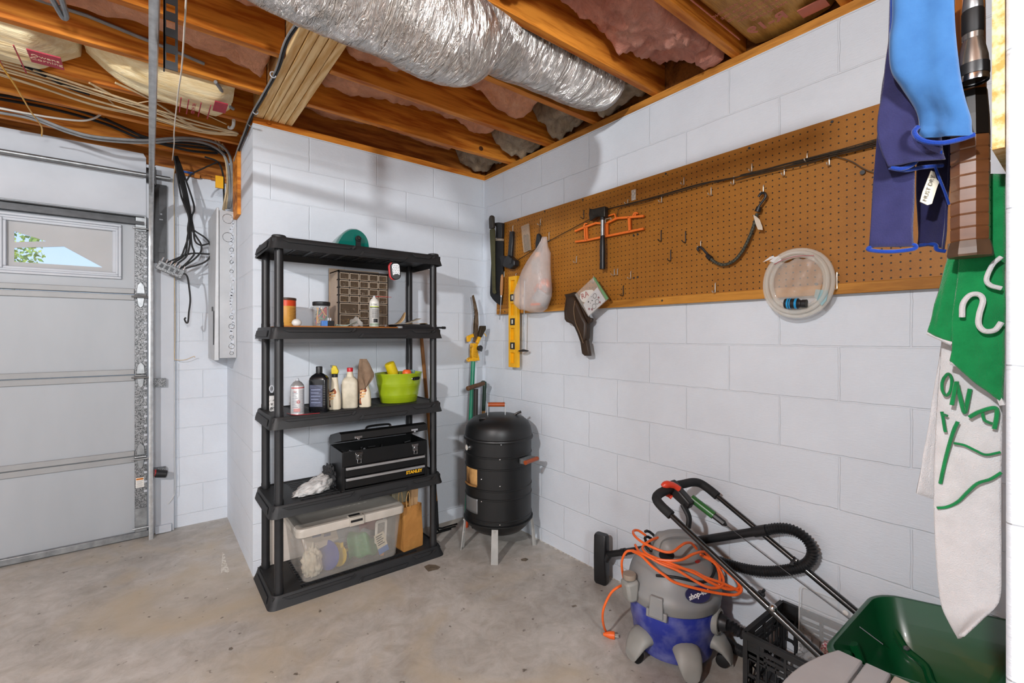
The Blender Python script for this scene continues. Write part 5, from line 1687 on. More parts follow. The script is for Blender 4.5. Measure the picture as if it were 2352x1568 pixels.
rb.grid(lambda u, v: V((-1.05 + .14 * u, -.24 + .02 * math.sin(u * 5 + v * 3), z5 + .14 + .09 * v + .012 * math.sin(u * 9))), 14, 8)
single(rb, 'red_netting', film('red netting', '9a4650', .55, .5), 'dull red netting near the top of the clear bin', 'netting', solid=.0015)
gl_ = MB().box((-1.17, -.31, z5 + .05), (-.99, -.308, z5 + .052))
cdm = thing('thermometer_card', 'white grey card with printed scale inside the clear bin', 'card', (-.975, -.335, z5 + .1))
build(MB().prism(rrect(.07, .13, .012, 4), (-.965, -.343, z5 + .155), (1, 0, 0), (.05, 0, 1), .003), 'card', mat('off white card', 'd9d3c8', .5), cdm)
build(MB().prism(rrect(.042, .1, .004, 2), (-.965, -.3455, z5 + .155), (1, 0, 0), (.05, 0, 1), .001), 'scale_panel', mat('grey scale panel', '8f8b84', .5, c2='5f5c57', scale=80), cdm)
crd = thing('retail_card', 'cream and blue retail card tilted inside the clear bin', 'card', (-.97, -.35, z5 + .06))
build(MB().prism([(-.03, -.02), (.03, -.02), (.03, .065), (-.03, .065)], (-.962, -.3485, z5 + .085), (.95, 0, .28), (-.28, 0, .95), .002), 'card', mat('cream card', 'd9ceb4', .5), crd)
build(MB().prism([(-.03, -.055), (.03, -.055), (.03, -.0205), (-.03, -.0205)], (-.962, -.3485, z5 + .085), (.95, 0, .28), (-.28, 0, .95), .0022), 'blue_panel', mat('blue card ink', '4a78b8', .5), crd)
pr = MB()
for k in range(5):
    pr.prism([(-.022, .05 - k * .013), (.018 - .008 * (k % 2), .05 - k * .013), (.018 - .008 * (k % 2), .056 - k * .013), (-.022, .056 - k * .013)], (-.962, -.3502, z5 + .085), (.95, 0, .28), (-.28, 0, .95), .001)
build(pr, 'card_print', M_INK, crd)
gl_.b.free()
single(MB().cyl((-.955, -.335, z5 + .012), (-.945, -.33, z5 + .07), .011, n=12), 'wood_peg', mat('pale wood peg', 'c98a55', .6), 'small wooden handle end at the bottom of the clear bin', 'handle')
# lined white board behind the bin
wbm = MB().box((-1.515, -.075, z5 + .045), (-1.28, -.05, z5 + .27), MX.Rotation(R(3), 3, 'Y'))
single(MB().box((-1.515, -.042, z5 + .001), (-1.30, -.02, z5 + .30)), 'lined_sheet', mat('lined white panel', 'd2c9c0', .5, c2='c6bcb2', scale=3, stretch=(.2, 1, 40)), 'off white lined sheet standing behind the left end of the clear bin', 'sheet')
wbm.b.free()
bg_ = thing('paper_bag', 'brown paper bag with handles on the bottom shelf beside the bin', 'bag', (-.765, -.31, z5))
M_BAGP = mat('brown kraft paper', 'b98545', .75, c2='a8743a', scale=5, bmp=.4, bscale=14, bdist=.02)
Rb = MX.Rotation(R(8), 3, 'Z')
cb = V((-.772, -.305, z5))
rs_ = []
for f_, w_, d_ in ((0, .125, .09), (.02, .13, .094), (.3, .135, .092), (.65, .128, .088), (1, .122, .085)):
    ring = []
    base_ = [(-.5, -.5), (-.17, -.5), (.17, -.5), (.5, -.5), (.5, 0), (.5, .5), (.17, .5), (-.17, .5), (-.5, .5), (-.5, 0)]
    for x, y in base_:
        xx = x * w_ * (1 - (.16 if y == 0 and f_ > .1 else 0))
        p = V((xx, y * d_, f_ * .262))
        p += NZ.noise_vector(p * 14 + V((3, 1, 0))) * .006 * (1 if f_ > 0 else 0)
        ring.append(cb + Rb @ p)
    rs_.append(ring)
build(MB().rings(rs_, True, False), 'bag_body', M_BAGP, bg_, solid=.0012, smooth=True, ang=.35)
for y in (-.042, .042):
    build(MB().tube([cb + Rb @ V(p) for p in ((-.042, y, .25), (-.045, y, .31), (-.03, y, .352), (-.02, y, .30), (-.018, y, .25))], .0022, 6, sub=5), 'bag_handle', mat('twisted paper cord', 'c9a066', .7), bg_)
single(MB().box(cb + V((.005, -.012, .06)), cb + V((.05, .016, .345)), MX.Rotation(R(3), 3, 'Y')), 'wood_offcut', mat('rough pale wood', 'bf9b72', .7, c2='a8845c', scale=12, stretch=(1, 1, .2)), 'rough wood offcut standing in the paper bag', 'wood')
single(MB().box((-.80, -.12, z5 + .001), (-.675, -.03, z5 + .40)), 'beige_carton', mat('greyed beige carton', 'b5ab92', .6, c2='9d9278', scale=5), 'tall beige carton behind the paper bag', 'carton')



# ------------------------------------------------------------------ pegboard
m, nt, b = newmat('perforated hardboard')
geo = nt.nodes.new('ShaderNodeNewGeometry')
sp = nt.nodes.new('ShaderNodeSeparateXYZ')
nt.links.new(geo.outputs['Position'], sp.inputs[0])


def _op(o, a, bb=None):
    n = nd(nt, 'ShaderNodeMath', _operation=o)
    for i, x in enumerate((a, bb)):
        if x is None:
            continue
        if isinstance(x, (int, float)):
            n.inputs[i].default_value = x
        else:
            nt.links.new(x, n.inputs[i])
    return n.outputs[0]


PIT = .0254
fy = _op('SUBTRACT', _op('FRACT', _op('DIVIDE', _op('ADD', sp.outputs[1], 5.0), PIT)), .5)
fz = _op('SUBTRACT', _op('FRACT', _op('DIVIDE', sp.outputs[2], PIT)), .5)
dist_ = _op('SQRT', _op('ADD', _op('MULTIPLY', fy, fy), _op('MULTIPLY', fz, fz)))
hole = _op('LESS_THAN', dist_, .118)
vec = coords(nt)
base_c = ramp(nt, noise(nt, vec, 3, 8, .75), [(.3, lin('8f5a1a')), (.7, lin('a56d26'))])
spk = ramp(nt, noise(nt, vec, 300, 2), [(.3, (.75, .72, .68)), (.6, (1, 1, 1))])
mm = nd(nt, 'ShaderNodeMix', _data_type='RGBA', _blend_type='MULTIPLY')
mm.inputs[0].default_value = .5
nt.links.new(base_c, mm.inputs[6])
nt.links.new(spk, mm.inputs[7])
m2 = nd(nt, 'ShaderNodeMix', _data_type='RGBA')
nt.links.new(hole, m2.inputs[0])
nt.links.new(mm.outputs[2], m2.inputs[6])
m2.inputs[7].default_value = (.02, .012, .006, 1)
nt.links.new(m2.outputs[2], b.inputs['Base Color'])
b.inputs['Roughness'].default_value = .5
b.inputs['Specular IOR Level'].default_value = .3
M_PEG = m
M_PEGT = woodmat('pegboard trim wood', 'bf8434', '94601f', 1, 30)
PBX = -.031
pb = thing('pegboard', 'long brown perforated hardboard with a wood strip along its bottom edge', 'pegboard', (-.02, -1.5, 1.49))
for y0, y1 in ((-1.4265, -.2), (-2.655, -1.4275)):
    build(MB().box((PBX, y0, 1.527), (PBX + .006, y1, 2.142)), 'board', M_PEG, pb)
build(MB().box((PBX - .002, -2.655, 1.492), (PBX + .012, -.2, 1.53)), 'bottom_trim', M_PEGT, pb, bev=.002)
for z in (1.52, 2.1):
    build(MB().box((PBX + .0065, -2.65, z), (-.001, -.21, z + .035)), 'batten', M_PEGT, pb)
scr = [(1206, 1.4), (1478, 455), (1255, 497), (1232, 496)]
for (y, z) in [(-.45, 2.13), (-.72, 2.132), (-1.05, 2.13), (-1.6, 2.13), (-2.0, 2.128), (-2.3, 2.13), (-.3, 1.51), (-.95, 1.51), (-1.58, 1.512), (-1.85, 1.54), (-2.25, 1.535), (-1.41, 1.86), (-1.435, 1.862), (-1.41, 1.64), (-1.435, 1.642)]:
    build(MB().cyl((PBX - .0035, y, z), (PBX - .0005, y, z), .005, n=10), 'screw_head', M_STEELD, pb)
build(MB().box((PBX - .0012, -1.422, 2.045), (PBX - .0002, -1.395, 2.10)), 'price_sticker', mat('white price sticker', 'd9d4c8', .5, c2='8f8b82', scale=90), pb)

HK = 'wire peg hooks in the pegboard'


def hook(pt, pb_, label, dark=False, double=False):
    """J hook: runs out of the board, then up"""
    zt, zb_ = pt[2], pb_[2]
    y = (pt[1] + pb_[1]) / 2
    mb_ = MB()
    m_ = M_STEELD if dark else M_ZINC
    for dy in ((0, -.022) if double else (0,)):
        mb_.tube([(PBX + .003, y + dy, zt + .001), (-.035, y + dy, zt), (-.0375, y + dy, zt - .004), (-.0375, y + dy, (zb_ + zt) / 2), (-.0375, y + dy, zb_ + .003), (-.041, y + dy, zb_), (-.06, y + dy, zb_ + .001), (-.065, y + dy, zb_ + .007)], .0022, 7, sub=3)
    return single(mb_, 'peg_hook', m_, label, 'hook', HK)


hook((-0.037,-1.7028,2.0844), (-0.037,-1.6982,2.0486), 'silver peg hook above the wire bundle near the left seam of the boards')
hook((-0.037,-1.9377,2.025), (-0.037,-1.9358,1.9899), 'silver peg hook carrying the wire bundle left of the bungee cord top')
hook((-0.037,-1.8357,2.0038), (-0.037,-1.8336,1.9673), 'silver peg hook just below the wire bundle, nearest under its middle')
hook((-0.037,-1.5805,2.0295), (-0.037,-1.5805,1.9932), 'silver peg hook below the wire bundle right of the orange frame')
hook((-0.037,-2.0598,1.9564), (-0.037,-2.0581,1.9194), 'silver peg hook holding the upper end of the bungee cord')
hook((-0.037,-1.7858,1.7721), (-0.037,-1.7837,1.7386), 'silver peg hook holding the lower end of the bungee cord')
hook((-0.037,-1.8539,1.5733), (-0.037,-1.8539,1.5307), 'empty silver peg hook near the bottom strip below the bungee cord')
hook((-0.037,-2.3178,1.572), (-0.037,-2.3164,1.51), 'empty silver peg hook right of the coiled clear tube')
hook((-0.037,-1.578,1.8567), (-0.037,-1.5756,1.8036), 'dark peg hook, upper left of three left of the bungee cord', True)
hook((-0.037,-1.7095,1.8292), (-0.037,-1.7073,1.7765), 'dark peg hook, upper right of three left of the bungee cord', True)
hook((-0.037,-1.6311,1.7527), (-0.037,-1.6288,1.7005), 'dark peg hook, lowest of three left of the bungee cord', True)
hook((-0.037,-1.0656,2.0639), (-0.037,-1.0588,2.0174), 'dark peg hook just left of the hatchet head', True)
hook((-0.037,-1.0031,1.8053), (-0.037,-1.0031,1.7694), 'empty silver peg hook below the left end of the orange frame')
hook((-0.037,-1.2855,1.6992), (-0.037,-1.2855,1.6662), 'double silver peg hook low right of the hatchet handle', False, True)
hook((-0.037,-1.395,1.6755), (-0.037,-1.395,1.6368), 'empty silver peg hook beside the board seam right of the hatchet')
hook((-0.037,-1.3469,1.6044), (-0.037,-1.3441,1.5515), 'dark peg hook beside the zip bag of stickers', True)
hook((-0.037,-2.0128,2.0575), (-0.037,-2.0128,2.023), 'silver peg hook sticking up through the wire bundle left of the bungee top')
hook((-0.037,-2.1391,2.0052), (-0.037,-2.1375,1.9728), 'silver peg hook under the wire bundle right of the bungee top')
hook((-0.037,-2.2194,2.0373), (-0.037,-2.2194,2.004), 'silver peg hook behind the thickest part of the wire bundle')
hook((-0.037,-2.2929,1.9985), (-0.037,-2.2929,1.9679), 'silver peg hook under the wire bundle nearest the blue towels')
hook((-0.037,-0.3971,2.1003), (-0.037,-0.3971,2.0551), 'silver peg hook holding the black grill brush')
hook((-0.037,-0.687,2.0883), (-0.037,-0.6828,2.0499), 'silver peg hook holding the loop of the orange and black tool')
hook((-0.037,-0.7653,1.9879), (-0.037,-0.7653,1.9385), 'silver peg hook holding the white plastic bag')
hook((-0.037,-0.5564,1.7348), (-0.037,-0.5564,1.7), 'silver peg hook behind the wood handled rod right of the level')
hook((-0.037,-1.1357,1.6765), (-0.037,-1.1357,1.642), 'silver peg hook holding the zip bag of stickers')
hook((-0.037,-1.3754,2.0554), (-0.037,-1.3754,2.0302), 'silver peg hook holding the wires right of the hatchet head')
hook((-0.037,-0.2972,1.7917), (-0.037,-0.2972,1.7546), 'silver peg hook holding the wood handled awl')
hook((-0.037,-0.431,1.7653), (-0.037,-0.431,1.7265), 'silver peg hook holding the yellow level')

# wire bundle
M_ROD = mat('dull brown wire', '4f463c', .45, .6, c2='38312a', scale=40)
RP = [(1188, 598), (1253, 558)]
main = [(-0.048,-0.459,1.8503),(-0.048,-0.7448,1.9239),(-0.048,-1.1194,2.0012),(-0.048,-1.2403,2.0274),(-0.048,-1.4254,2.0239),(-0.048,-1.5879,2.0236),(-0.048,-1.7942,2.0259),(-0.048,-1.945,2.0133),(-0.048,-2.0196,2.0169),(-0.048,-2.2263,2.0094),(-0.048,-2.3571,2.0061),(-0.048,-2.4569,2.0087)]
single(MB().tube(main, .0022, 6, sub=5), 'long_wire', M_ROD, 'long thin wire reaching down left from the bundle to the grill brush', 'wire')
G2 = [[(-0.052,-1.2437,2.0308),(-0.052,-1.4284,2.027),(-0.052,-1.6148,2.027),(-0.052,-1.7965,2.0285),(-0.052,-1.947,2.0138),(-0.052,-2.0423,2.0097),(-0.052,-2.2277,2.0113),(-0.052,-2.3582,2.0079),(-0.052,-2.4638,2.0069)],
      [(-0.05,-1.4882,2.0226),(-0.05,-1.6372,2.0177),(-0.05,-1.772,2.0193),(-0.05,-1.8748,2.022),(-0.05,-2.0414,2.0068),(-0.05,-2.1879,2.0052),(-0.05,-2.3445,2.0034),(-0.05,-2.4633,1.9987)],
      [(-0.054,-1.8571,2.0144),(-0.054,-2.0082,2.0133),(-0.054,-2.1427,2.0141),(-0.054,-2.2342,2.0122),(-0.054,-2.3588,2.0119),(-0.054,-2.4643,2.0151)],
      [(-0.056,-1.973,2.017),(-0.056,-2.1275,2.0112),(-0.056,-2.2202,2.0044),(-0.056,-2.292,2.0023),(-0.056,-2.3723,1.9993),(-0.056,-2.4647,2.0011)],
      [(-0.05,-2.1251,2.0046),(-0.05,-2.2031,2.0008),(-0.05,-2.2901,1.9979),(-0.05,-2.3707,2.0075),(-0.05,-2.4633,2.012)],
      [(-0.047,-2.1557,2.0136),(-0.047,-2.2464,2.0003),(-0.047,-2.3302,1.9975),(-0.047,-2.4626,1.9923)],
      [(-0.055,-1.9541,1.9983),(-0.055,-2.0777,1.9993),(-0.055,-2.2049,1.9908),(-0.055,-2.2917,1.9946),(-0.055,-2.4645,1.9941)]]
for p in G2:
    single(MB().tube(p, .0019, 6, sub=4), 'wire_rod', M_ROD, 'brown wire lying in the bundle along the top of the pegboard', 'wire', 'wires bundled along the pegboard')
single(MB().tube([(-0.045,-2.2088,2.0086),(-0.045,-2.2885,2.0044),(-0.045,-2.3562,1.9681),(-0.045,-2.4012,1.9242),(-0.045,-2.4443,1.8941)], .0018, 5, sub=4), 'loose_wire', M_ROD, 'thin loose wire curling down from the bundle behind the towels', 'wire')
single(MB().tube([(-0.05,-1.3169,1.9829),(-0.05,-1.3285,2.0129),(-0.05,-1.3799,2.0201),(-0.05,-1.4619,2.0109),(-0.05,-1.5396,2.0109)], .0016, 5, sub=4).tube([(-0.05,-1.3169,1.9829),(-0.05,-1.3256,1.9672),(-0.05,-1.3458,1.9585)], .0016, 5, sub=3), 'thin_loop', M_ROD, 'thin wire loop hanging under the bundle above the orange frame', 'wire')

# machetes at the left end
mc = thing('sheathed_machete', 'black handled machete in a black sheath at the left end of the pegboard', 'machete', (-0.05,-0.2629,1.5428))
build(MB().slab([(-0.05,-0.2048,2.0241),(-0.05,-0.3042,2.0081),(-0.05,-0.3042,1.8329),(-0.05,-0.294,1.6553),(-0.05,-0.2837,1.5573),(-0.05,-0.2577,1.5617),(-0.05,-0.2261,1.5759),(-0.05,-0.1887,1.6001),(-0.05,-0.1561,1.6307),(-0.05,-0.1506,1.6534),(-0.05,-0.167,1.8809)], (.016, 0, 0)), 'sheath', mat('black nylon sheath', '17181a', .7, c2='101112', scale=30, bmp=.2, bscale=300), mc, bev=.003)
build(MB().slab([(-0.05,-0.2155,2.1511),(-0.05,-0.2577,2.1461),(-0.05,-0.3042,2.1342),(-0.05,-0.2991,2.0274),(-0.05,-0.2261,2.0394),(-0.05,-0.2314,2.1168),(-0.05,-0.2155,2.1322)], (.026, 0, 0)), 'handle', M_BLACKP, mc, bev=.004)
build(MB().slab([(-0.05,-0.2208,2.0372),(-0.05,-0.2991,2.0243),(-0.05,-0.2991,2.0089),(-0.05,-0.2208,2.0215)], (.018, 0, 0)), 'guard', mat('pale guard', 'a89c8c', .5, .3), mc)
build(MB().tube([(-0.06,-0.2186,2.0895),(-0.06,-0.2133,2.0622),(-0.06,-0.2239,2.0229)], .003, 6, sub=3), 'lanyard', mat('pale cord', 'b9aa96', .7), mc)
om = thing('olive_machete', 'long olive tool with a dark rounded handle, leftmost on the right wall', 'machete', (-0.075,-0.218,1.6346))
build(MB().slab([(-0.075,-0.1803,2.1068),(-0.075,-0.2287,2.1074),(-0.075,-0.2393,2.0869),(-0.075,-0.2393,1.8693),(-0.075,-0.2446,1.6669),(-0.075,-0.2551,1.6444),(-0.075,-0.234,1.6335),(-0.075,-0.2127,1.6475),(-0.075,-0.1965,1.8747),(-0.075,-0.1803,2.0658)], (.012, 0, 0)), 'sheath', mat('olive webbing', '4c4a2b', .7, c2='3d3b22', scale=25, bmp=.25, bscale=260), om, bev=.004)
build(MB().slab([(-0.075,-0.1803,2.1099),(-0.075,-0.1748,2.1835),(-0.075,-0.1857,2.2034),(-0.075,-0.2073,2.2053),(-0.075,-0.2234,2.1926),(-0.075,-0.2287,2.1074)], (.024, 0, 0)), 'handle', mat('dark brown handle', '332c23', .5), om, bev=.006)
# grill brush
gb_ = thing('grill_brush', 'black grill cleaning brush with a bristle head on the pegboard', 'brush', (-0.07,-0.4198,1.7935))
build(MB().slab([(-0.065,-0.4086,2.0522),(-0.065,-0.4423,2.0493),(-0.065,-0.4375,1.9641),(-0.065,-0.4279,1.8763),(-0.065,-0.389,1.8515),(-0.065,-0.3841,1.8762),(-0.065,-0.3988,1.9701)], (.022, 0, 0)), 'handle', M_BLACKP, gb_, bev=.004)
build(MB().slab([(-0.075,-0.3724,1.8706),(-0.075,-0.4166,1.8887),(-0.075,-0.4881,1.8439),(-0.075,-0.4881,1.8088),(-0.075,-0.4407,1.7907),(-0.075,-0.3575,1.8182)], (.045, 0, 0)), 'head', M_BLACKP, gb_, bev=.006)
build(MB().slab([(-0.09,-0.322,1.8878),(-0.09,-0.3573,1.8952),(-0.09,-0.4165,1.8752),(-0.09,-0.4068,1.8289),(-0.09,-0.3473,1.8211),(-0.09,-0.3372,1.8555)], (.012, 0, 0)), 'scraper', M_BLACKR, gb_, bev=.003)
bs = MB()
for k in range(5):
    bs.slab([(-0.1,-0.4391,1.8594),(-0.1,-0.4449,1.8587),(-0.1,-0.4367,1.8244),(-0.1,-0.4309,1.8251)], (.004, 0, 0))
    bs.b.verts.ensure_lookup_table()
    for v in bs.b.verts[-8:]:
        v.co.y -= .006 * k
build(bs, 'bristle_row', M_STEELD, gb_)
# blister pack
bl = thing('bit_pack', 'clear plastic pouch of dark drill bits hanging on the pegboard', 'pouch', (-0.05,-0.5629,1.8888))
build(MB().slab([(-0.047,-0.5046,2.073),(-0.047,-0.5773,2.0796),(-0.047,-0.5906,1.9855),(-0.047,-0.5994,1.9011),(-0.047,-0.5322,1.8934),(-0.047,-0.5184,1.9683)], (.010, 0, 0)), 'pouch', film('clear pouch', 'c9b39a', .4, .12, .5, 50), bl)
bt = MB()
for k in range(6):
    bt.cyl((-0.046,-0.5264,2.0079), (-0.046,-0.5401,1.9011), .0042, n=8)
    bt.b.verts.ensure_lookup_table()
    for v in bt.b.verts[-16:]:
        v.co.y -= .009 * k
        v.co.z += .004 * math.sin(k * 2.1)
build(bt, 'drill_bits', M_STEELD, bl)
build(MB().slab([(-0.046,-0.5446,1.9932),(-0.046,-0.5582,1.9939),(-0.046,-0.5627,1.9585),(-0.046,-0.5491,1.9606)], (.004, 0, 0)), 'red_card', M_REDI, bl)
# folding saw
fs = thing('folding_saw', 'tool with black and orange handle hanging from a cord loop on the pegboard', 'saw', (-0.055,-0.6863,1.7454))
build(MB().slab([(-0.055,-0.6778,1.9895),(-0.055,-0.6947,1.9921),(-0.055,-0.7072,1.9733),(-0.055,-0.7072,1.8818),(-0.055,-0.7031,1.8741),(-0.055,-0.6651,1.8795),(-0.055,-0.6651,1.9356)], (.020, 0, 0)), 'black_grip', M_BLACKP, fs, bev=.004)
build(MB().slab([(-0.055,-0.6608,1.8773),(-0.055,-0.7031,1.8713),(-0.055,-0.7031,1.8519),(-0.055,-0.6947,1.8391),(-0.055,-0.6651,1.8458)], (.021, 0, 0)), 'orange_grip', mat('orange grip', 'e58a1e', .4), fs, bev=.003)
build(MB().slab([(-0.05,-0.6118,1.825),(-0.05,-0.6292,1.8313),(-0.05,-0.6848,1.8353),(-0.05,-0.6848,1.746),(-0.05,-0.6161,1.7505)], (.006, 0, 0)), 'blade', mat('worn blade', '8d867a', .4, .6, c2='5d574d', scale=60), fs)
build(MB().tube([(-0.056,-0.6874,1.9821),(-0.056,-0.6916,2.0232),(-0.056,-0.7,2.0522),(-0.056,-0.7125,2.0498),(-0.056,-0.7,2.0133),(-0.056,-0.7,1.98)], .0013, 5, sub=3), 'cord_loop', M_BLACKR, fs)
# white carrier bag
cb_ = thing('carrier_bag', 'translucent white plastic carrier bag with dull orange and grey contents', 'bag', (-0.09,-0.7548,1.4823))
outl = [(546, 1258, 1263), (556, 1255, 1266), (570, 1250, 1269), (585, 1244, 1275), (600, 1237, 1276), (620, 1228, 1277), (645, 1216, 1280), (668, 1206, 1284), (685, 1204, 1284), (700, 1208, 1279), (711, 1222, 1270), (717, 1236, 1256)]
M_BAG = film('milky film', 'e6dcd8', .34, .3, .6, 26)


def bagrings(scale, dx):
    rs_ = []
    for i, (yy, l, r) in enumerate(BL):
        a, c = V(l), V(r)
        mid = (a + c) / 2
        hw = (c - a).length / 2 * scale
        dp = min(.075, .003 + hw * .75) * scale
        ring = []
        for k in range(28):
            t = 2 * PI * k / 28
            q_ = V((mid.x - .028 + dx - dp * .62 + dp * math.sin(t), mid.y + hw * math.cos(t), mid.z))
            q_ += V((.004 * math.sin(k * 1.9 + q_.z * 9) + NZ.noise(V((k * .9, q_.z * 16, 1))) * .005, NZ.noise(V((k * .8, q_.z * 12, 7))) * .003, 0)) * scale
            ring.append(q_)
        rs_.append(ring)
    return rs_


BL = [(0, (-0.05,-0.7633,1.9536), (-0.05,-0.7914,1.949)), (0, (-0.05,-0.7552,1.9275), (-0.05,-0.7993,1.9206)), (0, (-0.05,-0.7348,1.8922), (-0.05,-0.8112,1.8809)), (0, (-0.05,-0.71,1.8542), (-0.05,-0.8347,1.8372)),
      (0, (-0.05,-0.6806,1.8107), (-0.05,-0.8424,1.7906)), (0, (-0.05,-0.6422,1.759), (-0.05,-0.8463,1.7367)), (0, (-0.05,-0.5897,1.6989), (-0.05,-0.8578,1.6741)), (0, (-0.05,-0.5449,1.6364), (-0.05,-0.8693,1.612)),
      (0, (-0.05,-0.5358,1.5907), (-0.05,-0.8693,1.5695)), (0, (-0.05,-0.5539,1.5491), (-0.05,-0.8501,1.5333)), (0, (-0.05,-0.6118,1.5118), (-0.05,-0.8151,1.5028)), (0, (-0.05,-0.6764,1.4894), (-0.05,-0.7552,1.4863))]
build(MB().rings(bagrings(1, 0)), 'film', M_BAG, cb_, ang=1.5)
cC = V((-0.095,-0.7686,1.5709))
build(MB().cyl(cC + V((-.02, .02, -.03)), cC + V((.01, -.01, .03)), .055, .05, n=24), 'grey_tub', mat('grey tub', '8f9193', .5), cb_)
build(MB().ball(cC + V((0, -.02, .075)), (.03, .045, .05)).ball(cC + V((.0, .035, .055)), (.025, .03, .04)), 'orange_item', mat('orange item', 'd9764f', .5, c2='7c6a66', scale=20, lo=.42, hi=.55), cb_)
build(MB().box(cC + V((-.055, -.03, -.045)), cC + V((-.045, .05, -.032))), 'orange_strip', M_ORANGE, cb_)
# awl, level, rod tool
aw = thing('awl', 'awl with a worn wooden handle at the lower left corner of the pegboard', 'awl', (-0.055,-0.2801,1.4522))
a0, a1, a2 = V((-0.055,-0.2981,1.7716)), V((-0.055,-0.2878,1.6247)), V((-0.055,-0.2697,1.4525))
dd = (a1 - a0)
build(MB().lathe([(.004, 0), (.009, .01), (.011, .03), (.012, .06), (.0125, .10), (.010, .125), (.009, dd.length)], a0, dd, 14), 'handle', mat('worn beech handle', 'b8824f', .5, c2='9c6a3c', scale=9, stretch=(4, 4, .6)), aw)
build(MB().cyl(a1, a2, .0042, .003, n=10).cyl(a1 - dd.normalized() * .004, a1 + dd.normalized() * .012, .0075, n=12), 'blade', M_CHROME, aw)
lv = thing('spirit_level', 'yellow spirit level with three dark vials hanging below the pegboard edge', 'level', (-0.06,-0.4408,1.1244))
l0, l1 = (-0.06,-0.3924,1.7434), (-0.06,-0.4834,1.7344)
ly0, ly1, lz1, lz0 = l1[1], l0[1], l0[2], (-0.06,-0.436,1.1241)[2]
lx0, lx1 = -.072, -.045
fm = MB()
wv = ly1 - ly0
fm.box((lx0, ly0, lz0), (lx1, ly0 + wv * .28, lz1)).box((lx0, ly1 - wv * .25, lz0), (lx1, ly1, lz1))
vz_ = [lz0 + (lz1 - lz0) * f_ for f_ in (.765, .5, .235)]
segs = []
H_ = lz1 - lz0
for f0, f1 in ((0, .045), (.16, .2), (.27, .30), (.43, .465), (.535, .57), (.70, .735), (.795, .83), (.955, 1)):
    fm.box((lx0, ly0 + wv * .27, lz0 + H_ * f0), (lx1, ly1 - wv * .24, lz0 + H_ * f1))
fm.box((-.056, ly0 + wv * .27, lz0), (-.052, ly1 - wv * .24, lz1))
build(fm, 'frame', M_YELLOW, lv, bev=.0015)
for z in vz_:
    vl = build(MB().box((lx0 - .001, ly0 + wv * .22, z - .024), (lx1, ly1 - wv * .2, z + .024)), 'vial_holder', M_BLACKP, lv, bev=.002)
    build(MB().cyl((lx0 - .002, ly0 + wv * .5, z - .014), (lx0 - .002, ly0 + wv * .5, z + .014), .006, n=12), 'vial', mat('pale vial', 'c8c2b2', .2), vl)
rt_ = thing('disc_rod', 'thin rod with a dark round foot and wooden grips beside the yellow level', 'rod', (-0.07,-0.5555,1.2374))
ra, rb_ = V((-0.06,-0.5524,1.7016)), V((-0.06,-0.5411,1.2368))
build(MB().cyl(ra, rb_, .0045, n=10), 'shaft', M_GALV, rt_)
build(MB().lathe([(.006, .012), (.034, .004), (.036, 0), (.03, -.003)], rb_, (0, 0, 1), 22), 'foot', M_BLACKR, rt_)
for yy in ((-0.06,-0.5388,1.6363), (-0.06,-0.5388,1.5697)):
    build(MB().cyl((yy[0], yy[1], yy[2] - .022), (yy[0], yy[1], yy[2] + .022), .0105, n=14), 'wood_grip', mat('pale wood grip', 'd0a05a', .5, c2='b98a48', scale=9), rt_)
build(MB().tube([(ra.x, ra.y + .012, ra.z), (ra.x, ra.y + .004, ra.z + .014), (ra.x, ra.y - .012, ra.z + .008)], .004, 7, sub=3), 'wing_nut', M_STEELD, rt_)
# hatchet
hx = thing('hatchet', 'hatchet with a black rubber grip hanging on the pegboard', 'hatchet', (-0.075,-1.2389,1.701))
build(MB().slab([(-0.075,-1.1505,2.0469),(-0.075,-1.1795,2.0395),(-0.075,-1.211,2.0387),(-0.075,-1.2633,2.0368),(-0.075,-1.2633,1.9804),(-0.075,-1.2572,1.9793),(-0.075,-1.2266,1.9878),(-0.075,-1.1985,1.9886),(-0.075,-1.1667,1.978),(-0.075,-1.1538,1.9781),(-0.075,-1.1473,2.0135)], (.03, 0, 0)), 'head', mat('dark steel head', '3f3c37', .45, .7, c2='25231f', scale=18, bmp=.1), hx, bev=.004)
build(MB().cyl((-0.075,-1.2358,1.9835), (-0.075,-1.2358,1.8816), .0105, n=16), 'shaft', M_GALV, hx)
build(MB().cyl((-0.075,-1.2374,1.9903), (-0.075,-1.2358,1.9693), .0125, n=16), 'collar', M_BLACKR, hx)
g0, g1 = V((-0.075,-1.2358,1.884)), V((-0.075,-1.2358,1.7014))
gl_ = (g1 - g0).length
build(MB().lathe([(.012, 0), (.0135, gl_ * .05), (.016, gl_ * .3), (.017, gl_ * .5), (.0155, gl_ * .75), (.0175, gl_ * .92), (.016, gl_)], g0, g1 - g0, 18, sx=.85), 'grip', mat('black rubber grip', '17171a', .4, c2='101013', scale=20), hx)
# orange frame
of = thing('plastic_winder', 'orange plastic winder frame behind the hatchet on the pegboard', 'frame', (-0.05,-1.2633,1.8495))
M_OF = mat('orange plastic', 'e8772c', .45, c2='d9681f', scale=12)
fr = MB()


def seg(p, q, w=.011, h=.012):
    fr.bar(p, q, w, h, (1, 0, 0))


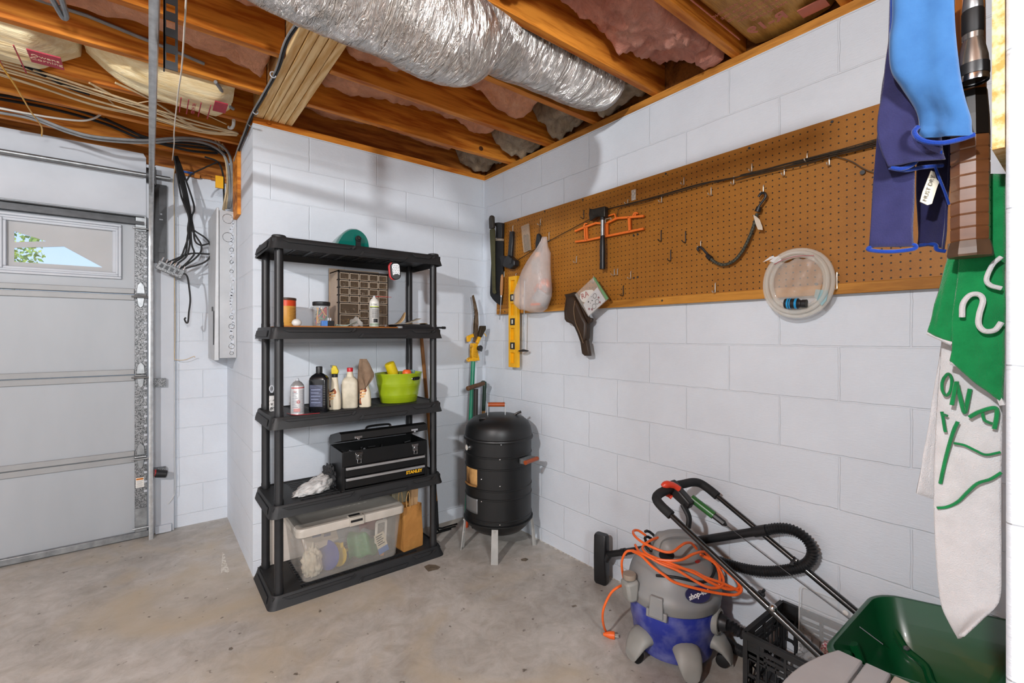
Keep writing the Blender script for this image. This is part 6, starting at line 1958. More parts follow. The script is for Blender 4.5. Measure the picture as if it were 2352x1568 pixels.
top = [(-0.05,-1.0051,1.9519),(-0.05,-1.0879,1.9622),(-0.05,-1.17,1.969),(-0.05,-1.2048,1.96),(-0.05,-1.242,1.9529),(-0.05,-1.3169,1.9666),(-0.05,-1.3994,1.9547),(-0.05,-1.4856,1.944)]
bot = [(-0.05,-1.0087,1.89),(-0.05,-1.0946,1.8838),(-0.05,-1.2481,1.8828),(-0.05,-1.3939,1.8809),(-0.05,-1.4856,1.8802)]
for P_ in (top, bot):
    for p, q in zip(P_, P_[1:]):
        seg(p, q)
for p, q in (((-0.05,-1.0811,1.9635), (-0.05,-1.0879,1.8849)), ((-0.05,-1.0963,1.9632), (-0.05,-1.103,1.8825)), ((-0.05,-1.2359,1.9541), (-0.05,-1.2359,1.8849)), ((-0.05,-1.2481,1.9541), (-0.05,-1.2497,1.8826)), ((-0.05,-1.3911,1.9564), (-0.05,-1.3966,1.8804)), ((-0.05,-1.3994,1.9547), (-0.05,-1.4022,1.8817))):
    seg(p, q, .007)
for P_ in ([(-0.05,-1.0744,1.9647),(-0.05,-1.0811,1.981),(-0.05,-1.1013,1.9796)], [(-0.05,-1.2173,1.9888),(-0.05,-1.2992,1.9935),(-0.05,-1.3081,1.966)], [(-0.05,-1.416,1.9536),(-0.05,-1.4269,1.9716),(-0.05,-1.4431,1.9705),(-0.05,-1.4485,1.9627)], [(-0.05,-1.4323,1.9526),(-0.05,-1.435,1.9699)]):
    for p, q in zip(P_, P_[1:]):
        seg(p, q, .007, .008)
build(fr, 'frame', M_OF, of, bev=.001)
build(MB().tube([(-0.062,-1.2461,1.9527),(-0.062,-1.2461,1.974),(-0.062,-1.2824,1.9739),(-0.062,-1.2854,1.9616)], .002, 6), 'clip', M_ZINC, of)
# leather holster
hl = thing('holster', 'dark brown moulded leather holster hanging below the pegboard edge', 'holster', (-0.07,-1.0897,1.2268))
ho = [(-0.06,-0.9358,1.5855),(-0.06,-0.9758,1.5879),(-0.06,-1.0184,1.595),(-0.06,-1.0462,1.5628),(-0.06,-1.0736,1.511),(-0.06,-1.1138,1.4447),(-0.06,-1.1531,1.4362),(-0.06,-1.1499,1.4192),(-0.06,-1.127,1.4025),(-0.06,-1.1237,1.3287),(-0.06,-1.1138,1.3114),(-0.06,-1.1336,1.2379),(-0.06,-1.1369,1.2257),(-0.06,-1.0972,1.2243),(-0.06,-1.077,1.2361),(-0.06,-1.0634,1.3034),(-0.06,-1.0393,1.3536),(-0.06,-1.0184,1.3867),(-0.06,-0.9972,1.4075),(-0.06,-0.9504,1.4213),(-0.06,-0.9358,1.4373),(-0.06,-0.9321,1.492),(-0.06,-0.9468,1.5614)]
M_LEATH = mat('dark leather', '3f2f22', .5, c2='281d14', scale=7, stretch=(1, 1, .5), bmp=.15, bscale=120)
mb = MB()
n_ = len(ho)
cx_ = V((0, 0, 0))
for p in ho:
    cx_ += V(p)
cx_ /= n_
rs_ = []
for e, d in ((1, -.0), (1.0, -.006), (.86, -.026), (.6, -.04), (.3, -.045)):
    rs_.append([V((p[0] + .02 + d, cx_.y + (p[1] - cx_.y) * e, p[2] if e == 1 else p[2] * (.5 + .5 * e) + cx_.z * (.5 - .5 * e))) for p in ho])
# seam-following shell: thick slab with a bulged front made of strips
build(MB().slab(ho, (.022, 0, 0)), 'back_panel', M_LEATH, hl, bev=.005)
bul = [(-0.08,-0.9705,1.5615),(-0.08,-1.0238,1.5708),(-0.08,-1.0653,1.5156),(-0.08,-1.0991,1.4521),(-0.08,-1.129,1.4095),(-0.08,-1.1257,1.341),(-0.08,-1.1091,1.2918),(-0.08,-1.0755,1.3534),(-0.08,-1.0308,1.4116),(-0.08,-0.9741,1.4358),(-0.08,-0.9669,1.495)]
build(MB().slab(bul, (.03, 0, 0)), 'front_panel', M_LEATH, hl, bev=.012)
build(MB().tube([(-0.098,-1.0518,1.5405),(-0.098,-1.0414,1.4861),(-0.098,-1.0552,1.4157),(-0.098,-1.0893,1.3533),(-0.098,-1.116,1.297)], .003, 6, sub=4), 'seam', mat('tan seam', '6b543c', .6), hl)
build(MB().slab([(-0.08,-1.0857,1.3013),(-0.08,-1.1323,1.3166),(-0.08,-1.1518,1.2316),(-0.08,-1.1158,1.228),(-0.08,-1.0991,1.2422)], (.026, 0, 0)), 'tip', M_LEATH, hl, bev=.004)
# zip bag of stickers
zp = thing('zip_bag', 'clear zip bag of printed stickers with a green seal over the holster', 'bag', (-0.1,-1.1828,1.4488))
zc = [(-0.105,-1.0586,1.5746),(-0.105,-1.2,1.6599),(-0.105,-1.3007,1.5347),(-0.105,-1.1618,1.4446)]
build(MB().slab(zc, (.006, 0, 0)), 'bag', film('clear zip film', 'e6e2da', .2, .1, .5, 60), zp)
build(MB().slab([(-0.106,-1.1978,1.6553),(-0.106,-1.2072,1.6591),(-0.106,-1.3045,1.5367),(-0.106,-1.2897,1.5284)], (.007, 0, 0)), 'green_seal', mat('green seal', '6f9a6a', .4), zp)
sk = build(MB().slab([(-0.1048,-1.1224,1.5141),(-0.1048,-1.2249,1.6032),(-0.1048,-1.2827,1.5265),(-0.1048,-1.1616,1.4494)], (.002, 0, 0)), 'grey_sticker', mat('grey sticker sheet', 'cfcfd2', .4), zp)
build(MB().slab([(-0.1025,-1.0936,1.5526),(-0.1025,-1.1003,1.5816),(-0.1025,-1.14,1.5933),(-0.1025,-1.1851,1.5922),(-0.1025,-1.2041,1.5789),(-0.1025,-1.1367,1.5231),(-0.1025,-1.1103,1.5319)], (.002, 0, 0)), 'white_sticker', mat('white sticker sheet', 'e6e2da', .4), zp)
O_, U_, W_ = V((-0.1065,-1.1887,1.532)), V((-0.1065,-1.2448,1.5803)) - V((-0.1065,-1.1887,1.532)), None
U_ = V((0, U_.y, U_.z)).normalized()
W_ = V((0, -U_.z, U_.y))
if W_.z < 0:
    W_ = -W_
W_ = V((-1, 0, 0)).cross(U_)
dc = MB()
for (a, c) in ((.022, -.030), (.030, .006), (-.01, -.034)):
    dc.tube([O_ + U_ * (a + .013 * math.cos(t)) + W_ * (c + .013 * math.sin(t)) for t in [2 * PI * i / 18 for i in range(18)]], .0014, 5, closed=True)
for (a, c, r_) in ((.0, .0, .004), (-.024, .014, .005), (-.018, -.002, .0025), (.01, .02, .0025)):
    dc.lathe([(r_, -.0005), (r_, .0008)], O_ + U_ * a + W_ * c, (-1, 0, 0), 12)
build(dc, 'sticker_marks', M_INK, sk)
dr_ = MB()
for (a, c, r_) in ((-.046, -.02, .007), (-.032, -.036, .007), (.044, -.02, .006), (.034, -.046, .006)):
    dr_.lathe([(r_, -.0005), (r_, .0008)], O_ + U_ * a + W_ * c, (-1, 0, 0), 10)
build(dr_, 'red_marks', mat('dark red marks', '7d3446', .5), sk)
build(MB().text('RA', V((-0.1065,-1.1339,1.5644)), V((0, -1, .35)), V((0, .35, 1)), .045, .0003), 'sticker_lettering', mat('red lettering', 'b5423c', .5), zp)
# bungee cord
bg = thing('bungee_cord', 'dark bungee cord with two black hooks hung in a curve on the pegboard', 'bungee cord', (-0.06,-1.9379,1.6424))
m, nt, b = newmat('woven dark cord')
vec = coords(nt)
ck = nd(nt, 'ShaderNodeTexChecker', Scale=130.)
nt.links.new(vec, ck.inputs[0])
ck.inputs['Color1'].default_value = (*lin('26271f'), 1)
ck.inputs['Color2'].default_value = (*lin('4a4a3c'), 1)
nt.links.new(ck.outputs[0], b.inputs['Base Color'])
b.inputs['Roughness'].default_value = .7
build(MB().tube([(-0.058,-2.0433,1.8405),(-0.058,-2.0364,1.8151),(-0.058,-2.0259,1.7812),(-0.058,-2.0082,1.7392),(-0.058,-1.9849,1.6973),(-0.058,-1.9556,1.6645),(-0.058,-1.9217,1.6483),(-0.058,-1.8889,1.6504),(-0.058,-1.8592,1.6674),(-0.058,-1.8411,1.6851)], .0068, 9, sub=6), 'cord', m, bg)
build(MB().tube([(-0.06,-2.0476,1.8606),(-0.06,-2.0579,1.8761),(-0.06,-2.0732,1.8938),(-0.06,-2.0782,1.9067),(-0.06,-2.0715,1.9171),(-0.06,-2.0596,1.9182),(-0.06,-2.0493,1.9065)], .0052, 8, sub=5), 'end_hook', M_BLACKP, bg)
build(MB().tube([(-0.06,-1.8341,1.6975),(-0.06,-1.8197,1.715),(-0.06,-1.8052,1.7328),(-0.06,-1.7926,1.7405),(-0.06,-1.7821,1.7342),(-0.06,-1.7884,1.7234)], .0052, 8, sub=5), 'end_hook', M_BLACKP, bg)
build(MB().cyl((-0.058,-2.045,1.8473), (-0.058,-2.0519,1.8654), .0125, .0105, n=14), 'ferrule', M_BLACKP, bg)
build(MB().cyl((-0.058,-1.8451,1.6807), (-0.058,-1.8268,1.6987), .0115, .0095, n=14), 'ferrule', M_BLACKP, bg)
mb = MB().slab([(-0.072,-2.034,1.8348),(-0.072,-2.0461,1.8252),(-0.072,-2.0598,1.8101),(-0.072,-2.0699,1.78),(-0.072,-2.0716,1.7657),(-0.072,-2.053,1.7708),(-0.072,-2.0444,1.7936)], (.0015, 0, 0))
build(mb, 'paper_tag', mat('paper tag', 'cfc2b0', .6), bg)
# coiled tube
ct = thing('coiled_tube', 'coil of clear vinyl tubing low on the right of the pegboard', 'tubing', (-0.07,-2.1983,1.4141))
m, nt, b = newmat('clear vinyl')
b.inputs['Base Color'].default_value = (*lin('dfdcd2'), 1)
b.inputs['Roughness'].default_value = .12
b.inputs['Alpha'].default_value = .42
b.inputs['Coat Weight'].default_value = .5
c0 = V((-0.065,-2.195,1.5411))
rz_ = (-0.065,-2.195,1.6712)[2] - c0.z
ry_ = abs((-0.065,-2.0686,1.5523)[1] - (-0.065,-2.3086,1.531)[1]) / 2
for k, f_ in enumerate((1, .9, .8)):
    pts = [c0 + V((-.012 * (k % 2) + .006 * math.cos(3 * t), ry_ * f_ * math.cos(t), rz_ * f_ * .97 * math.sin(t) + (1 - f_) * .02)) for t in [2 * PI * i / 48 for i in range(48)]]
    build(MB().tube(pts, .0085, 10, closed=True), 'coil_turn', m, ct)
tbg = thing('fitting_bag', 'clear bag with a blue ringed black fitting inside the coiled tube', 'bag', (-0.08,-2.199,1.4437))
mb = MB()
L0, L1, R0, R1 = V((-0.085,-2.12,1.6217)), V((-0.085,-2.1296,1.445)), V((-0.085,-2.258,1.6355)), V((-0.085,-2.2693,1.4611))
mb.grid(lambda u, v: (L0.lerp(R0, u)).lerp(L1.lerp(R1, u), v) + V((-.012 * math.sin(u * 9 + v * 5) * (1 - abs(v - .5)), .024 * math.sin(PI * v) * (0.5 - u) * 1.7, .006 * math.sin(u * 14))), 26, 26)
build(mb, 'bag_film', film('clear bag film', 'e9e4da', .2, .08, .8, 45), tbg, solid=.001)
f0, f1 = V((-0.09,-2.1585,1.4637)), V((-0.09,-2.2367,1.4594))
dv = f1 - f0
Lf = dv.length
build(MB().lathe([(.010, 0), (.019, .004), (.020, Lf * .62), (.015, Lf * .7), (.013, Lf * .78), (.0155, Lf * .8), (.0155, Lf), (.011, Lf)], f0, dv, 22), 'fitting', M_BLACKP, tbg, bev=.001)
for a, c in ((.17, .25), (.29, .34), (.52, .62)):
    build(MB().lathe([(.0206, Lf * a), (.0206, Lf * c)], f0, dv, 22), 'blue_ring', mat('bright blue ring', '1f9ad8', .35), tbg)
build(MB().slab([(-0.088,-2.1034,1.6338),(-0.088,-2.1244,1.6482),(-0.088,-2.1404,1.6494),(-0.088,-2.1483,1.6332),(-0.088,-2.1276,1.6239)], (.003, 0, 0)).slab([(-0.086,-2.0777,1.6337),(-0.086,-2.1042,1.6407),(-0.086,-2.1236,1.6468),(-0.086,-2.1172,1.6545),(-0.086,-2.1042,1.6511)], (.0012, 0, 0)), 'white_label', mat('white roll label', 'dadada', .4), tbg)
build(MB().tube([(-0.092,-2.1229,1.619),(-0.092,-2.1577,1.6333),(-0.092,-2.2035,1.6405),(-0.092,-2.2604,1.6345)], .0016, 5, sub=3), 'red_seal', mat('dull red seal', 'b0646a', .4), tbg)
build(MB().slab([(-0.075,-2.2617,1.5119),(-0.075,-2.3022,1.504),(-0.075,-2.2953,1.468),(-0.075,-2.2814,1.4497),(-0.075,-2.256,1.4865)], (.003, 0, 0)), 'blue_patch', film('pale blue film', '9fc8cf', .6, .2), tbg)
single(MB().cyl((PBX - .012, -2.395, 1.915), (PBX - .0015, -2.395, 1.915), .008, n=12), 'board_screw', M_STEELD, 'dark screw standing proud of the pegboard beside the blue towels', 'screw')

# ------------------------------------------------------------------ corner: long handled tools
ps = thing('pole_saw', 'pole saw with a curved blade and yellow head on a green pole in the corner', 'saw', (-.28, -.18, 0))
p0, p1 = V((-.272, -.165, 0)), V((-0.159,-0.085,1.1506))
build(MB().cyl(p0, p1, .0155, n=16), 'pole', mat('green painted pole', '1f8a6a', .35, c2='187355', scale=5), ps)
build(MB().cyl(p0 + V((0, 0, .0)), p0.lerp(p1, .05), .0165, n=16), 'orange_foot', mat('orange tape', 'd9562c', .5), ps)
hd_ = MB()
hd_.slab([(-0.1778,-0.085,1.1639),(-0.1778,-0.085,1.2461),(-0.174,-0.085,1.284),(-0.1285,-0.085,1.2836),(-0.1323,-0.085,1.2294),(-0.117,-0.085,1.1683),(-0.1132,-0.085,1.1554)], (0, .04, 0))
hd_.slab([(-0.2114,-0.085,1.1556),(-0.2003,-0.085,1.1772),(-0.1132,-0.085,1.181),(-0.117,-0.085,1.1587),(-0.1476,-0.085,1.1534)], (0, .03, 0))
hd_.slab([(-0.2151,-0.085,1.3347),(-0.1627,-0.085,1.3537),(-0.1552,-0.085,1.3283),(-0.1816,-0.085,1.322),(-0.1891,-0.085,1.2968),(-0.2114,-0.085,1.2939)], (0, .02, 0))
hd_.slab([(-0.1495,-0.105,1.2904),(-0.1343,-0.105,1.322),(-0.0998,-0.105,1.3793),(-0.0843,-0.105,1.373),(-0.1305,-0.105,1.2775)], (0, .02, 0))
build(hd_, 'yellow_head', M_YELLOW, ps, bev=.003)
build(MB().slab([(-0.157,-0.082,1.3378),(-0.157,-0.082,1.4204),(-0.1456,-0.082,1.5002),(-0.157,-0.082,1.5729),(-0.1683,-0.082,1.6295),(-0.1532,-0.082,1.6366),(-0.1342,-0.082,1.5802),(-0.115,-0.082,1.5074),(-0.1112,-0.082,1.4211),(-0.1189,-0.082,1.341),(-0.1265,-0.082,1.2899),(-0.157,-0.082,1.2902)], (0, .004, 0)), 'saw_blade', mat('rusty saw blade', '8a7a66', .5, .5, c2='5f4a36', scale=30), ps)
sw = MB()
for k in range(16):
    sw.slab([V(q_) for q_ in [(-0.1551,-0.082,1.5634),(-0.1608,-0.082,1.5521),(-0.1494,-0.082,1.5462)]], (0, .004, 0))
    sw.b.verts.ensure_lookup_table()
    for v in sw.b.verts[-6:]:
        v.co.z -= .0145 * k
        v.co.x += .010 * math.sin(k / 15 * PI) - .004 * k / 15
build(sw, 'saw_teeth', M_GALVD, ps)
cr = MB()
for k in range(9):
    z = p1.z + .035 + k * .008
    cr.tube([(p1.x + .006 + .026 * math.cos(t), p1.y + .024 * math.sin(t), z + .003 * math.sin(t * 2 + k)) for t in [2 * PI * i / 14 for i in range(14)]], .0045, 6, closed=True)
build(cr, 'cord_wrap', mat('yellow rope', 'dba61e', .8, c2='c28f16', scale=60), ps)
build(MB().slab([(-0.1338,-0.11,1.3347),(-0.1147,-0.11,1.411),(-0.0722,-0.11,1.4115),(-0.0722,-0.11,1.3859),(-0.1109,-0.11,1.3251)], (0, .03, 0)), 'lopper_jaw', mat('dark lopper steel', '3f3526', .5, .5), ps, bev=.003)
build(MB().lathe([(.019, -.012), (.019, .012)], (-0.1253,-0.12,1.2492), (0, -1, .2), 16).tube([(-0.1329,-0.12,1.2366),(-0.11,-0.12,1.2267),(-0.1062,-0.12,1.2457)], .004, 6, sub=3), 'pulley', M_STEELD, ps)
build(MB().tube([(-0.08,-0.11,1.357),(-0.0605,-0.11,1.3346)], .003, 6).tube([(-0.195,-0.1,1.1808),(-0.2173,-0.1,1.1752),(-0.221,-0.1,1.1597),(-0.2025,-0.1,1.1528)], .004, 6, sub=3), 'cord_end', M_YELLOW, ps)
th = thing('tee_handle_tool', 'dark shafted tool with a wooden cross grip standing behind the smoker', 'tool', (-.2, -.2, 0))
tt_ = V((-0.2126,-0.2,0.965))
build(MB().cyl((-.235, -.21, 0), tt_, .0165, n=12), 'shaft', mat('dark brown shaft', '2c2723', .5), th)
build(MB().cyl((-0.3068,-0.24,0.9783), (-0.1252,-0.17,0.9967), .0165, .0145, n=16), 'wood_grip', mat('dark worn wood', '6b4a2f', .55, c2='4a3220', scale=14, stretch=(1, 4, 4)), th, bev=.003)
gh = thing('green_handle_tool', 'tool with a dark green grip on a wooden handle behind the smoker', 'tool', (-.12, -.1, 0))
ga = V((-0.0692,-0.1,0.9714))
gb2 = V((-.135, -.13, 0))
build(MB().cyl(gb2, ga.lerp(gb2, .18), .0135, n=12), 'wood_handle', mat('ash handle', 'bb8a4c', .5, c2='a3743a', scale=10, stretch=(4, 4, .5)), gh)
build(MB().tube([ga.lerp(gb2, .19), ga, ga + V((.0, .004, .02)), ga + V((-.018, .0, .022)), ga + V((-.028, -.004, .012))], .0142, 12, sub=4), 'grip', mat('dark green grip', '1d3a2c', .4), gh)
ck_ = thing('cultivator_fork', 'long wooden handled cultivator with black tines leaning behind the shelving', 'fork', (-.5, -.2, 0))
c1, c2_ = V((-0.5408,-0.018,1.326)), V((-0.4359,-0.03,0.1806))
build(MB().cyl(c1, c2_, .0125, n=14), 'handle', mat('varnished handle', 'a06a30', .4, c2='83521f', scale=9, stretch=(4, 4, .5)), ck_)
build(MB().cyl(c2_, V((-0.4332,-0.05,-0.0028)), .0135, .01, n=14), 'ferrule', M_BLACKP, ck_)
ti = [[(-0.4553,-0.09,0.0159),(-0.4212,-0.09,-0.0109),(-0.4041,-0.09,-0.0517),(-0.3693,-0.09,-0.0762),(-0.2985,-0.09,-0.0891)], [(-0.4752,-0.12,0.0308),(-0.4618,-0.12,-0.0113),(-0.4483,-0.12,-0.0595),(-0.4041,-0.12,-0.0776),(-0.3309,-0.12,-0.0854)], [(-0.4896,-0.14,0.041),(-0.4962,-0.14,-0.0043),(-0.4796,-0.14,-0.0529),(-0.4326,-0.14,-0.0777),(-0.3778,-0.14,-0.0838)]]
for p in ti:
    p = [(x, y, max(z, .006)) for x, y, z in p]
    build(MB().tube(p, .0055, 8, sub=4), 'tine', M_BLACKG, ck_)

# ------------------------------------------------------------------ smoker
SXc, SYc = -.27, -.545
sm = thing('smoker_grill', 'black barrel smoker grill standing on silver legs in the corner', 'smoker', (SXc, SYc, 0))
M_SMK = mat('black enamel', '161718', .42, c2='111213', scale=5)
O = (SXc, SYc, 0)
build(MB().lathe([(.10, .115), (.16, .135), (.195, .17), (.208, .205), (.21, .21)], O, n=56, cap1=False), 'fire_bowl', M_SMK, sm)
bp = [(.208, .20)]
for z in (.232, .362, .416, .541, .611):
    bp += [(.2085, z - .006), (.212, z - .003), (.212, z + .003), (.2085, z + .006)]
bp += [(.2085, .70)]
build(MB().lathe([(.216, .198), (.219, .202), (.219, .207), (.2085, .21)] + bp[1:], O, n=56, cap0=False, cap1=False), 'barrel', M_SMK, sm, ang=.25)
lid = build(MB().lathe([(.2085, .695), (.219, .698), (.221, .705), (.219, .712), (.212, .716), (.211, .735), (.205, .770), (.19, .798), (.16, .822), (.11, .838), (.05, .846), (.0, .848)], O, n=56, cap0=False), 'lid', M_SMK, sm, ang=.45)
hv = V((.7874, -.6165, 0))          # handle runs across the lid
hp_ = V((SXc, SYc, .847)) + V((-.03, -.02, 0))
for s_ in (-1, 1):
    build(MB().bar(hp_ + hv * (.055 * s_) - V((0, 0, .012)), hp_ + hv * (.055 * s_) + V((0, 0, .068)), .006, .026, V((.6, .78, 0))), 'handle_bracket', M_GALV, lid)
build(MB().cyl(hp_ - hv * .052 + V((0, 0, .06)), hp_ + hv * .052 + V((0, 0, .06)), .014, n=18), 'handle_grip', mat('red brown wood', 'a34c22', .35, c2='8a3d19', scale=9), lid)
build(MB().ball(V((SXc, SYc, .84)) + V((-.13, -.02, -.012)), (.035, .022, .006)).tube([V((SXc, SYc, .835)) + hv * .1, V((SXc, SYc, .85)) + hv * .125, V((SXc, SYc, .857)) + hv * .145], .007, 8), 'vent_tab', M_BLACKG, lid)


def onbarrel(px_ang, z, r=.2095):
    a = R(px_ang)
    return V((SXc + r * math.cos(a), SYc + r * math.sin(a), z))


def barrelpatch(a0, a1, z0, z1, r, nm, m_, parent=sm, th=.004):
    mb_ = MB()
    mb_.grid(lambda u, v: onbarrel(a0 + (a1 - a0) * u, z0 + (z1 - z0) * v, r), 14, 6)
    return build(mb_, nm, m_, parent, solid=th)


# the barrel faces the camera along about 234 degrees
barrelpatch(164, 196, .435, .535, .2085, 'burnt_opening', mat('rust burnt panel', 'c0955c', .6, c2='4f3016', scale=9, stretch=(1, 1, .5), lo=.38, hi=.6))
build(MB().tube([onbarrel(164 + 32 * i / 10, .438 - .004 * math.sin(i / 10 * PI), .216) for i in range(11)], .006, 8), 'opening_lip', mat('burnt lip', 'a97c46', .6, c2='5a3a1c', scale=9), sm)
dpn = barrelpatch(164, 197, .27, .362, .2095, 'access_door', mat('pale steel door', '8d8f90', .4, .6, c2='7d7f80', scale=4))
th_c = onbarrel(172, .655, .213)
thm = build(MB().lathe([(.021, -.006), (.021, .006), (.018, .008)], th_c, onbarrel(172, 0, 1) - onbarrel(172, 0, 0), 22), 'thermometer', M_CHROME, sm)
build(MB().lathe([(.0165, .0075), (.0165, .009)], th_c, onbarrel(172, 0, 1) - onbarrel(172, 0, 0), 20), 'thermometer_face', mat('dial face', 'e3dfd6', .4), thm)
# side handle on the right
hd2 = onbarrel(284, .588, .212)
out = V((math.cos(R(284)), math.sin(R(284)), 0))
tan = V((-out.y, out.x, 0))
hb2 = MB()
for s_ in (-1, 1):
    hb2.bar(hd2 + tan * .05 * s_ - out * .005, hd2 + tan * .05 * s_ + out * .042, .028, .004, tan)
hb2.bar(hd2 - tan * .052 + out * .0, hd2 + tan * .052 + out * .0, .03, .004, out)
sh2 = build(hb2, 'side_handle_bracket', M_GALV, sm)
build(MB().cyl(hd2 - tan * .062 + out * .045, hd2 + tan * .062 + out * .045, .013, n=18), 'side_handle_grip', mat('red brown wood grip', 'a34c22', .35, c2='8a3d19', scale=9), sh2)
for a_, z in ((238, .695), (236, .607), (236, .45), (236, .222), (205, .352), (205, .485)):
    build(MB().ball(onbarrel(a_, z, .2105), .0055, 10, 6), 'bolt', M_CHROME, sm)
for a_ in (228, 150, 330, 60):
    o_ = V((math.cos(R(a_)), math.sin(R(a_)), 0))
    t_ = V((-o_.y, o_.x, 0))
    p_t = V((SXc, SYc, .195)) + o_ * .215
    p_b = V((SXc, SYc, .0)) + o_ * .238
    lg = MB()
    lg.hexa([p_b - t_ * .021 - o_ * .003, p_b + t_ * .021 - o_ * .003, p_b + t_ * .021 + o_ * .003, p_b - t_ * .021 + o_ * .003,
             p_t - t_ * .019 - o_ * .003, p_t + t_ * .019 - o_ * .003, p_t + t_ * .019 + o_ * .003, p_t - t_ * .019 + o_ * .003])
    lg.hexa([p_b - t_ * .021 - o_ * .022, p_b - t_ * .017 - o_ * .022, p_b - t_ * .017, p_b - t_ * .021, p_t - t_ * .019 - o_ * .012, p_t - t_ * .015 - o_ * .012, p_t - t_ * .015, p_t - t_ * .019])
    lg.cyl(p_t + o_ * .003 - V((0, 0, .012)), p_t + o_ * .007 - V((0, 0, .012)), .008, n=10)
    lg.cyl(p_t + o_ * .0005 - V((0, 0, .09)), p_t + o_ * .006 - V((0, 0, .09)), .004, n=10)
    build(lg, 'leg', mat('bare aluminium leg', 'b9b9b6', .38, .5, c2='a5a5a2', scale=12), sm)



# ------------------------------------------------------------------ shop vacuum
VX, VY = -.25, -1.78
vac = thing('shop_vacuum', 'blue and grey wet dry vacuum standing on casters by the right wall', 'vacuum', (VX, VY, 0))
M_VBLUE = mat('scuffed blue plastic', '26338f', .4, c2='6f74a8', scale=7, lo=.3, hi=.52, bmp=.05)
M_VGREY = mat('grey vacuum plastic', '808387', .45, c2='8d8c88', scale=6, bmp=.04)
M_VGREY2 = mat('light grey plastic', '93938f', .5, c2='84847f', scale=8)
M_VDARK = mat('dark grey plastic', '4d4e50', .5)
O = (VX, VY, 0)
build(MB().lathe([(.145, .03), (.155, .034), (.160, .05), (.172, .14), (.176, .145), (.178, .24), (.172, .252)], O, n=48), 'drum', M_VBLUE, vac, ang=.8)
build(MB().lathe([(.1835, .236), (.188, .24), (.189, .262), (.192, .267), (.192, .288), (.186, .294), (.182, .318), (.174, .345), (.155, .38), (.135, .4), (.10, .408)], O, n=48), 'lid', M_VGREY, vac, ang=.8)
# motor head: rounded box stretched towards the wall
fx, fy_ = V((.6165, .7874, 0)), V((.7874, -.6165, 0))
rs_ = []
for z, w, l in ((.385, .135, .10), (.42, .13, .098), (.45, .12, .09), (.475, .1, .07), (.487, .07, .045)):
    rs_.append([V((VX, VY, z)) + fy_ * (a + .015) + fx * (c + .02 - (z - .385) * .15) for a, c in rrect(w * 1.5, l * 1.7, .055 if z < .47 else .03, 6)])
mh = build(MB().rings(rs_), 'motor_head', M_VGREY, vac, ang=.9)
# carrying handle over the head, with the hollow under it
hn_ = MB()
hp0 = V((VX, VY, .455)) - fy_ * .075 - fx * .02
hn_.tube([hp0 - V((0, 0, .02)), hp0 + fy_ * .01 + V((0, 0, .02)), hp0 + fy_ * .045 + V((0, 0, .04)), hp0 + fy_ * .10 + V((0, 0, .043)), hp0 + fy_ * .14 + fx * .01 + V((0, 0, .028))], .019, 10, sub=4, sx=1.2)
build(hn_, 'carry_handle', M_VGREY, mh)
build(MB().prism(rrect(.06, .026, .01, 3), V((VX, VY, .43)) - fx * .066 - fy_ * .05, fy_, V((0, 0, 1)), .012), 'blow_slot', M_BLACKR, mh)
build(MB().box(V((VX, VY, .405)) + fy_ * .075 - fx * .075 - V((.012, .006, .008)), V((VX, VY, .405)) + fy_ * .075 - fx * .075 + V((.012, .006, .008))), 'switch', mat('red switch', 'c9332c', .4), mh, bev=.003)
build(MB().box(V((VX, VY, .40)) + fy_ * .05 - fx * .078 - V((.02, .005, .007)), V((VX, VY, .40)) + fy_ * .05 - fx * .078 + V((.02, .005, .007))), 'switch_label', mat('green label', '2f8a4a', .4), mh)


def onvac(a, z, r):
    return V((VX + r * math.cos(R(a)), VY + r * math.sin(R(a)), z))


# badge (the camera sees the drum from about 213 degrees)
bd = MB()
ba, bz = 243, .33
on = (onvac(ba, 0, 1) - onvac(ba, 0, 0)).normalized()
tn = V((-on.y, on.x, 0))
up_ = V((0, 0, 1)) * .82 - on * .55
bc = onvac(ba, bz, .1815)
build(bd.prism([(.052 * math.cos(t), .03 * math.sin(t)) for t in [2 * PI * i / 30 for i in range(30)]], bc, tn, up_, .008), 'badge', mat('navy badge', '2a2c55', .35), vac)
un = tn.cross(up_).normalized()
build(MB().text('shop-vac', bc + un * .0045, tn * .96 + up_ * .2, up_, .026, .0006, shear=.3, bold=.0008), 'badge_lettering', mat('white lettering', 'e6e6e6', .4), vac)
# latch clamps
for a in (194, 14):
    o_ = (onvac(a, 0, 1) - onvac(a, 0, 0)).normalized()
    t_ = V((-o_.y, o_.x, 0))
    lc = MB()
    lc.hexa([onvac(a, .225, .192) - t_ * .03 - o_ * .008, onvac(a, .225, .192) + t_ * .03 - o_ * .008, onvac(a, .225, .205) + t_ * .03, onvac(a, .225, .205) - t_ * .03,
             onvac(a, .305, .182) - t_ * .025 - o_ * .01, onvac(a, .305, .182) + t_ * .025 - o_ * .01, onvac(a, .305, .198) + t_ * .025, onvac(a, .305, .198) - t_ * .025])
    lc.hexa([onvac(a, .218, .19) - t_ * .042 - o_ * .008, onvac(a, .218, .19) + t_ * .042 - o_ * .008, onvac(a, .218, .2) + t_ * .042, onvac(a, .218, .2) - t_ * .042,
             onvac(a, .25, .19) - t_ * .042 - o_ * .008, onvac(a, .25, .19) + t_ * .042 - o_ * .008, onvac(a, .25, .197) + t_ * .042, onvac(a, .25, .197) - t_ * .042])
    build(lc, 'latch', M_VGREY, vac, bev=.004)
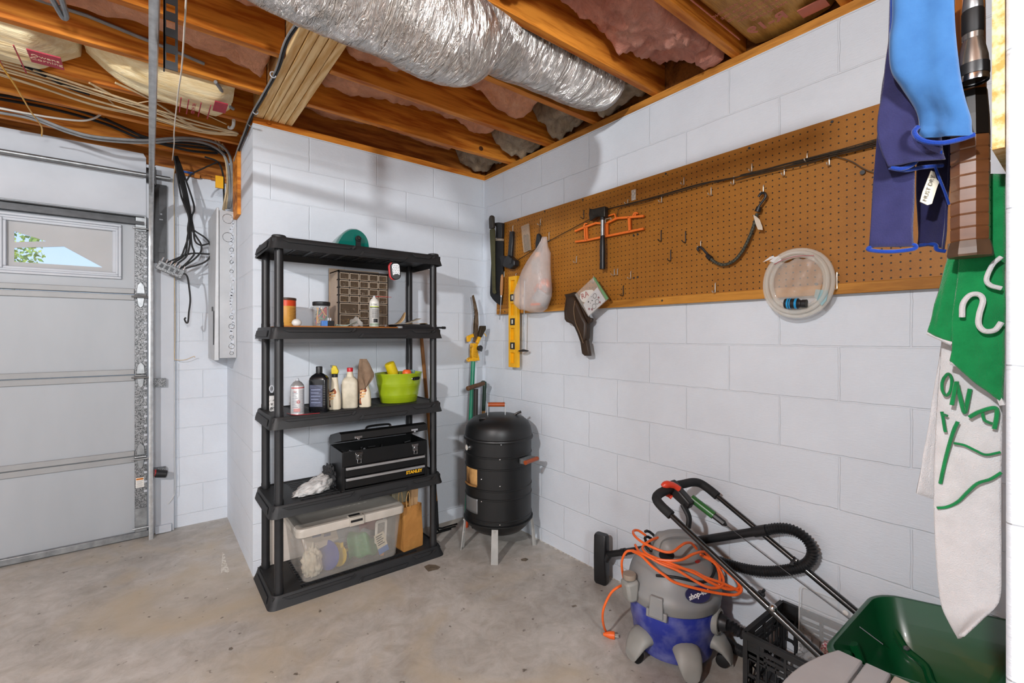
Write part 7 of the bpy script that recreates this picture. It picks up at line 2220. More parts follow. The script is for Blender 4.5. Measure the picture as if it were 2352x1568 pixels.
# accessory bracket on the left holding the cord
o_ = (onvac(160, 0, 1) - onvac(160, 0, 0)).normalized()
t_ = V((-o_.y, o_.x, 0))
ab = MB()
ab.hexa([onvac(160, .245, .19) - t_ * .03, onvac(160, .245, .19) + t_ * .03, onvac(160, .245, .23) + t_ * .028, onvac(160, .245, .23) - t_ * .028,
         onvac(160, .335, .185) - t_ * .034, onvac(160, .335, .185) + t_ * .034, onvac(160, .325, .245) + t_ * .03, onvac(160, .325, .245) - t_ * .03])
build(ab, 'accessory_bracket', M_VGREY2, vac, bev=.012)
build(MB().lathe([(.026, 0), (.028, .01), (.026, .02)], onvac(160, .335, .215), (0, 0, 1), 18), 'bracket_cup', mat('dusty tan plastic', '8d8072', .6), vac)
# feet and casters
for a in (168, 230, 288, 48):
    o_ = (onvac(a, 0, 1) - onvac(a, 0, 0)).normalized()
    t_ = V((-o_.y, o_.x, 0))
    ft = MB()
    rs_ = []
    for s_, z, w in ((.10, .05, .034), (.14, .115, .05), (.17, .125, .054), (.2, .108, .05), (.222, .075, .042), (.232, .048, .03)):
        c = onvac(a, z, s_)
        rs_.append([c + t_ * w * math.cos(q_) + (V((0, 0, 1)) * math.sin(q_) * (.012 if s_ > .1 else .02)) + V((0, 0, -.02)) * (1 - math.sin(q_)) * (z / .12) for q_ in [2 * PI * i / 16 for i in range(16)]])
    f_ = build(ft.rings(rs_), 'caster_foot', M_VGREY2, vac, ang=1.)
    build(MB().lathe([(.02, -.013), (.025, -.011), (.025, .011), (.02, .013)], onvac(a, .0255, .196), t_, 18), 'caster_wheel', M_BLACKR, f_)
# inlet port, facing the crate
pc_ = V((VX + .035, VY - .172, .19))
pd = V((.18, -1, .03)).normalized()
pp = build(MB().lathe([(.05, -.01), (.052, .008), (.047, .016), (.04, .018), (.034, .01)], pc_, pd, 28), 'inlet_port', M_VGREY2, vac)
build(MB().lathe([(.03, .005), (.033, .02), (.031, .03), (.026, .045)], pc_, pd, 24), 'hose_cuff', M_BLACKP, pp)
# coiled power lead behind the head
build(MB().tube([V((VX, VY, .40)) - fy_ * .08 + fx * .04 + V((.028 * math.cos(t), .028 * math.sin(t), .012 * t / 3 + .02 * math.sin(t))) for t in [i * .5 for i in range(30)]], .006, 8), 'power_lead', M_BLACKR, vac)
build(MB().tube([onvac(190 + i * 14, .375 + .012 * math.sin(i * .9), .165) for i in range(9)], .0055, 8, sub=3), 'power_lead', M_BLACKR, vac)


def hosepts(pts, sub=10):
    P = spline(pts, sub)
    # even spacing
    out, acc = [P[0]], 0
    step = .0052
    for a, c in zip(P, P[1:]):
        L = (c - a).length
        d = step - acc
        while d <= L:
            out.append(a.lerp(c, d / L))
            d += step
        acc = L - (d - step)
    return out


HZ = V((0, 0, 0))
hpath = [pc_ + pd * .03, pc_ + pd * .06, (-.20, -2.05, .18), (-.135, -2.085, .15), (-.075, -2.07, .085), (-.085, -2.0, .032), (-.055, -1.87, .028), (-.042, -1.74, .09), (-.042, -1.70, .22), (-.05, -1.75, .33)] + \
    [(-0.066,-1.8636,0.3563),(-0.066,-1.9778,0.3669),(-0.066,-2.0571,0.384),(-0.066,-2.1315,0.4137),(-0.066,-2.2014,0.455),(-0.066,-2.2355,0.4897),(-0.066,-2.2486,0.5273),(-0.066,-2.2384,0.5595),(-0.066,-2.2119,0.5832),(-0.066,-2.1709,0.5912),(-0.066,-2.1235,0.5791),(-0.066,-2.0825,0.5586)]
hh = hosepts(hpath)
hose = thing('vacuum_hose', 'black ribbed vacuum hose looping along the wall to a plain wand and floor nozzle', 'hose', (-.07, -1.7, 0))
build(MB().tube(hh, lambda t: .0185 + .0028 * math.cos(t * (len(hh) - 1) * PI), 14), 'ribbed_hose', M_BLACKP, hose, ang=1.)
w0, w1 = V((-0.066,-2.0858,0.5606)), V((-.085, -1.265, .16))
wd = w1 - w0
build(MB().cyl(w0, w0 + wd * .06, .0215, n=20).cyl(w0 + wd * .04, w0 + wd * .52, .0175, .0185, n=20), 'upper_wand', M_BLACKP, hose)
build(MB().cyl(w0 + wd * .5, w0 + wd * .53, .0215, n=20).cyl(w0 + wd * .5, w1, .016, .0165, n=20).cyl(w0 + wd * .84, w0 + wd * .87, .019, n=20), 'lower_wand', M_BLACKP, hose)
nz_ = MB()
n0 = V((-.088, -1.24, 0))
ny = V((-.25, 1, 0)).normalized()
nx = V((1, .25, 0)).normalized()
rs_ = []
for z, w, d in ((.0, .038, .02), (.012, .044, .024), (.09, .042, .03), (.135, .04, .034), (.18, .042, .03), (.255, .044, .024), (.266, .038, .02)):
    rs_.append([n0 + V((0, 0, z)) + ny * a + nx * c for a, c in rrect(w * 1.7, d * 2, .012, 4)])
nzl = build(nz_.rings(rs_), 'floor_nozzle', M_BLACKP, hose)
build(MB().cyl(n0 + V((0, -.03, .14)), w1 + wd.normalized() * -.03, .022, .0185, n=18), 'nozzle_neck', M_BLACKP, nzl)

# ------------------------------------------------------------------ orange extension cord
cordm = thing('extension_cord', 'orange extension cord heaped over the vacuum with its plug on the floor', 'cord', (VX, VY, .3))
S_ = [
    [(-0.4364,-1.7087,0.444),(-0.4552,-1.7702,0.4508),(-0.4634,-1.8273,0.4336),(-0.4493,-1.8764,0.4115),(-0.4331,-1.9018,0.395),(-0.4008,-1.9461,0.3848),(-0.3503,-1.9984,0.372),(-0.302,-2.0425,0.3633),(-0.2736,-2.0648,0.3633),(-0.2493,-2.0711,0.3742),(-0.2283,-2.0494,0.3863),(-0.2191,-1.9931,0.408),(-0.2189,-1.9425,0.4231),(-0.239,-1.9013,0.4401)],
    [(-0.4349,-1.7098,0.4458),(-0.4539,-1.7839,0.4608),(-0.4465,-1.8532,0.4504),(-0.4194,-1.9062,0.4376),(-0.3891,-1.9553,0.4113),(-0.3667,-1.9919,0.3945),(-0.3357,-2.0162,0.3879),(-0.3065,-2.0263,0.3924),(-0.2747,-2.0132,0.4048),(-0.2532,-1.9791,0.4286),(-0.2409,-1.938,0.4402),(-0.2418,-1.8991,0.4436)],
    [(-0.4468,-1.7641,0.4584),(-0.4413,-1.8319,0.4526),(-0.4113,-1.8935,0.4435),(-0.366,-1.9417,0.4317),(-0.3478,-1.9813,0.4186),(-0.3043,-2.0217,0.3997),(-0.2729,-2.0463,0.3831),(-0.2508,-2.0636,0.3682),(-0.2318,-2.0594,0.3766),(-0.2297,-2.0229,0.4063),(-0.2312,-1.971,0.4273)],
    [(-0.4016,-1.6978,0.4558),(-0.4357,-1.7474,0.4525),(-0.4449,-1.8163,0.4564),(-0.4224,-1.8721,0.4623),(-0.3913,-1.9091,0.4706),(-0.3382,-1.9253,0.4831),(-0.2777,-1.9346,0.4777),(-0.2423,-1.9369,0.4508),(-0.238,-1.9656,0.4256),(-0.2769,-1.9987,0.4148),(-0.2985,-2.0136,0.3943)],
    [(-0.3415,-1.7068,0.4833),(-0.3665,-1.6872,0.5039),(-0.3992,-1.687,0.5105),(-0.4292,-1.7143,0.5092),(-0.4468,-1.7641,0.5043),(-0.4449,-1.8163,0.4996),(-0.4257,-1.8568,0.4917),(-0.4046,-1.8797,0.4957),(-0.3709,-1.887,0.5076),(-0.3351,-1.8896,0.5124),(-0.2884,-1.8881,0.499),(-0.2531,-1.8903,0.4668)],
    [(-0.2899,-1.7599,0.4839),(-0.3435,-1.756,0.4878),(-0.3949,-1.7539,0.4847),(-0.4189,-1.7478,0.4694),(-0.4385,-1.7706,0.4654),(-0.4418,-1.8061,0.4603),(-0.4193,-1.8872,0.4537),(-0.374,-1.9608,0.4302),(-0.3442,-1.9968,0.4056),(-0.2997,-2.038,0.3819),(-0.2612,-2.0554,0.3765)],
    [(-0.2257,-1.9499,0.4367),(-0.2409,-1.9761,0.4253),(-0.2716,-2.0029,0.408),(-0.2963,-2.0089,0.3883),(-0.2758,-2.0376,0.3737),(-0.237,-2.0553,0.3733),(-0.2163,-2.0334,0.3893),(-0.2175,-1.9817,0.4117),(-0.2439,-1.9229,0.4425)]]
for p in S_:
    build(MB().tube(p, .0052, 8, sub=6), 'cord_loop', M_ORANGE, cordm)
tailp = [(-0.4307,-1.7132,0.4458),(-0.4373,-1.6826,0.4328),(-0.4422,-1.6661,0.4042),(-0.4385,-1.6563,0.3662),(-0.4166,-1.648,0.304),(-0.3967,-1.6509,0.2743),(-0.3996,-1.6486,0.2668),(-0.4327,-1.6354,0.2628),(-0.4592,-1.6146,0.2348),(-0.4813,-1.5974,0.1788),(-0.4795,-1.5861,0.1279),(-0.4519,-1.5696,0.0677)]
tailp += [(-0.4044,-1.5414,0.012), (-0.4116,-1.555,0.012)]
build(MB().tube(tailp, .0052, 8, sub=6), 'cord_tail', M_ORANGE, cordm)
pq = V((-0.4172,-1.5623,0.014))
pdv = V((.55, -.65, 0)).normalized()
pg = build(MB().lathe([(.006, -.02), (.011, -.005), (.0155, .01), (.0165, .028), (.015, .03)], pq, pdv, 16), 'plug', M_ORANGE, cordm)
ps_ = V((-pdv.y, pdv.x, 0))
for s_ in (-1, 1):
    build(MB().bar(pq + pdv * .03 + ps_ * .006 * s_, pq + pdv * .047 + ps_ * .006 * s_, .002, .006), 'prong', M_ZINC, pg)

# ------------------------------------------------------------------ broadcast spreader
sd = thing('lawn_spreader', 'green hopper lawn spreader with a black loop handle leaning toward the vacuum', 'spreader', (-.24, -2.6, 0))
M_HOP = mat('green hopper plastic', '0c522c', .3, c2='0a4726', scale=3, coat=.2)
M_TUBE = mat('black painted tube', '131415', .22, c2='0e0f10', scale=9, coat=.3)
rt = [(-0.062,-1.8763,0.638),(-0.062,-1.9759,0.5755),(-0.062,-2.1137,0.5022),(-0.062,-2.2486,0.4283),(-0.062,-2.3104,0.4016),(-0.062,-2.3766,0.3723),(-0.062,-2.4363,0.342)]
lt = [(-.412, y, z) for x, y, z in [(-0.062,-1.8763,0.638),(-0.062,-1.9759,0.5791)]] + [(-0.3982,-2.3864,0.3597)]
gA, gB = V(rt[0]), V(lt[0])
dR = (V(rt[5]) - V(rt[0])).normalized()
rEnd = gA + dR * .78
lEnd = gB + dR * .78
build(MB().tube([gA - dR * .03, gA + dR * .36], .0105, 12), 'handle_tube', M_TUBE, sd)
build(MB().tube([gA + dR * .34, rEnd], .0128, 12), 'lower_tube', M_TUBE, sd)
build(MB().tube([gB - dR * .03, gB + dR * .36], .0105, 12), 'handle_tube', M_TUBE, sd)
build(MB().tube([gB + dR * .34, lEnd], .0128, 12), 'lower_tube', M_TUBE, sd)
e0 = -dR
gx = V((1, 0, 0))
gp = [gB + e0 * 0, gB + e0 * .05, gB + e0 * .085 + gx * .012, gB + e0 * .102 + gx * .05, gB + e0 * .108 + gx * .11, gB + e0 * .113 + gx * .18, gA + e0 * .108 - gx * .11, gA + e0 * .102 - gx * .05, gA + e0 * .085 - gx * .012, gA + e0 * .05, gA]
build(MB().tube(gp, .0185, 14, sub=5), 'foam_grip', mat('black foam', '1e1f20', .75, c2='17181a', scale=40, bmp=.1, bscale=400), sd, ang=1.)
# trigger lever assembly at the middle of the grip
tc_ = gB + e0 * .11 + gx * .165
nrm = dR.cross(gx).normalized()
if nrm.z < 0:
    nrm = -nrm
tm_ = MB()
tm_.hexa([tc_ - gx * .02 - nrm * .03 - dR * .02, tc_ + gx * .022 - nrm * .03 - dR * .02, tc_ + gx * .022 - nrm * .03 + dR * .10, tc_ - gx * .02 - nrm * .03 + dR * .10,
          tc_ - gx * .02 + nrm * .026 - dR * .02, tc_ + gx * .022 + nrm * .026 - dR * .02, tc_ + gx * .022 + nrm * .006 + dR * .10, tc_ - gx * .02 + nrm * .006 + dR * .10])
trg = build(tm_, 'trigger_housing', M_BLACKP, sd, bev=.008)
build(MB().tube([tc_ + dR * .075 - nrm * .02 - gx * .02, tc_ + dR * .12 - nrm * .045 - gx * .02, tc_ + dR * .14 - nrm * .085 - gx * .022], .0105, 10, sub=4, sx=1.3), 'trigger_lever', M_BLACKP, trg)
rl_ = MB()
rl_.tube([tc_ - gx * .075 + nrm * .012 - dR * .012, tc_ - gx * .055 + nrm * .026 - dR * .004, tc_ - gx * .028 + nrm * .026 + dR * .012, tc_ - gx * .012 + nrm * .02 + dR * .03], [.010, .014, .016, .016, .014, .014, .012, .012, .012, .012], 12, sub=3)
build(rl_, 'red_lever', mat('red orange plastic', 'e2472f', .35), sd)
build(MB().tube([tc_ - gx * .05 - nrm * .022, tc_ - gx * .028 - nrm * .028 + dR * .01, tc_ - gx * .022 - nrm * .03 + dR * .025], .009, 8, sub=3), 'red_lever', mat('red orange catch', 'e2472f', .35), sd)
g0 = tc_ + gx * .03 + dR * .075 - nrm * .0
gd = (dR * .94 + gx * .12).normalized()
cyl_ = build(MB().cyl(g0, g0 + gd * .105, .0165, n=20), 'green_gauge', mat('green label', '2f6b32', .3, c2='2a5f2e', scale=5), sd)
build(MB().cyl(g0 + gd * .106, g0 + gd * .15, .0125, n=8).cyl(g0 + gd * .15, g0 + gd * .162, .011, .004, n=8), 'cable_end', M_BLACKP, cyl_)
ce = g0 + gd * .16
build(MB().tube([ce, ce.lerp(V((-.24, -2.48, .40)), .5) + V((0, 0, -.004)), V((-.24, -2.5, .39))], .0018, 6, sub=4), 'control_cable', M_STEELD, sd)
# bolts and wing nuts on the tubes
wn = gA + dR * .355 + V((-.012, 0, 0))
build(MB().lathe([(.012, -.006), (.012, .008), (.007, .012)], wn, nrm, 14).tube([wn - dR * .0 + V((-.03, 0, .004)), wn + V((.0, 0, .004)), wn + V((.022, -.015, .0))], .005, 8, sub=3, sx=1.6), 'wing_nut', M_STEELD, sd)
build(MB().ball(wn + nrm * .012, .006, 10, 6), 'bolt', M_CHROME, sd)
bq = gB + dR * .42 + nrm * .012 - gx * .004
build(MB().ball(bq, (.013, .013, .013), 14, 8), 'bolt_cap', M_CHROME, sd)
wn2 = gB + dR * .37 + gx * .016
build(MB().lathe([(.012, -.006), (.012, .014)], wn2, gx, 12).tube([wn2 + gx * .012 + nrm * .02, wn2 + gx * .014, wn2 + gx * .012 - nrm * .02], .005, 8), 'wing_nut', M_BLACKP, sd)
# hopper
rimx0, rimx1, rimy0, rimy1 = -.505, -.014, -2.825, -2.432
hz = lambda y: .442 + (-2.432 - y) * .17


def hring(e, drop, rr):
    o_ = []
    for a, c in rrect(rimx1 - rimx0 - 2 * e, rimy1 - rimy0 - 2 * e, rr, 6):
        x, y = (rimx0 + rimx1) / 2 + a, (rimy0 + rimy1) / 2 + c
        o_.append((x, y, hz(y) - drop))
    return o_


hp_r = [hring(-.012, .014, .075), hring(-.014, .004, .075), hring(-.008, 0, .072), hring(0, .002, .07), hring(.012, .05, .068), hring(.05, .15, .06), hring(.10, .215, .05), hring(.135, .235, .04)]
hp_o = [hring(.14, .241, .04), hring(.104, .221, .05), hring(.053, .154, .06), hring(.009, .052, .068), hring(-.004, .016, .07)]
hop = build(MB().rings(hp_r + hp_o[0:], closed=True), 'hopper', M_HOP, sd, ang=.9)
cxh, cyh = (rimx0 + rimx1) / 2, (rimy0 + rimy1) / 2
build(MB().loft([hring(.136, .24, .04), hring(.13, .236, .04)]), 'hopper_floor', M_HOP, hop)
# moulded ribs inside: two steps on the near end and a swooping bead along the side
rbm = MB()
for fx_ in (.3, .62):
    x = rimx0 + .05 + fx_ * .2
    rbm.tube([(x, rimy1 - .016, hz(rimy1) - .04), (x + .01, rimy1 - .045, hz(rimy1) - .12), (x + .025, rimy1 - .095, hz(rimy1) - .2)], .014, 8, sub=4)
build(rbm, 'hopper_rib', M_HOP, hop)
sb_ = MB()
sb_.tube([(rimx1 - .03, rimy1 - .05, hz(rimy1) - .09), (rimx1 - .07, rimy1 - .09, hz(rimy1) - .12), (rimx1 - .085, rimy1 - .14, hz(rimy1) - .14), (rimx1 - .12, rimy1 - .17, hz(rimy1) - .17), (rimx1 - .13, rimy1 - .25, hz(rimy1) - .16), (rimx1 - .16, rimy1 - .31, hz(rimy1) - .14)], .012, 8, sub=5)
sb_.tube([(cxh - .03, rimy1 - .10, hz(rimy1) - .215), (cxh + .02, rimy1 - .16, hz(rimy1) - .20), (cxh + .03, rimy1 - .22, hz(rimy1) - .21), (cxh + .0, rimy1 - .3, hz(rimy1) - .2)], .014, 8, sub=5)
build(sb_, 'hopper_bead', M_HOP, hop)
build(MB().ball((rimx1 - .085, rimy1 - .095, hz(rimy1) - .108), (.012, .009, .006)), 'hopper_bolt', M_GALVD, hop)
# frame and wheels under the hopper
fr_ = MB().tube([rEnd, (-.07, rimy0 + .1, .12), (-.07, rimy0 + .07, .10)], .0125, 10).tube([lEnd, (-.41, rimy0 + .1, .12), (-.41, rimy0 + .07, .10)], .0125, 10).cyl((-.47, rimy0 + .11, .115), (-.03, rimy0 + .11, .115), .0085, n=10)
build(fr_, 'axle_frame', M_TUBE, sd)
build(MB().lathe([(.05, .0), (.06, .06), (.035, .1)], (cxh, cyh - .03, .13), (0, 0, 1), 18).lathe([(.10, -.006), (.10, .006)], (cxh, cyh - .03, .12), (0, 0, 1), 24), 'spinner', M_BLACKP, sd)
for x in (-.475, -.04):
    build(MB().lathe([(.06, -.018), (.108, -.018), (.115, -.01), (.115, .01), (.108, .018), (.06, .018)], (x, rimy0 + .11, .116), (1, 0, 0), 28), 'wheel', M_BLACKR, sd)
build(MB().tube([(-.41, cyh + .13, .22), (-.41, cyh + .16, .02), (-.07, cyh + .16, .02), (-.07, cyh + .13, .22)], .01, 10), 'stand', M_TUBE, sd)

# ------------------------------------------------------------------ milk crate with its contents
CX0, CX1, CY0, CY1, CZ = -.345, -.018, -2.405, -2.118, .28
cr = thing('milk_crate', 'black plastic milk crate standing against the right wall', 'crate', ((CX0 + CX1) / 2, (CY0 + CY1) / 2, 0))
M_CR = mat('dusty black crate plastic', '161718', .5, c2='262729', scale=14, lo=.35, hi=.75, bmp=.06)


def cratewall(a, c, n_, handle=False):
    """one lattice side from corner a to corner c, thickness along n_"""
    a, c, n_ = V(a), V(c), V(n_)
    d = c - a
    L = d.length
    u = d.normalized()
    mb_ = MB()
    t = .006

    def br(s0, z0, s1, z1, w=.010, th=t):
        mb_.bar(a + u * s0 + V((0, 0, z0)), a + u * s1 + V((0, 0, z1)), w, th, n_)
    for z in (.012, .075, .135, CZ - .085, CZ - .065):
        br(0, z, L, z, .012)
    br(0, CZ - .011, L, CZ - .011, .022, .016)
    br(0, CZ - .045, L, CZ - .045, .012, .008)
    for s_ in (.006, .05, L / 2, L - .05, L - .006):
        br(s_, 0, s_, CZ - .02, .014 if s_ in (.006, L - .006) else .009, .010)
    k = 0
    s0 = .0
    while s0 < L - .05:
        for (p, q_) in ((0, .06), (.06, 0)):
            br(s0 + p, .012, s0 + min(q_, L - s0), .075, .006)
            br(s0 + p, .075, s0 + min(q_, L - s0), .135, .006)
        s0 += .06
    for i in range(9):
        br(L * (i + .5) / 9, .135, L * (i + .5) / 9, CZ - .065, .005)
    mb_.bar(a + u * .0 + V((0, 0, CZ - .055)), a + u * (L * .25) + V((0, 0, CZ - .055)), .06, .006, n_)
    mb_.bar(a + u * (L * .75) + V((0, 0, CZ - .055)), c + V((0, 0, CZ - .055)), .06, .006, n_)
    return mb_


h = .006
build(cratewall((CX0 + h, CY1 - h, 0), (CX1 - h, CY1 - h, 0), (0, 1, 0)), 'side', M_CR, cr, bev=.001)
build(cratewall((CX0 + h, CY0 + h, 0), (CX1 - h, CY0 + h, 0), (0, 1, 0)), 'side', M_CR, cr, bev=.001)
build(cratewall((CX0 + h, CY0 + h, 0), (CX0 + h, CY1 - h, 0), (1, 0, 0)), 'side', M_CR, cr, bev=.001)
build(cratewall((CX1 - h, CY0 + h, 0), (CX1 - h, CY1 - h, 0), (1, 0, 0)), 'side', M_CR, cr, bev=.001)
bm_ = MB()
for i in range(12):
    x = CX0 + .01 + (CX1 - CX0 - .02) * i / 11
    bm_.box((x - .004, CY0 + .01, .002), (x + .004, CY1 - .01, .008))
for i in range(10):
    y = CY0 + .01 + (CY1 - CY0 - .02) * i / 9
    bm_.box((CX0 + .01, y - .004, .003), (CX1 - .01, y + .004, .007))
build(bm_, 'bottom', M_CR, cr)
m_, nt_, b_ = newmat('clear acrylic')
b_.inputs['Base Color'].default_value = (*lin('e4e7e8'), 1)
b_.inputs['Roughness'].default_value = .06
b_.inputs['Alpha'].default_value = .2
ax = thing('acrylic_sheet', 'clear acrylic sheet with rounded corners standing in the crate', 'sheet', (-.05, -2.3, .01))
build(MB().prism([(a + .0, c) for a, c in rrect(.20, .36, .016, 5)], (-.052, -2.296, .198), (0, 1, 0), (.03, 0, 1), .004), 'sheet', m_, ax)
eg = [(-.052 + c * .03, -2.296 + a, .198 + c) for a, c in rrect(.20, .36, .016, 5)]
build(MB().tube(eg, .0022, 5, closed=True), 'polished_edge', mat('bright acrylic edge', 'd9dddd', .15), ax)
build(MB().lathe([(.009, -.003), (.009, .003)], (-.049, -2.347, .345), (1, 0, 0), 16), 'mounting_cap', mat('clear cap', 'e2e2e0', .2), ax)
mb = MB()
mb.grid(lambda u, v: V((CX0 + .03 + (CX1 - CX0 - .09) * u, CY0 + .02 + (CY1 - CY0 - .12) * v, .165 + .05 * math.sin(PI * u) * math.sin(PI * v) + .018 * NZ.noise(V((u * 7, v * 7, 2))) + .012 * NZ.noise(V((u * 15, v * 15, 5))))), 40, 40)
single(mb, 'clear_plastic_bag', film('grey clear film', 'b9bcbf', .45, .12, .9, 40), 'crumpled clear plastic bag filling the milk crate', 'bag', solid=.0015)
mb = MB()
mb.grid(lambda u, v: V((-.17 + .11 * u, -2.40 + .10 * v, .215 + .03 * math.sin(PI * u) + .012 * NZ.noise(V((u * 5, v * 5, 9))))), 20, 16)
m, nt, b = newmat('red mesh print')
ck = nd(nt, 'ShaderNodeTexChecker', Scale=120.)
nt.links.new(coords(nt), ck.inputs[0])
ck.inputs['Color1'].default_value = (*lin('b0606c'), 1)
ck.inputs['Color2'].default_value = (*lin('d3c9c9'), 1)
nt.links.new(ck.outputs[0], b.inputs['Base Color'])
b.inputs['Roughness'].default_value = .4
single(mb, 'red_mesh_bag', m, 'red and white mesh bag lying in the crate under the acrylic sheet', 'bag', solid=.002)
bx_ = MB().box((-.3, -2.36, .0095), (-.1, -2.17, .13))
single(bx_, 'dark_carton', mat('dark carton', '2c2d30', .6), 'dark box at the bottom of the milk crate', 'box', bev=.004)

# ------------------------------------------------------------------ slatted side table at the lower edge
tbl = thing('side_table', 'light grey plastic slatted side table at the bottom right edge', 'table', (-.80, -2.66, 0))
M_TBL = mat('light grey resin', 'c0c0c1', .55, c2='b4b4b6', scale=6, bmp=.04, bscale=200)
TZ = .50
ys_ = [-2.484, -2.541, -2.599, -2.657, -2.715, -2.773]


def edge(x, side):
    """curved outer long edges"""
    t = (x + .79) / .235
    return (.047 * (1 - t * t)) * side


for i in range(5):
    y1, y0 = ys_[i], ys_[i + 1] + .006
    if i == 4:
        y0 = -2.765
    up_pts, lo_pts = [], []
    for k in range(13):
        x = -.565 - .45 * k / 12
        sk_ = (x + .565) * -.0
        up_pts.append((x, y1 + (edge(x, 1) if i == 0 else 0), TZ))
        lo_pts.append((x, y0 - (edge(x, 1) if i == 4 else 0), TZ))
    poly = up_pts + lo_pts[::-1]
    build(MB().slab([(x, y, z - .010) for x, y, z in poly], (0, 0, .02)), 'slat', M_TBL if i < 2 else mat('grey resin with warm reflected tint', 'c9bdae', .55, c2='beb2a3', scale=6), tbl, bev=.004)  # later slats are coloured tan to imitate warm reflected light
build(MB().box((-.98, -2.76, TZ - .055), (-.94, -2.49, TZ - .021)).box((-.63, -2.76, TZ - .055), (-.60, -2.49, TZ - .021)), 'rail', M_TBL, tbl, bev=.003)
for x in (-.97, -.615):
    for y in (-2.50, -2.745):
        build(MB().hexa([(x - .02, y - .012, 0), (x + .02, y - .012, 0), (x + .02, y + .012, 0), (x - .02, y + .012, 0), (x - .018, y - .014, TZ - .022), (x + .018, y - .014, TZ - .022), (x + .018, y + .014, TZ - .022), (x - .018, y + .014, TZ - .022)]), 'leg', M_TBL, tbl, bev=.003)



# ------------------------------------------------------------------ things hung on the alcove side of the partition
single(MB().box((-1.147, -2.8405, 1.585), (-.1, -2.829, 2.52)), 'fibreboard_sheet', mat('pale fibreboard edge', 'd9c39a', .8, c2='b98c48', scale=60, lo=.4, hi=.6), 'fibreboard sheet on the far side of the white partition, only its edge showing', 'board')


def clothmat(name, a, c, bs=420, st=.35, wv=None):
    m, nt, b = newmat(name)
    vec = coords(nt)
    nt.links.new(ramp(nt, noise(nt, vec, 30, 4, .6), [(.3, lin(c)), (.7, lin(a))]), b.inputs['Base Color'])
    b.inputs['Roughness'].default_value = .95
    b.inputs['Specular IOR Level'].default_value = .05
    b.inputs['Sheen Weight'].default_value = .3
    if wv:
        ck = nd(nt, 'ShaderNodeTexChecker', Scale=wv)
        nt.links.new(vec, ck.inputs[0])
        n_ = bump(nt, b, ck.outputs['Fac'], .4, .0012)
        bump(nt, b, noise(nt, vec, bs, 2), st * .5, .001, n_)
    else:
        bump(nt, b, noise(nt, vec, bs, 3), st, .003)
    return m


def sheet(L, Rr, nu=24, amp=.0, waves=2., seed=0, sub=6, nz=.004):
    """cloth between a left and a right edge, bowed and rippled along the view-ward normal"""
    Ls, Rs = spline(L, sub), spline(Rr, sub)
    n = max(len(Ls), len(Rs))
    pick = lambda P, t: P[int(t * (len(P) - 1))].lerp(P[min(len(P) - 1, int(t * (len(P) - 1)) + 1)], t * (len(P) - 1) - int(t * (len(P) - 1)))
    out = V((-.75, .45, 0)).normalized()

    def fn(u, v):
        p = pick(Ls, v).lerp(pick(Rs, v), u)
        return p + out * (amp * math.sin(PI * u) + .35 * amp * math.sin(waves * 2 * PI * u + v * 2) + nz * NZ.noise(V((u * 3 + seed, v * 4, seed))))
    return MB().grid(fn, nu, n)


M_LB = clothmat('light blue weave', '396596', '315a8a', wv=150.)
M_NAVY = clothmat('navy fleece', '2b2b50', '242445')
M_HEM = clothmat('royal blue hem', '15388c', '112f7a')
bt = thing('blue_towel', 'light blue and navy towel with royal blue hems hanging beside the partition', 'towel', (-1.0583,-2.7332,1.4765))
# light blue front fold
fl = [(-1.1867,-2.7342,1.8554),(-1.1867,-2.7342,1.7934),(-1.1876,-2.7335,1.7624),(-1.1837,-2.7365,1.719),(-1.173,-2.7449,1.6942),(-1.1584,-2.7564,1.6633),(-1.1525,-2.761,1.6416),(-1.1535,-2.7602,1.6304),(-1.1505,-2.7625,1.6211)]
fr = [(-1.1702,-2.7979,1.8242),(-1.1684,-2.7993,1.766),(-1.1666,-2.8008,1.7252),(-1.1629,-2.8036,1.6845),(-1.1583,-2.8072,1.6554),(-1.1537,-2.8108,1.6321),(-1.1533,-2.8112,1.6204),(-1.1528,-2.8115,1.6117),(-1.1519,-2.8123,1.6076)]
build(sheet(fl, fr, 26, .014, 1.2, 1), 'front_fold', M_LB, bt, solid=.003, ang=2.)
build(MB().tube(fl, .0031, 8, sub=6), 'hem', M_HEM, bt)
build(MB().tube([(-1.1649,-2.7576,1.6356),(-1.1688,-2.7546,1.6282),(-1.1714,-2.7589,1.6175),(-1.1701,-2.7688,1.6091),(-1.1642,-2.7836,1.6045),(-1.1565,-2.7998,1.6059),(-1.151,-2.813,1.6094)], .0034, 8, sub=6), 'hem', M_HEM, bt)
# navy middle fold
ml = [(-1.1551,-2.7272,1.8748),(-1.1571,-2.7256,1.7912),(-1.1622,-2.7217,1.7333),(-1.1662,-2.7185,1.6883),(-1.1703,-2.7153,1.6433),(-1.1652,-2.7193,1.6111),(-1.1581,-2.7248,1.5899)]
mr = [(-1.1427,-2.7686,1.8554),(-1.1427,-2.7686,1.7748),(-1.1379,-2.7725,1.719),(-1.1379,-2.7725,1.6756),(-1.1354,-2.7744,1.6323),(-1.133,-2.7763,1.6044),(-1.1301,-2.7786,1.5914)]
build(sheet(ml, mr, 22, .010, 1.5, 3), 'middle_fold', M_NAVY, bt, solid=.003, ang=2.)
build(MB().tube([(-1.1581,-2.7248,1.5893),(-1.1475,-2.7357,1.586),(-1.1388,-2.7463,1.5913),(-1.1365,-2.7532,1.5987),(-1.1318,-2.762,1.6022),(-1.1305,-2.7782,1.6013)], .0034, 8, sub=6), 'hem', M_HEM, bt)
build(MB().tube([(-1.1498,-2.725,1.5898),(-1.1309,-2.7373,1.5873),(-1.1104,-2.7533,1.5918),(-1.0901,-2.7717,1.5937)], .003, 8, sub=6), 'hem', M_HEM, bt)
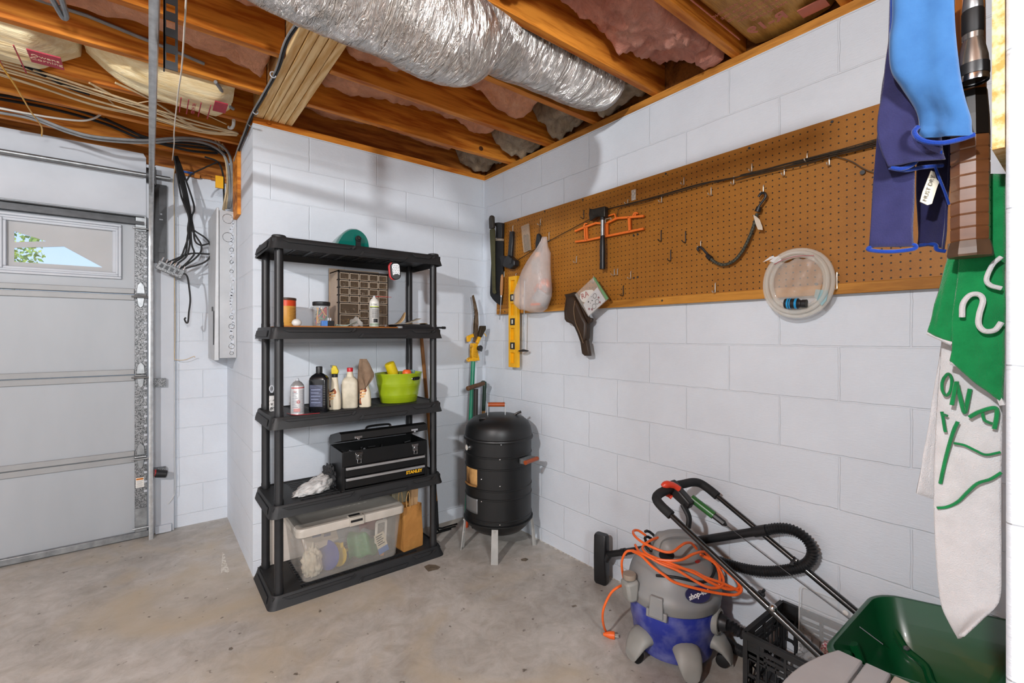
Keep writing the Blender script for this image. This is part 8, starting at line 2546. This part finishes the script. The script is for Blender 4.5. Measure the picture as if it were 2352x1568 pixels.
# navy back fold
bl_ = [(-1.113,-2.7157,1.9021),(-1.1152,-2.714,1.7872),(-1.1215,-2.709,1.7264),(-1.1279,-2.704,1.6587),(-1.1322,-2.7007,1.5911),(-1.1354,-2.6982,1.5235),(-1.1386,-2.6957,1.4776)]
br_ = [(-1.0999,-2.7514,1.8865),(-1.1051,-2.7473,1.7748),(-1.1072,-2.7457,1.6828),(-1.1082,-2.7449,1.6171),(-1.1092,-2.7441,1.5645),(-1.1092,-2.7441,1.5185),(-1.1103,-2.7433,1.4751)]
build(sheet(bl_, br_, 18, .006, 1., 5), 'back_fold', M_NAVY, bt, solid=.003, ang=2.)
build(MB().tube([(-1.1412,-2.6936,1.4749),(-1.1293,-2.7055,1.4711),(-1.1183,-2.7243,1.4697),(-1.1103,-2.7433,1.4718),(-1.1113,-2.7424,1.4777),(-1.1183,-2.7243,1.479),(-1.132,-2.7034,1.4812)], .003, 8, closed=True, sub=5), 'hem', M_HEM, bt)
b2l = [(-1.0659,-2.7336,1.9138),(-1.0648,-2.7344,1.7344),(-1.0637,-2.7353,1.5964),(-1.0626,-2.7361,1.5273),(-1.0626,-2.7361,1.4859)]
b2r = [(-1.0364,-2.7757,1.9021),(-1.0364,-2.7757,1.7264),(-1.039,-2.7736,1.5911),(-1.0428,-2.7707,1.5235),(-1.046,-2.7682,1.4735)]
build(sheet(b2l, b2r, 16, -.010, 1.5, 8), 'back_fold', M_NAVY, bt, solid=.003, ang=2.)
build(MB().tube([(-1.0637,-2.7353,1.4825),(-1.0525,-2.7479,1.4847),(-1.0481,-2.7564,1.4832),(-1.0499,-2.7588,1.4751),(-1.046,-2.7682,1.4715)], .003, 8, sub=5), 'hem', M_HEM, bt)
build(MB().tube([(-1.0988,-2.7649,1.5911),(-1.0937,-2.7689,1.5742),(-1.0876,-2.7737,1.5548),(-1.0825,-2.7777,1.5354)], .0018, 6, sub=4), 'hanging_loop', M_HEM, bt)
tg_ = MB().slab([(-1.0972,-2.7598,1.5877),(-1.0931,-2.763,1.5857),(-1.0906,-2.765,1.5746),(-1.0875,-2.7674,1.5707),(-1.0901,-2.7654,1.5629),(-1.0962,-2.7606,1.5381),(-1.1014,-2.7566,1.5361),(-1.1101,-2.7497,1.5413),(-1.107,-2.7522,1.5564)], (.0012, .0008, 0))
tgo = build(tg_, 'care_tag', mat('cream care tag', 'd9d2c0', .7, c2='c9c1ae', scale=30), bt)
tp = V((-1.102,-2.7587,1.5609))
build(MB().text('MUST DRY', tp, V((-1.0973,-2.7623,1.5785)) - V((-1.1071,-2.7546,1.5414)), V((-1.1091,-2.753,1.5635)) - V((-1.0948,-2.7643,1.557)), .0085, .0002), 'tag_lettering', mat('grey tag ink', '6d6a62', .6), tgo)

# torch
ft_ = thing('flashlight', 'silver and black flashlight hanging lens down beside the partition board', 'flashlight', (-1.128, -2.811, 1.69))
FX = (-1.128, -2.8085, 1.688)
build(MB().lathe([(.0165, .009), (.0165, .016), (.0155, .02)], FX, n=28, cap0=False).lathe([(.0165, .0), (.0168, .003), (.0165, .008)], FX, n=28, cap0=False), 'bezel', M_CHROME, ft_)
build(MB().lathe([(.0169, .0085), (.0172, .012), (.0169, .0235)], FX, n=28), 'black_ring', M_BLACKP, ft_)
build(MB().lathe([(.0163, .0235), (.0155, .034), (.0125, .05), (.0108, .058), (.0112, .0585), (.0112, .066), (.0105, .067)], FX, n=28), 'head', mat('brushed metal', 'b4b0aa', .25, .9, c2='99958f', scale=30), ft_)
build(MB().lathe([(.0108, .067), (.0115, .069), (.0115, .097), (.0108, .099)], FX, n=28), 'grip', M_BLACKR, ft_)
build(MB().lathe([(.0105, .099), (.011, .102), (.0095, .118), (.0078, .122), (.0078, .138), (.0068, .14)], FX, n=28), 'tail', M_GALV, ft_)
build(MB().lathe([(.0145, .0025), (.0145, .005)], FX, n=24), 'lens', mat('dark lens', '2a2520', .08, coat=1), ft_)
# wooden racket handle with leather wrap
rk = thing('racket_handle', 'octagonal wooden racket handle wrapped in brown leather hanging by the partition', 'racket', (-1.0918,-2.8021,1.4546))
r0 = V((-1.0928,-2.8014,1.4534))


def octs(r, z, sx=1.12):
    return [r0 + V((0, 0, z)) + V((r * math.cos(R(22.5 + 45 * k)), r * math.sin(R(22.5 + 45 * k)) * sx, 0)) for k in range(8)]


M_LW = mat('glossy brown leather', '71482a', .28, c2='5a371f', scale=16, stretch=(1, 1, 3), coat=.3)
rs_ = []
for k in range(8):
    z = .022 + k * .0185
    rs_ += [octs(.0182, z), octs(.0192, z + .002), octs(.0192, z + .0175)]
build(MB().rings(rs_), 'leather_wrap', M_LW, rk, smooth=False)
build(MB().rings([octs(.0215, 0), octs(.0225, .003), octs(.0215, .012), octs(.0195, .022)]), 'butt_cap', mat('worn dark leather', '5e4632', .4, c2='3f2e20', scale=14), rk, smooth=False)
build(MB().rings([octs(.0192, .17), octs(.0185, .2), octs(.0165, .235)]), 'dark_band', mat('black tape', '171310', .4), rk, smooth=False)
build(MB().rings([octs(.0158, .235), octs(.015, .30), octs(.014, .45), octs(.013, .8)]), 'wood_shaft', mat('orange varnished wood', 'a8662a', .35, c2='8c501d', scale=10, stretch=(3, 3, .3)), rk, smooth=False)

# green and white golf towel
M_TG = clothmat('green terry', '1a8a4d', '127540', 520, .6)
M_TW = clothmat('white terry', 'cfcfd1', 'c2c2c4', 520, .6)
gt = thing('golf_towel', 'green and white terry towel with printed letters hanging by the partition', 'towel', (-1.0395,-2.7859,0.8777))
# white lower fall
wl = [(-1.0145,-2.7674,1.4869),(-1.0189,-2.764,1.3896),(-1.0222,-2.7614,1.3202),(-1.0266,-2.758,1.2507),(-1.0298,-2.7554,1.1812),(-1.0315,-2.7541,1.1117),(-1.0315,-2.7541,1.0422),(-1.0287,-2.7563,0.9797),(-1.0222,-2.7614,0.9172),(-1.0101,-2.7708,0.8824),(-0.9998,-2.779,0.8574)]
wr = [(-1.0202,-2.8265,1.4771),(-1.0202,-2.8265,1.3864),(-1.0202,-2.8265,1.3216),(-1.0202,-2.8265,1.2568),(-1.0202,-2.8265,1.192),(-1.0202,-2.8265,1.1272),(-1.0202,-2.8265,1.0624),(-1.0202,-2.8265,1.0041),(-1.0212,-2.8257,0.9458),(-1.0406,-2.8105,0.9212),(-1.0641,-2.7921,0.8953)]
build(sheet(wl, wr, 26, .008, 1., 2, nz=.003), 'white_fall', M_TW, gt, solid=.004, ang=2.)
bw = sheet([(-0.9544,-2.7637,1.4948),(-0.9688,-2.7524,1.319),(-0.9832,-2.7411,1.2092),(-0.9936,-2.733,1.1359),(-1.0023,-2.7262,1.0759)], [(-0.9396,-2.788,1.4928),(-0.951,-2.7791,1.3193),(-0.9681,-2.7657,1.2109),(-0.9738,-2.7612,1.1386),(-0.9766,-2.759,1.0626)], 12, .006, 1., 6)
build(bw, 'back_fall', M_TW, gt, solid=.004, ang=2.)
# green upper folds
gl1 = [(-1.0263,-2.7772,1.484),(-1.0349,-2.7705,1.4567),(-1.0456,-2.7621,1.4091),(-1.0537,-2.7558,1.375),(-1.0606,-2.7504,1.3464)]
gr1 = [(-1.0386,-2.793,1.48),(-1.0454,-2.7877,1.4535),(-1.0517,-2.7828,1.4072),(-1.0558,-2.7795,1.3675),(-1.059,-2.7771,1.3304)]
build(sheet(gl1, gr1, 10, .004, .5, 4), 'green_fold', M_TG, gt, solid=.004, ang=2.)
gl2 = [(-1.0544,-2.787,1.5842),(-1.0554,-2.7862,1.479),(-1.0585,-2.7838,1.4264),(-1.0616,-2.7813,1.3739),(-1.0647,-2.7789,1.3344),(-1.0668,-2.7773,1.3029)]
gr2 = [(-1.0501,-2.831,1.5731),(-1.0501,-2.831,1.4727),(-1.0501,-2.831,1.4225),(-1.0501,-2.831,1.3724),(-1.0506,-2.8306,1.3096),(-1.0516,-2.8298,1.2438)]
build(sheet(gl2, gr2, 18, .006, .7, 9), 'green_fold', M_TG, gt, solid=.004, ang=2.)
build(MB().tube([(-1.0598,-2.7497,1.3451),(-1.0588,-2.7632,1.337),(-1.0584,-2.7775,1.3284)], .0034, 7, sub=4), 'white_hem', M_TW, gt)
build(MB().tube([(-1.0668,-2.7773,1.3002),(-1.0626,-2.7844,1.2965),(-1.057,-2.7977,1.2905),(-1.052,-2.8118,1.2782),(-1.0519,-2.822,1.2632),(-1.0516,-2.8298,1.2406)], .0036, 7, sub=5), 'white_hem', M_TW, gt)


def stroke(pts, r):
    return MB().tube(pts, r, 8, sub=5, sx=1.)


LET = [
    ('letter_o', [(-1.0488,-2.7666,1.2748),(-1.0434,-2.7708,1.2815),(-1.0392,-2.7741,1.2734),(-1.0402,-2.7733,1.2566),(-1.0456,-2.7691,1.2478),(-1.0504,-2.7654,1.2552),(-1.0509,-2.765,1.2667),(-1.0488,-2.7666,1.2748)], .0022),
    ('letter_n', [(-1.0555,-2.7766,1.2347),(-1.0503,-2.7807,1.2679),(-1.0493,-2.7815,1.2653),(-1.0451,-2.7848,1.2447),(-1.0409,-2.788,1.2254),(-1.0388,-2.7897,1.2281),(-1.0336,-2.7938,1.2593)], .0029),
    ('letter_a', [(-1.0437,-2.7941,1.2173),(-1.0425,-2.8052,1.2271),(-1.0366,-2.82,1.2342),(-1.0335,-2.8224,1.2252),(-1.0366,-2.82,1.2027)], .0029),
    ('letter_a_bar', [(-1.0394,-2.8076,1.2271),(-1.0392,-2.8103,1.2145),(-1.0313,-2.8204,1.2086)], .0022),
    ('letter_f', [(-1.044,-2.7634,1.2219),(-1.0451,-2.7651,1.212),(-1.0457,-2.7672,1.1954),(-1.046,-2.7682,1.1909)], .0022),
    ('letter_f_arm', [(-1.044,-2.7634,1.2185),(-1.0479,-2.7705,1.2165)], .0020),
    ('stem_stroke', [(-1.0434,-2.7816,1.2088),(-1.0459,-2.7771,1.1937),(-1.0441,-2.7709,1.1655),(-1.0413,-2.7655,1.1368),(-1.0402,-2.7612,1.1083)], .0026),
    ('wave_stroke', [(-1.0459,-2.7771,1.1756),(-1.0425,-2.7887,1.1739),(-1.042,-2.8005,1.1682),(-1.0377,-2.8115,1.1632),(-1.0324,-2.8258,1.1691)], .0019),
    ('long_wave_stroke', [(-1.0446,-2.7579,1.0699),(-1.0403,-2.7688,1.0735),(-1.0407,-2.7812,1.0853),(-1.0412,-2.791,1.1014),(-1.0423,-2.8028,1.1191),(-1.0369,-2.816,1.1278),(-1.0314,-2.8266,1.139)], .0022)]
for nm, p, r_ in LET:
    build(stroke(p, r_), nm, M_TG, gt)
build(stroke([(-1.0754,-2.7908,1.368),(-1.0772,-2.792,1.3871),(-1.0747,-2.799,1.3996),(-1.0703,-2.8076,1.4005),(-1.0696,-2.8119,1.3914),(-1.0736,-2.8088,1.3725),(-1.0745,-2.8081,1.3568),(-1.0733,-2.8141,1.3473),(-1.0677,-2.8236,1.3485),(-1.0647,-2.8298,1.3596)], .0036), 'letter_s', M_TW, gt)
build(stroke([(-1.0676,-2.83,1.4522),(-1.0701,-2.8217,1.4419),(-1.0713,-2.8157,1.4224),(-1.0697,-2.8195,1.4128),(-1.0661,-2.8299,1.4078)], .0031), 'letter_c', M_TW, gt)

# ------------------------------------------------------------------ outside the door window
tr = thing('tree', 'tree with yellow green leaves seen through the garage door window', 'tree', (-3.9, 6.2, -.02))
build(MB().tube([(-3.95, 6.3, -.02), (-3.9, 6.25, .9), (-3.95, 6.2, 1.8), (-3.85, 6.2, 2.6)], [.12, .11, .1, .1, .09, .09, .08, .08, .07, .07, .06, .06, .05, .05, .04, .04, .03, .03, .03], 10, sub=6), 'trunk', mat('grey bark', '6b5a48', .8), tr)
lf_ = MB()
rl = random.Random(21)
for k in range(4200):
    a, bb, c = rl.gauss(0, 1), rl.gauss(0, 1), rl.gauss(0, 1)
    d = V((a, bb, c)).normalized() * (rl.random() ** .4)
    p = V((-3.98, 6.2, 2.55)) + V((d.x * .82, d.y * .7, d.z * .95))
    if NZ.noise(p * 2.2) < -.12:
        continue
    s = rl.uniform(.025, .055)
    u = V((rl.uniform(-1, 1), rl.uniform(-1, 1), rl.uniform(-1, 1))).normalized()
    w_ = u.cross(V((rl.uniform(-1, 1), rl.uniform(-1, 1), rl.uniform(-1, 1)))).normalized()
    v = lf_.vs([p - u * s, p + w_ * s * .5, p + u * s, p - w_ * s * .5])
    lf_.f(v)
build(lf_, 'foliage', mat('sunlit leaves', 'd3d658', .5, c2='86a83a', scale=6, lo=.4, hi=.6), tr, recalc=False)
struct(MB().box((-14, 1.28, -.2), (8, 16, -.02)), 'ground', mat('driveway concrete', 'a9a59c', .8))


# ------------------------------------------------------------------ sky daylight, lamps, added fill lights, camera
w = bpy.data.worlds.new('daylight')
S.world = w
w.use_nodes = True
nt = w.node_tree
bg = nt.nodes['Background']
tc = nt.nodes.new('ShaderNodeTexCoord')
sp = nt.nodes.new('ShaderNodeSeparateXYZ')
nt.links.new(tc.outputs['Generated'], sp.inputs[0])
nt.links.new(ramp(nt, sp.outputs[2], [(.0, lin('cfe2f7')), (.35, lin('7db4ec')), (1, lin('4a8be0'))]), bg.inputs[0])
bg.inputs[1].default_value = 1.35


def lamp(name, kind, loc, power, size, aim=None, col=(1, 1, 1), sy=None):
    L = bpy.data.lights.new(name, kind)
    L.energy = power
    L.color = col
    if kind == 'AREA':
        L.size = size
        if sy:
            L.shape = 'RECTANGLE'
            L.size_y = sy
    else:
        L.shadow_soft_size = size
    o = bpy.data.objects.new(name, L)
    COL.objects.link(o)
    o.location = loc
    if aim:
        o.rotation_euler = (V(aim) - V(loc)).to_track_quat('-Z', 'Y').to_euler()
    return o


lamp('garage_bulb', 'POINT', (-3.9, -2.9, 2.45), 325, .06, col=(.98, .985, 1))
lamp('front_fill_lamp', 'AREA', (-2.3, -4.6, 1.95), 84, .4, (-.7, -.6, 2.0), (.96, .98, 1))  # unseen lamp behind the camera, below the ceiling, aimed to brighten the joists
lamp('side_fill', 'AREA', (-6.1, -2.4, 1.3), 36, 4.2, (0, -2.4, 2.0), (.94, .975, 1), 2.2)  # added fill panel inside the closed left wall, no window there
lamp('rear_fill', 'AREA', (-2.6, -7.05, 1.2), 20, 4.2, (-2.6, 0, 2.8), (.94, .975, 1), 2.2)  # added fill panel behind the camera, tilted up to brighten the ceiling
lamp('sun', 'SUN', (-2, -5, 9), 3.5, .01, (-2.5, 2, 0), (1, .95, .86))

cam = bpy.data.cameras.new('camera')
cam.sensor_width = 36
cam.lens = 1065 / 2352 * 36
cam.shift_y = -14 / 2352
cam.clip_start = .02
co = bpy.data.objects.new('camera', cam)
COL.objects.link(co)
co.location = (-2.02, -2.92, 1.341)
co.rotation_euler = (PI / 2, 0, -R(38.06))
S.camera = co
S.view_settings.view_transform = 'Standard'
S.view_settings.look = 'None'
S.view_settings.gamma = 1
S.view_settings.exposure = 0
S.view_settings.use_curve_mapping = False
S.cycles.use_denoising = True
S.cycles.max_bounces = 8
S.cycles.diffuse_bounces = 5
S.cycles.transparent_max_bounces = 16
S.cycles.caustics_reflective = False
S.cycles.caustics_refractive = False
S.cycles.sample_clamp_indirect = 6
